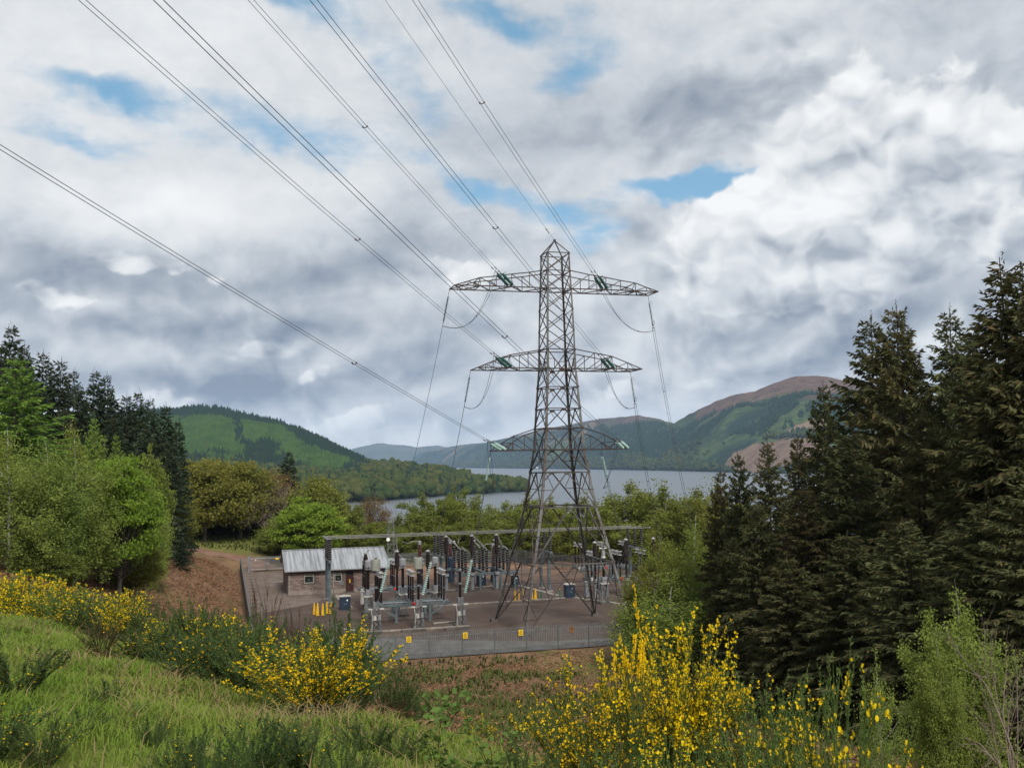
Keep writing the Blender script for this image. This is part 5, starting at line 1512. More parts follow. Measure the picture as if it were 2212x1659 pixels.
# ---- stacked disconnector on a long low platform behind the busbars
def make_stackdisc(label, a, b, rows):
    t = thing('stacked_disconnector', label, 'disconnector', G(a, b), YAW, 'rows of insulator stacks on a long platform')
    for y in (-1.0, rows[-1] + .6): MB().box((0, y, 2.0), (2.9, .24, .34)).build('platform_beam', M_BEAM, t)
    MB().box((0, rows[-1] / 2 - .2, 1.95), (.42, rows[-1] + 1.6, .22)).build('deck', M_BEAM, t)
    for x in (-.9, .9): MB().box((x, -1.0, .92), (.28, .28, 1.84)).build('leg', M_BEAM, t)
    MB().box((0, rows[-1] + .6, .92), (.28, .28, 1.84)).build('leg', M_BEAM, t)
    for y in rows: stack(t, 0, y, 2.2, 1.08)
    m = MB(); m.tube((0, rows[0], 5.05), (0, rows[1], 5.25), .06, None, 6); m.build('contact_arm', M_LIGHTMETAL, t)
    m = MB(); m.tube((0, rows[2], 5.05), (0, rows[3], 5.6), .05, None, 6); m.lathe((0, rows[3], 5.5), [(.05, 0), (.16, .08), (.16, .2), (.05, .3)], 8); m.build('contact_arm', M_LIGHTMETAL, t)
    return t


rows = (-.9, 1.0, 2.9, 5.6)
s0 = make_stackdisc('row of insulator stacks at the left on the long platform', -2.35, 31.8, rows)
dup(s0, 'row of insulator stacks in the middle of the long platform', G(.4, 31.8))
dup(s0, 'row of insulator stacks at the right end of the long platform beside the pylon', G(3.1, 31.8))
# ---- red-brown bushings on blue tanks at the back
def make_bush(label, a, b, z0, z1, kind=0):
    t = thing('bushing', label, 'bushing', G(a, b), YAW, 'red-brown bushings at the back of the yard')
    MB().lathe((0, 0, 0), [(.42, 0), (.42, z0 - .2), (.36, z0 - .05), (.30, z0)], 14).build('tank', M_NAVY, t)
    m = MB(); n = 14; prof = [(.2, 0)]
    for i in range(n):
        r = .33 - .12 * i / n; h = (z1 - z0) / n; prof += [(r * .8, h * (i + .1)), (r, h * (i + .5)), (r * .8, h * (i + .9))]
    prof.append((.12, z1 - z0)); m.lathe((0, 0, z0), prof, 12); m.build('insulator', M_REDPORC, t)
    MB().lathe((0, 0, z1), [(.2, 0), (.24, .05), (.24, .5), (.15, .56)], 12).build('head', M_GREYBOX, t)
    MB().path([(0, 0, z1 + .5), (-.9, -.4, z1 + .55), (-1.8, -1.0, z1 + .35), (-2.6, -1.6, z1 + .6)], .035, 5).build('lead', M_LIGHTMETAL, t)
    return t


make_bush('red-brown bushing furthest left at the back, against the fence', -6.3, 41, 3.5, 5.1)
make_bush('red-brown bushing in the middle behind the stacks', -2.1, 41, 3.4, 5.1)
make_bush('red-brown bushing on a blue tank left of the pylon legs', 3.5, 39.5, 1.9, 4.5)
MB_ = MB()
# ---- cabinets and kiosks
def cabinet(name, label, a, b, size, m, z0=0.0, roof=True, group='cabinets in the yard', doors=2):
    t = thing(name, label, 'cabinet', G(a, b, z0), YAW, group)
    w, d, h = size
    MB().box((0, 0, h / 2 + .06), (w, d, h)).build('body', m, t)
    MB().box((0, 0, .03), (w + .1, d + .1, .1)).build('base', M_CONCD, t)
    if roof:
        x = w / 2 + .05; y = d / 2 + .05; z = h + .062
        MB().add([(-x, -y, z), (x, -y, z), (x, y, z), (-x, y, z), (-x, -y, z + .05), (0, -y, z + .13), (x, -y, z + .05), (-x, y, z + .05), (0, y, z + .13), (x, y, z + .05)],
                 [(3, 2, 1, 0), (0, 1, 6, 5, 4), (2, 3, 7, 8, 9), (4, 5, 8, 7), (5, 6, 9, 8), (1, 2, 9, 6), (0, 4, 7, 3)]).build('roof', M_WHITEBOX if m is M_NAVY else m, t)
    for i in range(doors):
        dw = w / doors - .05; x = -w / 2 + w / doors * (i + .5)
        dr = MB().box((x, -d / 2 - .012, h / 2 + .06), (dw, .03, h - .12)).build('door', m, t)
        MB().box((x + dw * .36 * (1 if i == 0 else -1), -d / 2 - .05, h * .5), (.04, .05, .16)).build('handle', M_LIGHTMETAL, dr)
    MB().box((w * .18, -d / 2 - .035, h * .78), (.14, .012, .16)).build('label_plate', M_WHITE, t)
    return t


cabinet('cabinet', 'dark blue cabinet with a pale ridged top beside the yellow barriers', -18.7, 19.5, (1.15, .8, 1.45), M_NAVY)
t = cabinet('cabinet', 'tall off-white cabinet on a post left of the front breakers', -16.75, 19.0, (.62, .45, 1.35), M_WHITEBOX, .55, True, doors=1)
MB().tube((0, 0, -.55), (0, 0, .0), .07, None, 6).build('post', M_STEELD, t)
cabinet('cabinet', 'dark blue cabinet under the long platform left of the pylon', .55, 34.6, (1.15, .7, 1.5), M_NAVY, .12, False)
cabinet('cabinet', 'dark blue cabinet inside the pylon legs beside the concrete duct', 7.5, 19.6, (1.12, .9, 1.5), M_NAVY)
cabinet('cabinet', 'narrow grey kiosk right of the dark blue cabinet, behind the pylon leg', 9.0, 17.6, (.55, .5, 1.7), M_GREYBOX, .2, True, doors=1)
cabinet('cabinet', 'small blue and pale cabinet at the left pylon leg', 4.2, 31.5, (.9, .6, 1.2), M_NAVY, .3, True, doors=1)

# ---- yellow folding barriers and green bollards with orange tips
WEDGE = MB(); WEDGE.add([(-.17, 0, .03), (.17, 0, .03), (.06, 0, 1.32), (-.06, 0, 1.32), (-.17, .09, .03), (.17, .09, .03), (.06, .09, 1.32), (-.06, .09, 1.32)],
                        [(0, 1, 2, 3), (7, 6, 5, 4), (0, 4, 5, 1), (1, 5, 6, 2), (2, 6, 7, 3), (3, 7, 4, 0)])
WEDGE_ME = WEDGE.mesh('wedge_panel')
FOOT_ME = MB().box((0, .04, .02), (.42, .34, .05)).mesh('foot')


def barrier(label, a, b, rz, sc=1.0, m=M_YELLOW, group='folded yellow barriers'):
    t = thing('barrier', label, 'barrier', G(a, b), YAW + rz, group); t.scale = (sc, sc, sc)
    link('wedge_panel', WEDGE_ME, M_YELLOW, t).material_slots[0].link = 'OBJECT'
    t.children[0].material_slots[0].material = m
    o = link('foot', FOOT_ME, M_BLACK, t)
    MB().tube((0, .045, 1.3), (0, .045, 1.38), .03, None, 6).build('knob', M_WHITEBOX, t)
    return t


for i, (a, b, rz, sc, lab) in enumerate([(-22.2, 17.2, 0.5, .95, 'yellow folded barrier at the far left of the group of five'), (-21.95, 16.2, .1, 1.02, 'foremost left yellow barrier of the group of five'),
                                         (-21.4, 16.3, -.2, .98, 'foremost right yellow barrier of the group of five'), (-20.85, 17.3, .7, 1.0, 'yellow barrier right of the dark green post'), (-20.5, 17.2, -.1, .97, 'yellow barrier at the far right of the group of five')]):
    barrier(lab, a, b, rz, sc)
barrier('dark folded barrier standing among the yellow ones by the house', -21.3, 17.0, .3, 1.05, M_BLACK, None)
for i, (a, b, rz, lab) in enumerate([(.75, 19.0, .9, 'yellow barrier furthest left under the pylon'), (1.3, 19.3, 1.2, 'broad yellow barrier second from the left under the pylon'), (1.75, 19.2, .9, 'broad yellow barrier beside the green bollard under the pylon'),
                                     (2.75, 19.1, .1, 'yellow barrier fourth from the left under the pylon'), (3.25, 19.3, 0, 'yellow barrier furthest right under the pylon')]):
    barrier(lab, a, b, rz)


def bollard(label, a, b, tip=True):
    t = thing('bollard', label, 'bollard', G(a, b), YAW, 'green bollards in the yard')
    MB().lathe((0, 0, 0), [(.10, 0), (.10, .06), (.075, .08), (.07, .98), (.05, 1.02)], 8).build('post', M_GREENP, t)
    MB().lathe((0, 0, 0), [(.2, 0), (.18, .05)], 8).build('foot', M_BLACK, t)
    if tip: MB().lathe((0, 0, 1.02), [(.05, 0), (.055, .06), (.03, .2)], 8).build('tip', M_ORANGE, t)


bollard('green bollard in front of the yellow barriers under the pylon', 2.15, 17.5); bollard('green bollard among the yellow barriers, behind the last one', 3.5, 20.3)
bollard('green bollard just right of the yellow barriers, without a tip', 3.95, 19.3, False); bollard('green bollard alone between the barriers and the dark blue cabinet', 6.25, 19.4)
bollard('dark green bollard among the yellow barriers by the house', -21.1, 16.6, False)

# ---- ducts and kerbs set in the gravel
def kerb(name, label, pts, w, h, m=M_CONC, seg=1.2):
    for p, q in zip(pts[:-1], pts[1:]):
        p, q = np.array(p, float), np.array(q, float); L = np.linalg.norm(q - p); n = max(1, int(L / seg)); ang = math.atan2(q[1] - p[1], q[0] - p[0])
        me = MB().box((0, 0, h / 2), (L / n - .03, w, h)).mesh('slab')
        root = None
        for i in range(n):
            c = p + (q - p) * (i + .5) / n
            if root is None: root = thing(name, label, 'duct', G(*c), YAW + ang, 'concrete ducts in the gravel'); r0 = c
            o = link('slab', me, m, root); d = c - r0; o.location = (float(np.hypot(*d)), rnd.uniform(-.01, .01), rnd.uniform(-.012, .008))
        label = label + ', second run' if label else None


kerb('cable_duct', 'low concrete edging along the front of the left equipment', [(-18.9, 3.4), (-8.4, 3.4)], .22, .16)
kerb('cable_duct', 'broad flat concrete duct at the front left corner of the equipment', [(-20.2, 6.2), (-19.0, 3.5)], .6, .12)
kerb('cable_duct', 'concrete cable duct running across the middle of the yard to the dark blue cabinet', [(-15.5, 18.2), (6.9, 19.4)], .22, .13)
kerb('cable_duct', 'wide concrete duct running back from the right pylon leg to the busbar support', [(12.6, 8.2), (6.6, 22.5), (4.9, 34)], .62, .12)
kerb('cable_duct', 'concrete cable duct behind the busbars', [(-9.5, 29.6), (4.5, 35.2)], .2, .12)
kerb('cable_duct', 'flat concrete duct from the house to the dark blue cabinet', [(-18.3, 32.6), (-18.0, 21.2)], .7, .10)
kerb('cable_duct', 'short concrete slabs beside the low front platform', [(-11.4, 6.6), (-9.0, 6.9)], .5, .08)

# ================================================================== FENCES
def palisade(label, P, group, name='palisade_fence', h=2.15, posts=2.75, pitch=.155, m=M_PALE, flip=1):
    P = [np.array(wor(*p)[:2]) for p in P]
    t = thing(name, label, 'fence', (P[0][0], P[0][1], 0), 0, group)
    pale = NB(); TV = [(-.027, 0, .06), (0, .02, .06), (.027, 0, .06), (-.027, 0, h - .1), (0, .02, h - .06), (.027, 0, h - .1), (0, .008, h)]
    TF = [(0, 1, 4, 3), (1, 2, 5, 4)]; TF2 = [(3, 4, 6), (4, 5, 6)]
    for p, q in zip(P[:-1], P[1:]):
        L = np.linalg.norm(q - p); d = (q - p) / L; ang = math.atan2(d[1], d[0]); nrm = np.array([-d[1], d[0]]) * flip; n = int(L / pitch)
        s = (np.arange(n) + .5) * L / n; base = np.column_stack([p + d * s[:, None] - P[0] - nrm * .05, np.zeros(n)])
        sc = np.column_stack([np.ones((n, 2)), 1 + rng.normal(0, .006, n)])
        scatter(pale, TV, TF, base, sc, np.full(n, ang)); scatter(pale, TV, TF2, base, sc, np.full(n, ang))
        for z in (.42, h - .42):
            a_, b_ = p - P[0], q - P[0]; MB().beam((*a_, z), (*b_, z), .05, .06).build('rail', m, t)
        k = max(1, round(L / posts)); me = MB().box((0, 0, h * .47), (.10, .10, h * .94)).mesh('post')
        for i in range(k + 1):
            o = link('post', me, m, t); c = p + d * L * i / k - P[0] + nrm * .08; o.location = (c[0], c[1], 0); o.rotation_euler[2] = ang
    tag(pale.build('pale', m, t), kind='stuff')
    return t


GF = 'steel palisade fences round the yard'
palisade('grey steel palisade fence along the front of the yard, warning signs on it', [(-29.2, -11.0), (24.0, -11.0)], GF)
palisade('grey palisade fence along the left side, seen almost end-on', [(-29.2, -11.0), (-29.2, 66.0)], GF, flip=-1)
palisade('grey palisade fence at the back, between the house and the pylon', [(-21.6, 65.8), (13.6, 63.5)], GF)
palisade('grey palisade fence slanting forward at the back right', [(13.6, 63.5), (18.6, 46.0), (24.0, 26.0)], GF)
palisade('short piece of grey palisade between the left fence and the gate', [(-29.2, 66.0), (-28.0, 66.0)], GF)
gt = thing('gate', 'double leaf palisade gate of galvanised steel left of the house', 'gate', G(-25.2, 66.0), YAW)
for x in (-2.75, 2.75): MB().box((x, 0, 1.2), (.30, .30, 2.4)).build('gate_post', M_GALV, gt); 
for sx in (-1, 1):
    fr = MB().beam((sx * .08, 0, .35), (sx * 2.55, 0, .35), .09).build('leaf_rail', M_LIGHTMETAL, gt)
    MB().beam((sx * .08, 0, 2.0), (sx * 2.55, 0, 2.0), .09).build('leaf_rail', M_LIGHTMETAL, gt)
    MB().beam((sx * .10, 0, .2), (sx * .10, 0, 2.3), .09).build('stile', M_GALV, gt); MB().beam((sx * 2.52, 0, .2), (sx * 2.52, 0, 2.3), .09).build('stile', M_GALV, gt)
    for i in range(15): MB().box((sx * (.25 + i * .152), 0, 1.25), (.055, .03, 2.1)).build('pale', M_GALV, gt)
MB().box((.02, -.12, 1.15), (.55, .16, .42)).build('lock_box', M_GALV, gt)
MB().box((1.45, -.06, 1.85), (.5, .02, .24)).build('sign_plate', M_SIGN, gt)
MB().box((-1.75, -.06, 1.75), (.1, .02, .22)).build('tag_plate', M_WHITE, gt)

# yellow warning signs on the front fence: black triangle with a bolt, and a line of small print below
def sign_at(label, a, z=1.62, back=False):
    t = thing('warning_sign', label, 'sign', G(a, -11.13, z), YAW, 'warning signs on the front fence')
    MB().box((0, 0, 0), (.40, .02, .50)).build('plate', M_SIGNB if back else M_SIGN, t)
    k = M_BLACK
    tri = MB(); o = [(-.15, -.02), (.15, -.02), (0, .22)]; i_ = [(-.102, .008), (.102, .008), (0, .17)]
    V = [(x, -.0135, z2) for x, z2 in o + i_]; tri.add(V, [(0, 1, 4, 3), (1, 2, 5, 4), (2, 0, 3, 5)]); tri.build('triangle', k, t)
    MB().add([(x, -.0135, z2) for x, z2 in ((.012, .13), (-.03, .075), (-.004, .075), (-.016, .02), (.03, .085), (.006, .085), (.03, .13))], [(0, 1, 2, 5, 6), (2, 3, 4, 5)]).build('bolt', k, t)
    if not back:
        for j, w in enumerate((.26, .30, .18)): MB().add([(-w / 2, -.0135, -.09 - j * .05), (w / 2, -.0135, -.09 - j * .05), (w / 2, -.0135, -.07 - j * .05), (-w / 2, -.0135, -.07 - j * .05)], [(0, 1, 2, 3)]).build('print_line', k, t)


for x, y, lab, bk in ((761, 1391, 'yellow warning sign furthest left on the front fence, beside the broom', 0), (883, 1381, 'yellow warning sign second from the left on the front fence', 0), (1005, 1372, 'yellow warning sign at the middle of the front fence', 0),
                      (1125, 1366, 'yellow warning sign in front of the nearest pylon foot', 0), (1235, 1359, 'rusty brown warning sign at the right on the front fence', 1)):
    # where the line of sight meets the fence
    n = np.array([-_sy, _cy, 0]); d = at(x, y, 1.0) - EYE; tt = (-11.13 - (-(EYE[0] - 4.4726) * _sy + (EYE[1] - 100) * _cy)) / (d @ n); Q = EYE + d * tt
    sign_at(lab, (Q[0] - 4.4726) * _cy + (Q[1] - 100) * _sy, min(Q[2], 1.75), bool(bk))

# ================================================================== HOUSE
M_BLOCK = mat('purple_brown_stone_block', (0.15, 0.112, 0.105), (0.20, 0.145, 0.115), 1.5, 0.9, vary=0.30, bump=0.3)
M_MORTAR = mat('brown_mortar', (0.12, 0.09, 0.078), (0.09, 0.066, 0.058), 2.0, 0.95)
M_PLINTH = mat('stained_render_plinth', (0.24, 0.20, 0.175), (0.17, 0.135, 0.115), 1.2, 0.9)
M_ROOF = mat('streaked_grey_roof_sheet', (0.36, 0.375, 0.40), (0.36, 0.375, 0.40), 0.9, 0.5, 0.2, vary=0.08)
_t = NT(M_ROOF.node_tree)                                  # rain streaks run down the slope
_v = _t.vmath('MULTIPLY', _t.node('ShaderNodeTexCoord').outputs['Object'], (3.5, 0.16, 0.16))
_c = _t.mix(_t.map(_t.noise(_v, 1.0, 6.0, 0.7), 0.40, 0.64), (0.36, 0.375, 0.395), (0.19, 0.20, 0.215))
_t.put(_t.n['Principled BSDF'].inputs['Base Color'], _c)
M_DOOR = mat('dark_maroon_door', (0.045, 0.014, 0.012), (0.03, 0.01, 0.01), 2.0, 0.4)
M_PANE = mat('dark_window_glass', (0.012, 0.018, 0.018), None, rough=0.06)
M_PIPE = mat('grey_downpipe', (0.30, 0.29, 0.27), None, rough=0.5)
W, D_, HE, HR = 12.2, 11.0, 3.05, 5.05
hs = thing('house', 'stone block house with a pale metal roof and maroon door left in the yard', 'building', G(-17.8, 35.2), YAW)
x0, x1 = -W / 2, W / 2
wl = MB(); wl.add([(x0, 0, .5), (x1, 0, .5), (x1, 0, HE), (x0, 0, HE), (x0, D_, .5), (x1, D_, .5), (x1, D_, HE), (x0, D_, HE), (x0, D_ / 2, HR - .12), (x1, D_ / 2, HR - .12)],
                  [(0, 1, 2, 3), (5, 4, 7, 6), (4, 0, 3, 8, 7), (1, 5, 6, 9, 2)])
wall = wl.build('wall', M_MORTAR, hs)
MB().box((0, D_ / 2, .26), (W + .08, D_ + .08, .52)).build('plinth', M_PLINTH, hs)
wins = [(-3.58, .53, 1.46, 2.44, 'front'), (.03, .40, 1.50, 2.42, 'front')]
dx0, dx1 = 1.03, 1.92
bw, bh = .62, .215
blk = MB().box((0, 0, 0), (bw - .025, .05, bh - .022)).mesh('block'); hlf = MB().box((0, 0, 0), (bw / 2 - .025, .05, bh - .022)).mesh('block')
cnt = 0
for r_ in range(12):                                      # coursed blocks stand proud of the mortar, round the openings
    z = .54 + bh * (r_ + .5); x = x0 + (0 if r_ % 2 == 0 else -bw / 2) + bw / 2
    while x < x1 + bw / 2:
        lo_, hi_ = x - bw / 2, x + bw / 2
        hit = any(lo_ < wx + ww + .06 and hi_ > wx - ww - .06 and z + bh / 2 > z0_ - .1 and z - bh / 2 < z1_ + .06 for wx, ww, z0_, z1_, _f in wins) or (lo_ < dx1 + .04 and hi_ > dx0 - .04 and z < 2.62)
        if hi_ > x1 + .01 or lo_ < x0 - .01:
            if not hit:
                o = link('block', hlf, M_BLOCK, wall); o.location = ((x1 - bw / 4 if hi_ > x1 else x0 + bw / 4), -.012 + rnd.uniform(-.008, .006), z)
        elif not hit:
            o = link('block', blk, M_BLOCK, wall); o.location = (x, -.012 + rnd.uniform(-.008, .006), z); cnt += 1
        x += bw
side = NB(); b = MB().box((0, 0, 0), (.05, bw - .025, bh - .022))
pos = np.array([(s * (W / 2 + .012), yy + (bw / 2 if r_ % 2 else 0), .54 + bh * (r_ + .5)) for s in (-1, 1) for r_ in range(12) for yy in np.arange(.35, D_ - .7, bw)])
scatter(side, b.v, b.f, pos, np.ones((len(pos), 3)), np.zeros(len(pos))); tag(side.build('gable_blocks', M_BLOCK, wall), kind='stuff')
# roof: profiled sheets side by side on both slopes
nsh = 15; sw = (W + .9) / nsh
for sd in (0, 1):
    for i in range(nsh):
        xa = x0 - .45 + sw * i; ya, za = (-.5, HE + .02 - .12) if sd == 0 else (D_ + .5, HE + .02 - .12); V = []
        for k, fx in enumerate((0, .08, .16, .42, .5, .58, .84, .92, 1.0)):
            dz = (.0, .035, 0, 0, .035, 0, 0, .035, .012)[k]; V += [(xa + sw * fx * .99, ya, za + dz), (xa + sw * fx * .99, D_ / 2, HR + dz)]
        F = [(2 * k, 2 * k + 2, 2 * k + 3, 2 * k + 1) for k in range(8)]
        MB().add(V, F).build('roof_sheet', M_ROOF, hs)
MB().beam((x0 - .46, D_ / 2, HR + .05), (x1 + .46, D_ / 2, HR + .05), .30, .06).build('ridge_cap', M_ROOF, hs)
for xx in (x0 - .46, x1 + .46):
    MB().beam((xx, -.5, HE - .09), (xx, D_ / 2, HR + .03), .05, .16).build('verge', M_LIGHTMETAL, hs); MB().beam((xx, D_ + .5, HE - .09), (xx, D_ / 2, HR + .03), .05, .16).build('verge', M_LIGHTMETAL, hs)
MB().beam((x0 - .45, -.56, HE - .10), (x1 + .45, -.56, HE - .10), .12, .11).build('gutter', M_LIGHTMETAL, hs)
MB().box((0, -.25, HE - .19), (W + .5, .5, .04)).build('soffit', M_STEELD, hs)
for wx, ww, z0_, z1_, _f in wins:
    f = MB(); t_ = .04
    f.box((wx, -.03, z0_ - .03), (2 * ww + .12, .14, .05)); f.box((wx, -.03, z1_), (2 * ww + .1, .10, t_)); f.box((wx - ww, -.03, (z0_ + z1_) / 2), (t_, .1, z1_ - z0_)); f.box((wx + ww, -.03, (z0_ + z1_) / 2), (t_, .1, z1_ - z0_))
    f.box((wx, -.03, z1_ - .18), (2 * ww, .06, .04))
    wf = f.build('window', M_WHITEBOX, hs)
    MB().box((wx, -.02, (z0_ + z1_) / 2), (2 * ww - .05, .03, z1_ - z0_ - .05)).build('pane', M_PANE, wf)
    MB().box((wx, -.04, z0_ + .32), (.06, .012, .08)).build('sticker', M_WHITEBOX, wf)
dr = MB().box(((dx0 + dx1) / 2, -.02, 1.14), (dx1 - dx0 - .08, .06, 2.04)).build('door', M_DOOR, hs)
MB().box(((dx0 + dx1) / 2, -.035, 1.42), (.13, .06, .42)).build('notice', M_SIGN, dr); MB().box((dx1 - .16, -.07, 1.1), (.04, .06, .16)).build('handle', M_LIGHTMETAL, dr)
MB().box(((dx0 + dx1) / 2, -.01, 2.38), (dx1 - dx0 - .08, .05, .38)).build('fanlight', M_PANE, hs)
for xx in (dx0, dx1): MB().box((xx, -.03, 1.3), (.07, .1, 2.56)).build('door_jamb', M_DOOR, hs)
MB().box(((dx0 + dx1) / 2, -.03, 2.6), (dx1 - dx0, .1, .07)).build('door_head', M_DOOR, hs)
MB().box(((dx0 + dx1) / 2, -.28, .06), (1.2, .5, .14)).build('doorstep', M_CONCD, hs)
for xx in (x0 + .1, -.55): MB().tube((xx, -.1, .05), (xx, -.1, HE - .12), .045, None, 6).build('downpipe', M_PIPE, hs)
MB().box((-3.3, -.05, .64), (.22, .06, .14)).build('air_brick', M_CONCD, hs); MB().box((.62, -.05, .72), (.22, .06, .14)).build('air_brick', M_CONCD, hs)
for k in range(5): MB().box((.42, -.06, 1.02 + k * .09), (.55, .05, .05)).build('louvre', M_GREYBOX, hs)
f = MB(); f.box((5.2, -.03, 2.0), (.9, .1, .9)); wf = f.build('window', M_WHITEBOX, hs); MB().box((5.2, -.06, 2.0), (.76, .06, .76)).build('pane', M_PANE, wf)
MB().tube((-.1, D_ / 2 - .6, HR), (-.1, D_ / 2 - .6, HR + .05), .05, None, 5).build('roof_vent', M_STEELD, hs)

# ---- slim lattice mast with a small dish, behind the house
mast = thing('lattice_mast', 'slim lattice radio mast with a small white dish behind the house', 'mast', G(-5.7, 69.5, -.3), YAW)
for sx in (-1, 1):
    for sy in (-1, 1): MB().beam((sx * .62, sy * .62, 0), (sx * .42, sy * .42, 6.9), .07).build('leg', M_GALV, mast)
for k in range(5):
    z0, z1 = k * 1.35, (k + 1) * 1.35; w0, w1 = .62 - .2 * z0 / 6.9, .62 - .2 * z1 / 6.9
    for s_, q in ((-1, 0), (1, 0), (-1, 1), (1, 1)):
        p0, p1 = ((-w0, s_ * w0, z0), (w1, s_ * w1, z1)) if q == 0 else ((s_ * w0, -w0, z0), (s_ * w1, w1, z1)); MB().beam(p0, p1, .045).build('brace', M_GALV, mast)
    MB().beam((-w1, -w1, z1), (w1, -w1, z1), .05).build('ring_bar', M_GALV, mast)
MB().beam((-.9, -.55, 4.6), (.9, -.55, 4.6), .05).build('antenna_arm', M_GALV, mast); MB().beam((-.8, -.55, 3.5), (.8, -.55, 3.5), .05).build('antenna_arm', M_GALV, mast)
MB().lathe((-.55, -.62, 4.25), [(.02, 0), (.28, .06), (.30, .16), (.26, .16)], 12, (0, -1, 0)).build('dish', M_WHITE, mast)
MB().box((0, 0, 7.0), (1.0, 1.0, .08)).build('cap_frame', M_GALV, mast)
# ================================================================== FOREGROUND PLANTS
M_BROOMSTEM = leafmat('broom_green_stems', (0.075, 0.112, 0.033), (0.105, 0.135, 0.045), scale=1.5, transl=0.1, vary=0.12)
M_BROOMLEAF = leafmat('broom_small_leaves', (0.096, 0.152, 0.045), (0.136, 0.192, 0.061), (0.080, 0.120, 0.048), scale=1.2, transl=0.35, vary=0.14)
M_BROOMDARK = leafmat('dark_broom_leaves', (0.057, 0.090, 0.036), (0.083, 0.120, 0.045), scale=1.2, transl=0.3, vary=0.14)  # deeper green of the bushes with dark foliage
M_FLOWER = leafmat('yellow_broom_flowers', (0.86, 0.63, 0.018), (0.80, 0.53, 0.012), scale=3.0, transl=0.35, vary=0.05)
M_DEADSTEM = leafmat('dead_brown_stems', (0.085, 0.05, 0.03), (0.055, 0.034, 0.022), scale=1.5, transl=0.05, vary=0.1)
M_BRAMBLE = leafmat('fresh_bramble_leaves', (0.130, 0.202, 0.052), (0.098, 0.156, 0.039), scale=3.0, transl=0.35, vary=0.1)
M_GRASS = leafmat('rough_spring_grass', (0.17, 0.26, 0.042), (0.235, 0.30, 0.06), (0.29, 0.275, 0.10), scale=0.9, transl=0.45, vary=0)
M_STRAW = leafmat('dead_grass_straw', (0.30, 0.23, 0.12), (0.22, 0.16, 0.08), scale=1.1, transl=0.3, vary=0)
M_BRACKEN = leafmat('dead_bracken_fronds', (0.28, 0.165, 0.095), (0.19, 0.105, 0.062), (0.38, 0.25, 0.15), scale=0.6, transl=0.3, vary=0)
M_UNDER = leafmat('low_green_herbs', (0.070, 0.091, 0.028), (0.105, 0.119, 0.036), scale=0.8, transl=0.3, vary=0)

# one pea flower: banner, two wings and a keel
FV = np.array([(0, 0, 0), (-.55, .25, .35), (-.40, .45, .95), (0, .35, 1.1), (.40, .45, .95), (.55, .25, .35),
               (-.12, -.1, .1), (-.38, -.75, .25), (-.12, -.95, .05), (0, -.4, -.15), (.12, -.1, .1), (.38, -.75, .25), (.12, -.95, .05)]) * .5
FT = np.array([(0, 1, 2), (0, 2, 3), (0, 3, 4), (0, 4, 5), (6, 7, 8), (6, 8, 9), (10, 12, 11), (10, 9, 12)])


def oriented(nb, TV, TF, pos, size, z, g):
    """copies of a template with their z axis along z"""
    N = len(pos); z = unit(z); x = unit(np.cross(z, unit(g.normal(size=(N, 3))))); y = np.cross(z, x)
    V = (TV[None, :, 0:1] * x[:, None] + TV[None, :, 1:2] * y[:, None] + TV[None, :, 2:3] * z[:, None]) * np.broadcast_to(size, (N,))[:, None, None] + pos[:, None]
    nb.add(V, (TF[None] + (np.arange(N) * len(TV))[:, None, None]).reshape(-1, 3))


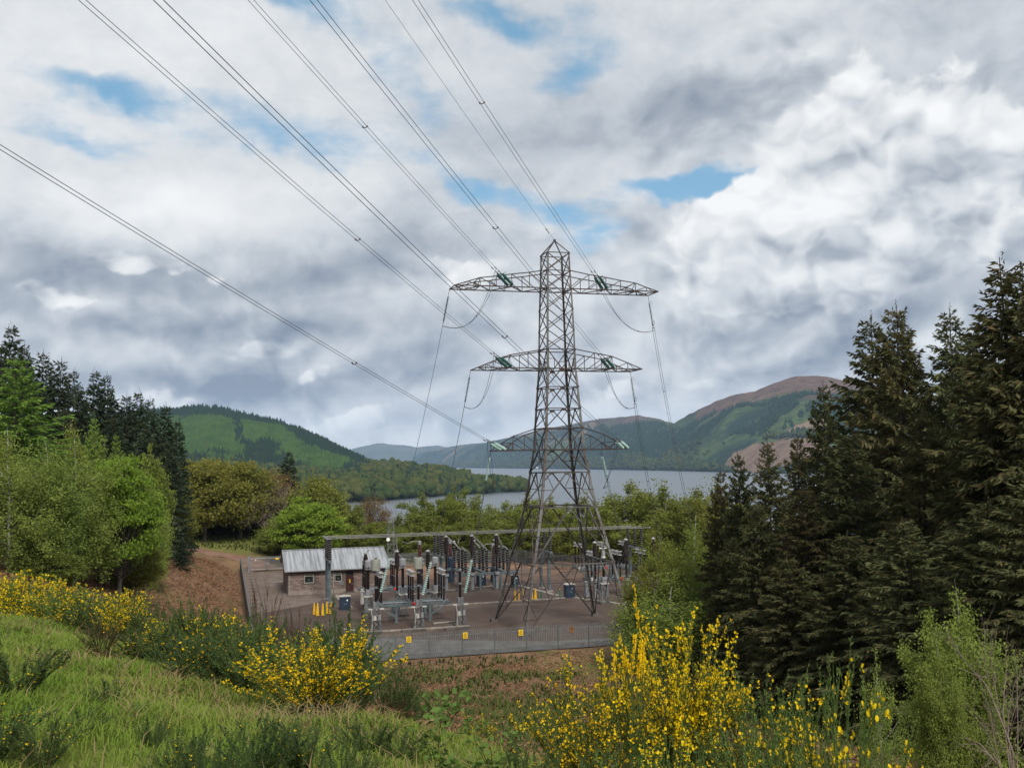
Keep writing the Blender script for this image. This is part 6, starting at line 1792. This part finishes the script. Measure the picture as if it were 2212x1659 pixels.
def broom_mesh(seed, H=1.3, spread=.55, stems=46, twigs=9, leafn=16, leaf=.022, flowers=900, fsize=.026, fmin=.45, fbias=None, srad=.006, upright=.75, bare=.3):
    """whippy stems fanning up from the root, each with side shoots; leaves and flowers sit on the shoots"""
    g = np.random.default_rng(seed); st = NB(); lf = NB(); fl = NB(); S = []; Rr = []
    for i in range(stems):
        a = g.uniform(0, 6.283); sp = spread * math.sqrt(g.uniform(.02, 1)); h = H * g.uniform(.62, 1.0) * (1 - .28 * (sp / spread) ** 2)
        q = np.linspace(0, 1, 7); r = sp * (q * (1 - upright * .35) + .35 * upright * q ** 2.2); w = g.normal(0, .03 * H, 2)
        S.append(np.column_stack([np.cos(a) * r + w[0] * q * q + .03 * np.cos(a), np.sin(a) * r + w[1] * q * q + .03 * np.sin(a), h * (q * 1.08 - .08 * q * q)])); Rr.append(np.linspace(srad, srad * .3, 7))
    S = np.array(S); tubes(st, S, np.array(Rr), 4)
    n = stems * twigs; e = g.integers(0, stems, n); t = g.uniform(bare, .98, n) * 5.999; i = t.astype(int); f = (t - i)[:, None]
    p = S[e, i] * (1 - f) + S[e, i + 1] * f; d = unit(S[e, i + 1] - S[e, i]); d = unit(d + unit(g.normal(size=(n, 3))) * .38 + [0, 0, .25]); L = H * g.uniform(.12, .34, n) * (1.1 - .45 * t / 6)
    q = np.linspace(0, 1, 5); bend = unit(g.normal(size=(n, 3))) * .08
    T = p[:, None] + d[:, None] * (L[:, None] * q)[..., None] + bend[:, None] * (L[:, None] * q * q)[..., None]; tubes(st, T, np.tile(np.linspace(srad * .38, srad * .16, 5), (n, 1)), 3)
    # leaves
    m = n * leafn; e = g.integers(0, n, m); t = g.uniform(0, 1, m) * 3.999; i = t.astype(int); f = (t - i)[:, None]
    c = T[e, i] * (1 - f) + T[e, i + 1] * f; dd = unit(T[e, i + 1] - T[e, i]); o = unit(g.normal(size=(m, 3))); ax = unit(dd * .8 + o * .7); ls = leaf * g.uniform(.6, 1.3, m)
    leaves(lf, c + ax * ls[:, None] * .5, ls, ax, .15, .42, g)
    # flowers, in spikes along some of the shoots
    if flowers:
        hot = np.where((T[:, 2, 2] > fmin * H) & (g.random(n) < .65))[0]
        if fbias is not None: hot = hot[fbias(T[hot, 2], g)]
        if len(hot):
            e = hot[g.integers(0, len(hot), flowers)]; t = g.uniform(.15, 1, flowers) * 3.999; i = t.astype(int); f = (t - i)[:, None]
            c = T[e, i] * (1 - f) + T[e, i + 1] * f; dd = unit(T[e, i + 1] - T[e, i]); o = unit(np.cross(dd, g.normal(size=(flowers, 3)))); ax = unit(o + dd * .5 + [0, 0, .25])
            oriented(fl, FV, FT, c + ax * fsize * .2, fsize * g.uniform(.7, 1.2, flowers), ax, g)
    return st.mesh('stems'), (lf.mesh('leaves') if leafn else None), (fl.mesh('flowers') if fl.V else None)


def broom(meshes, label, pos, H=1.0, rz=None, sx=None, group=None, mats=(None, None, None), name='broom_bush'):
    st, lf, fl = meshes
    r = thing(name, label, 'shrub', pos, rnd.uniform(0, 6.28) if rz is None else rz, group)
    r.scale = (sx or H, sx or H, H)
    tag(link('stems', st, mats[0] or M_BROOMSTEM, r), kind='stuff')
    if lf: tag(link('foliage', lf, mats[1] or M_BROOMLEAF, r), kind='stuff')
    if fl: tag(link('flowers', fl, mats[2] or M_FLOWER, r), kind='stuff')
    return r


def spot(x, Y, sink=.05):
    P = at(x, 1200, Y); return (P[0], P[1], gz(P[0], P[1]) - sink)


def stand(meshes, label, x, ytop, Y, wpx, base_h, base_w, **kw):
    """put a bush at distance Y under image column x, tall enough to reach the height seen at ytop"""
    P = spot(x, Y); top = at(x, ytop, Y)[2]; h = max(top - P[2], .15)
    return broom(meshes, label, P, h / base_h, sx=wpx / 2195.2 * Y / base_w, **kw)


# the big bushes right of centre, close to the camera, are each built for themselves
GBR = 'flowering broom close to the camera'
H1 = broom_mesh(201, 1.35, .62, 90, 12, 18, .020, 4300, .036, .44, None, .006, .8)
stand(H1, 'tallest broom bush right of centre, thick with yellow flowers', 1440, 1325, 6.2, 290, 1.35, 1.15, group=GBR)
H2 = broom_mesh(202, 1.2, .60, 70, 11, 16, .018, 1900, .033, .25)
stand(H2, 'looser broom bush with scattered flowers left of the tallest one', 1262, 1440, 6.0, 300, 1.2, 1.1, group=GBR)
H3 = broom_mesh(203, 1.25, .55, 80, 11, 22, .021, 1000, .033, .25)
stand(H3, 'greener broom bush with few flowers right of the tallest one', 1640, 1455, 6.0, 270, 1.25, 1.0, group=GBR)
H4 = broom_mesh(204, 1.0, .42, 44, 11, 26, .018, 560, .036, .25)
stand(H4, 'near broom bush at the right with large single flowers, dark wood behind it', 1790, 1430, 4.6, 280, 1.0, .78, group=GBR)
H5 = broom_mesh(205, 1.2, .30, 16, 8, 10, .016, 330, .038, .68)
stand(H5, 'two tall flower spikes of broom sticking up in front of the yard fence', 1352, 1292, 5.9, 90, 1.2, .5, group=GBR)
stand(broom_mesh(206, 1.0, .5, 50, 10, 16, .018, 900, .033, .2), 'low broom clump with flowers at the bottom edge below the tallest one', 1440, 1570, 4.6, 330, 1.0, .9, group=GBR)
stand(broom_mesh(207, 1.0, .4, 40, 10, 22, .017, 90, .028, .3), 'leafy green broom shoots at the bottom edge right of centre', 1600, 1560, 4.6, 260, 1.0, .75, group=GBR)
B5 = broom_mesh(211, 1.15, .85, 95, 11, 14, .024, 3200, .038, .15, None, .007, .6, .2)
stand(B5, 'wide yellow broom bush left of centre on the edge of the grass', 680, 1352, 9.7, 330, 1.15, 1.45, group=GBR)
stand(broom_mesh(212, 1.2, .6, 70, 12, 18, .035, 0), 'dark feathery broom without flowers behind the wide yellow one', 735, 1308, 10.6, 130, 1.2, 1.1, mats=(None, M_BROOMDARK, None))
stand(broom_mesh(213, 1.0, .5, 40, 10, 12, .026, 320, .042, .45), 'small yellow broom alone on the brown slope', 1032, 1535, 11.0, 75, 1.0, .85)
def brow(x): return min(4.055 / max(.61 + .79 * (x - 1106) / 2195, .16), 24)     # distance of the edge of the grass under image column x


FAR = [broom_mesh(220 + i, 1.3, .7, 60, 10, 12, .045, f, .062, .3, None, .009, .7, .2) for i, f in enumerate((1500, 650, 220, 0))]
GF2 = 'broom along the far edge of the grass'
for k, x, yt, Y, w, dk, lab in [
        (0, -10, 1232, 25, 150, 0, 'yellow broom at the left edge, furthest left of the flowering band'), (0, 55, 1238, 27, 140, 0, 'yellow broom second from the left edge'),
        (0, 112, 1252, 26, 120, 0, 'yellow broom third from the left edge'), (1, 30, 1300, 21, 140, 0, 'half green broom in front of the flowering band at the left edge'),
        (1, 160, 1262, 27, 130, 0, 'broom with yellow patches under the white birch trunk'), (1, 95, 1320, 20, 130, 0, 'low broom with yellow patches above the grass at the left'),
        (2, 195, 1300, 22, 130, 1, 'mostly green broom left of the tall dark stems'), (0, 268, 1272, 25, 90, 0, 'yellow broom with a bright right flank before the brown field'),
        (2, 235, 1285, 22, 120, 1, 'green broom left of the bright yellow flank'), (3, 338, 1292, 22, 90, 1, 'dark green broom spikes against the brown field'),
        (1, 372, 1318, 20, 110, 0, 'broom with a few yellow flowers under the brown field'), (3, 425, 1282, 21, 120, 1, 'dark green pointed broom in the middle of the green band'),
        (1, 458, 1308, 19, 120, 0, 'broom sprinkled yellow beside the pointed dark one'), (2, 330, 1350, 17.5, 170, 1, 'wide green broom in front of the dark spikes'),
        (3, 400, 1362, 16.5, 150, 1, 'wide dark broom at the edge of the grass'), (2, 490, 1330, 16.5, 170, 1, 'big green broom left of the dead stalks'),
        (3, 545, 1318, 15.5, 150, 1, 'big dark broom under the dead stalks'), (2, 600, 1350, 14, 140, 1, 'dark broom close behind the wide yellow bush, left side'), (3, 655, 1345, 13, 130, 1, 'dark broom close behind the wide yellow bush, right side'),
        (3, 770, 1395, 13, 110, 1, 'dark broom at the corner of the front fence'), (2, 455, 1390, 15, 160, 1, 'low green broom at the edge of the grass, centre left'), (3, 520, 1400, 13.5, 140, 1, 'low dark broom left of the wide yellow bush'),
        (3, 845, 1440, 14, 90, 1, 'small dark broom right of the wide yellow bush'), (3, 890, 1470, 16, 70, 1, 'smallest dark broom on the brown slope')]:
    if x < 590: Y = brow(x) * (1.06 if Y < 18 else 1.22)
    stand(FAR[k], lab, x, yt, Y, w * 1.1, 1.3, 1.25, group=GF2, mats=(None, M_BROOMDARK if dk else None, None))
stand(broom_mesh(231, 1.3, .45, 40, 8, 8, .026, 0, srad=.008, bare=.45), 'tall dark bare-stemmed broom standing in the grass', 222, 1325, 12.6, 95, 1.3, .85, mats=(M_DEADSTEM, M_BROOMDARK, None))
NEARS = [broom_mesh(240 + i, .8, .38, 34, 11, 20, .022, f, .032, .4, None, .004, .8, .15) for i, f in enumerate((80, 32, 12, 0))]
for k, x, yt, Y, w, lab in [
        (1, 35, 1400, 8.6, 190, 'dark sprawling broom at the left edge of the grass'), (0, -5, 1530, 6.4, 190, 'broom with yellow flowers in the bottom left corner'),
        (1, 100, 1560, 6.3, 120, 'thin broom with single flowers in the bottom left corner'), (3, 195, 1545, 7.4, 80, 'small dense green tuft in the grass at the left'),
        (3, 235, 1480, 8.6, 70, 'thin green shoots in the middle of the grass'), (1, 395, 1580, 6.0, 130, 'low broom with a few flowers at the bottom edge'),
        (2, 555, 1560, 6.2, 160, 'thin green broom shoots at the bottom edge'), (1, 655, 1560, 6.3, 140, 'green broom at the bottom edge below the wide yellow bush'),
        (1, 790, 1560, 7.2, 110, 'green broom with two flower heads at the brow of the slope'), (3, 855, 1590, 7.2, 110, 'green shoots at the brow of the slope'),
        (3, 335, 1560, 7.0, 60, 'pair of thin green shoots in the grass'), (2, 470, 1600, 5.6, 130, 'leafy green shoots at the bottom edge, centre left'),
        (0, 1215, 1610, 5.2, 180, 'flowering broom shoots at the bottom edge left of the tallest bush'), (3, 740, 1610, 5.8, 120, 'low green tuft at the bottom edge left of the brow'), (2, 1130, 1600, 5.6, 110, 'thin broom at the bottom edge by the brown slope')]:
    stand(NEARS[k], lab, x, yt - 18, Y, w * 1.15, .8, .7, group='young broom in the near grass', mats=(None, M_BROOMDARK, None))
DEAD = broom_mesh(251, 1.5, .5, 26, 10, 0, .01, 0, srad=.010, upright=.9, bare=.4)
for x, yt, Y, w, lab in [(572, 1250, 12, 90, 'dead brown broom stalks in front of the yard, left clump'), (640, 1300, 11.5, 70, 'dead brown broom stalks above the wide yellow bush, right clump'), (845, 1500, 10.5, 90, 'brown twiggy clump at the right foot of the wide yellow bush')]:
    stand((DEAD[0], None, None), lab, x, yt, Y, w, 1.5, .95, mats=(M_DEADSTEM, None, None), group='dead broom stalks', name='dead_shrub')


def bramble_mesh(seed, H=.7):
    g = np.random.default_rng(seed); st = NB(); lf = NB(); S = []
    for i in range(7):
        a = g.uniform(0, 6.28); q = np.linspace(0, 1, 6); r = H * g.uniform(.15, .55) * q ** 1.4
        S.append(np.column_stack([np.cos(a) * r, np.sin(a) * r, H * g.uniform(.6, 1) * (q - .25 * q ** 3)]))
    S = np.array(S); tubes(st, S, np.tile(np.linspace(.006, .002, 6), (7, 1)), 4)
    e = g.integers(0, 7, 70); t = g.uniform(.35, 1, 70) * 4.999; i = t.astype(int); f = (t - i)[:, None]; c = S[e, i] * (1 - f) + S[e, i + 1] * f
    ax = unit(g.normal(size=(70, 3)) * [1, 1, .35]); leaves(lf, c + ax * .06, .10 * g.uniform(.6, 1.2, 70), ax, .2, .62, g)
    return st.mesh('stems'), lf.mesh('leaves')


BRB = [bramble_mesh(260 + i) for i in range(3)]
for i, (x, Y, s, lab) in enumerate([(952, 9.2, .95, 'leafy bramble standing up on the brown slope'), (1010, 9.8, .6, 'low bramble right of the upright one'), (940, 7.4, .6, 'bramble at the brow of the slope'), (1060, 7.0, .75, 'bramble at the bottom edge on the brown slope'),
                                    (1095, 8.6, .55, 'small bramble left of the flowering broom'), (305, 8.0, .35, 'small leafy sprig in the grass under the dark broom'), (610, 9.0, .4, 'leafy sprig in front of the wide yellow bush'), (985, 6.4, .6, 'bramble low in the corner of grass and slope')]):
    broom((BRB[i % 3][0], BRB[i % 3][1], None), lab, spot(x, Y, .02), s, mats=(M_DEADSTEM, M_BRAMBLE, None), group='brambles on the slope', name='bramble')


# ---- grass, straw, bracken: nobody could count them
def in_view(P, pad=60):
    q = P - EYE; d = q @ FWD; x = 1106 + 2195.2 * (q @ RIGHT) / np.maximum(d, .1); y = 829.5 - 2195.2 * (q @ UP) / np.maximum(d, .1)
    return (d > 2) & (x > -pad) & (x < 2212 + pad) & (y < 1659 + 140)


def blades(nb, P, h, w, g, lean=.45, bend=.5):
    """grass blades: three-cornered, bent over"""
    N = len(P); a = g.uniform(0, 6.283, N); d = np.column_stack([np.cos(a), np.sin(a), np.zeros(N)]); s = np.column_stack([-np.sin(a), np.cos(a), np.zeros(N)])
    l = (lean * g.uniform(.1, 1, N) * h)[:, None]; H = h[:, None] * np.array([0, 0, 1.0]); W = w[:, None]
    m = P + d * l * .35 + H * .6; tip = P + d * l * (1 + bend) + H * g.uniform(.75, 1.0, (N, 1))
    V = np.stack([P - s * W * .5, P + s * W * .5, m + s * W * .4, m - s * W * .4, tip], 1); b = (np.arange(N) * 5)[:, None]
    nb.add(V, np.column_stack([b, b + 1, b + 2, b + 3])[:, :4].reshape(-1, 4)); nb.F.append(np.column_stack([b + 3, b + 2, b + 4]) + (nb.n - 5 * N))


def strew(n, box, g, keep, power=1.0):
    x0_, x1_, y0_, y1_ = box; y = y0_ + (y1_ - y0_) * g.uniform(0, 1, n) ** power; x = x0_ + (x1_ - x0_) * g.uniform(0, 1, n)
    P = np.column_stack([x, y, ground_z(x, y)]); k = keep(P) & in_view(P); return P[k]


g = np.random.default_rng(301)
P = strew(420000, (-17, 3, 3.5, 21), g, lambda P: (grass_zone(P[:, 0], P[:, 1]) > g.uniform(.25, 1, len(P))), 1.25)
cl = vnoise(P[:, 0] * 1.6, P[:, 1] * 1.6, 41, 3); cl2 = vnoise(P[:, 0] * .6, P[:, 1] * .6, 42, 3)
nb = NB(); blades(nb, P, (.07 + .10 * np.clip(cl + .35, 0, 1)) * g.uniform(.55, 1.4, len(P)), .0040 + .0008 * P[:, 1] * g.uniform(.6, 1.2, len(P)), g, 1.0, .7)
tag(nb.build('grass', M_GRASS), 'rough green grass covering the brow in the foreground', 'grass', kind='stuff')
k = g.random(len(P)) < np.clip((cl2 - .04) * .5, .015, .26)
nb = NB(); Q = P[k] + g.normal(0, .03, (k.sum(), 3)) * [1, 1, 0]; blades(nb, Q, .17 * g.uniform(.5, 1.5, len(Q)), .0035 + .0008 * Q[:, 1], g, 1.1, .9)
tag(nb.build('dead_grass', M_STRAW), 'pale dead grass stalks through the green grass', 'grass', kind='stuff')


def fronds(nb, P, L, g, n=5, w=.05, ll=.5, stalk=True):
    """collapsed bracken: arched stalks with side leaflets"""
    N = len(P); a = g.uniform(0, 6.283, N); d = np.column_stack([np.cos(a), np.sin(a), g.uniform(.0, .55, N)]); q = np.linspace(0, 1, 4)
    S = P[:, None] + d[:, None] * (L[:, None] * q)[..., None] - np.array([0, 0, .55]) * (L[:, None] * q * q)[..., None] + [0, 0, .10]
    if stalk: tubes(nb, S, np.tile([.008, .008, .006, .004], (N, 1)) * (w / .05), 3)
    t = np.repeat(np.linspace(.3, 1, n)[None], N, 0) * 2.999; i = t.astype(int); f = (t - i)[..., None]; ii = np.arange(N)[:, None]
    c = S[ii, i] * (1 - f) + S[ii, i + 1] * f; sd = np.column_stack([-np.sin(a), np.cos(a), np.zeros(N)])[:, None] * g.choice([-1, 1], (N, n, 1)) + g.normal(0, .35, (N, n, 3)); ln = L[:, None] * np.linspace(ll, ll * .4, n)
    C = (c + unit(sd) * ln[..., None] * .5).reshape(-1, 3); leaves(nb, C, ln.ravel(), unit(sd).reshape(-1, 3), .25, .32, g)


def bracken_zone(P):
    return (grass_zone(P[:, 0], P[:, 1]) < .35) & (yard_dist(P[:, 0], P[:, 1]) > .8)


Pn = strew(10000, (-12, 14, 7, 32), g, bracken_zone, .8)
Pf = strew(24000, (-26, 20, 30, 90), g, lambda P: bracken_zone(P) & (P[:, 0] < 14), .9)
moss_ = vnoise(Pf[:, 0] * .30, Pf[:, 1] * .16, 51, 4); Pf = Pf[(moss_ < .12) | (g.random(len(Pf)) < .25)]
Pl = strew(40000, (-62, -18, 46, 152), g, lambda P: bracken_zone(P) & (P[:, 0] > -16 - .36 * P[:, 1] + vnoise(P[:, 1] * .1, P[:, 1] * 0, 5) * 4))
nb = NB(); fronds(nb, Pn, g.uniform(.25, .5, len(Pn)), g, 9, .035, .24); fronds(nb, Pf, g.uniform(.4, .8, len(Pf)), g, 4, .06, .5, False); fronds(nb, Pl, g.uniform(.5, 1.0, len(Pl)), g, 4, .08, .5, False)
tag(nb.build('bracken', M_BRACKEN), 'collapsed red-brown bracken covering the slopes round the yard', 'bracken', kind='stuff')
Pg = strew(42000, (-26, 22, 9, 86), g, lambda P: bracken_zone(P) & (vnoise(P[:, 0] * .30, P[:, 1] * .16, 51, 4) > .0) & (P[:, 0] < 16))
nb = NB(); blades(nb, Pg, g.uniform(.15, .5, len(Pg)), .025 + .0014 * Pg[:, 1], g, .9, .6)
Ps = strew(30000, (14, 46, 20, 90), g, lambda P: yard_dist(P[:, 0], P[:, 1]) > 1.0); blades(nb, Ps, g.uniform(.3, .9, len(Ps)), .05 + .001 * Ps[:, 1], g, .9, .6)
Pw = strew(26000, (-75, -10, 55, 195), g, lambda P: (yard_dist(P[:, 0], P[:, 1]) > 2.5) & ((P[:, 0] < -20 - .36 * P[:, 1]) | (P[:, 1] > 168))); blades(nb, Pw, g.uniform(.3, .8, len(Pw)), .05 + .0012 * Pw[:, 1], g, .9, .6)
tag(nb.build('undergrowth', M_UNDER), 'low green growth among the bracken and under the trees', 'undergrowth', kind='stuff')

# ---- small things
t = thing('salt_bin', 'small yellow bin beside the track at the edge of the wood', 'bin', (0, 0, 0)); P_ = at(368, 1182, 140); t.location = (P_[0], P_[1], gz(P_[0], P_[1]))
MB().box((0, 0, .32), (1.0, .7, .6), taper=1.1).build('body', M_YELLOW, t); MB().box((0, 0, .68), (1.2, .86, .14), taper=.85).build('lid', M_YELLOW, t)
for x, lab in ((386, 'left one of the two birds flying over the green hill'), (413, 'right one of the two birds flying over the green hill')):
    P_ = at(x, 749, 330); t = thing('bird', lab, 'bird', P_, .5 if x < 400 else 1.2, 'two birds in the sky')
    MB().lathe((0, -.16, 0), [(.005, 0), (.035, .05), (.055, .14), (.045, .22), (.02, .27), (.03, .30), (.028, .34), (.006, .39)], 8, (0, 1, 0)).build('body', M_BLACK, t)
    for s in (-1, 1): MB().add([(s * .03, .06, .02), (s * .22, .10, .12), (s * .46, -.02, .06), (s * .22, -.06, .11), (s * .03, -.08, .02)], [(0, 1, 3, 4), (1, 2, 3)]).build('wing', M_BLACK, t)
    MB().add([(-.02, -.15, 0), (.02, -.15, 0), (.05, -.28, .01), (-.05, -.28, .01)], [(0, 1, 2, 3)]).build('tail', M_BLACK, t)
P_ = at(547, 910, 2990); t = thing('hill_mast', 'thin mast on the crest of the forested hill', 'mast', P_ - [0, 0, 22])
MB().lathe((0, 0, 0), [(1.2, 0), (.9, 20), (.6, 30), (.3, 34)], 6).build('pole', M_STEELD, t); MB().box((0, 0, 28), (5, 1.4, 3)).build('antenna_head', M_STEELD, t)
M_SLATE = mat('grey_slate_roof', (0.10, 0.10, 0.11), None, rough=.6)
for x, y, Y, w, lab in ((1299, 1009.5, 5600, 16, 'white house by the water on the far shore, right of the pylon'), (1160, 1010, 6300, 15, 'white house on the far shore left of the pylon body'), (1668, 1006, 3500, 14, 'pale house at the foot of the moorland hill'),
                        (958, 1043, 1900, 12, 'small white house among the trees of the headland'), (702, 1036, 2050, 11, 'white cottage at the edge of the headland pasture')):
    P_ = at(x, y, Y); t = thing('cottage', lab, 'house', (P_[0], P_[1], P_[2] - 3), .3, 'small white houses far away'); h = w * .42
    MB().box((0, 0, h / 2), (w, w * .55, h)).build('wall', M_WHITE, t)
    a_, b_ = w * .54, w * .33; MB().add([(-a_, -b_, h), (a_, -b_, h), (a_, 0, h * 1.7), (-a_, 0, h * 1.7), (-a_, b_, h), (a_, b_, h)], [(0, 1, 2, 3), (3, 2, 5, 4), (0, 3, 4), (1, 5, 2)]).build('roof', M_SLATE, t)
    for q in (-.3, .0, .3): MB().box((q * w, -w * .28, h * .55), (w * .1, .15, h * .3)).build('window', M_PANE, t)
# ================================================================== HAZE
def haze():
    m = bpy.data.materials.new('damp_air'); m.use_nodes = True; t = NT(m.node_tree); t.n.clear()
    v = t.node('ShaderNodeVolumePrincipled'); v.inputs['Color'].default_value = (0.52, 0.72, 1.0, 1)
    v.inputs['Density'].default_value = 4.0e-5; v.inputs['Anisotropy'].default_value = 0.0
    o = t.node('ShaderNodeOutputMaterial'); t.l.new(v.outputs[0], o.inputs['Volume'])
    h = MB().box((0, 8300, 350), (36000, 17400, 770)).build('haze', m)
    h['kind'] = 'stuff'


haze()
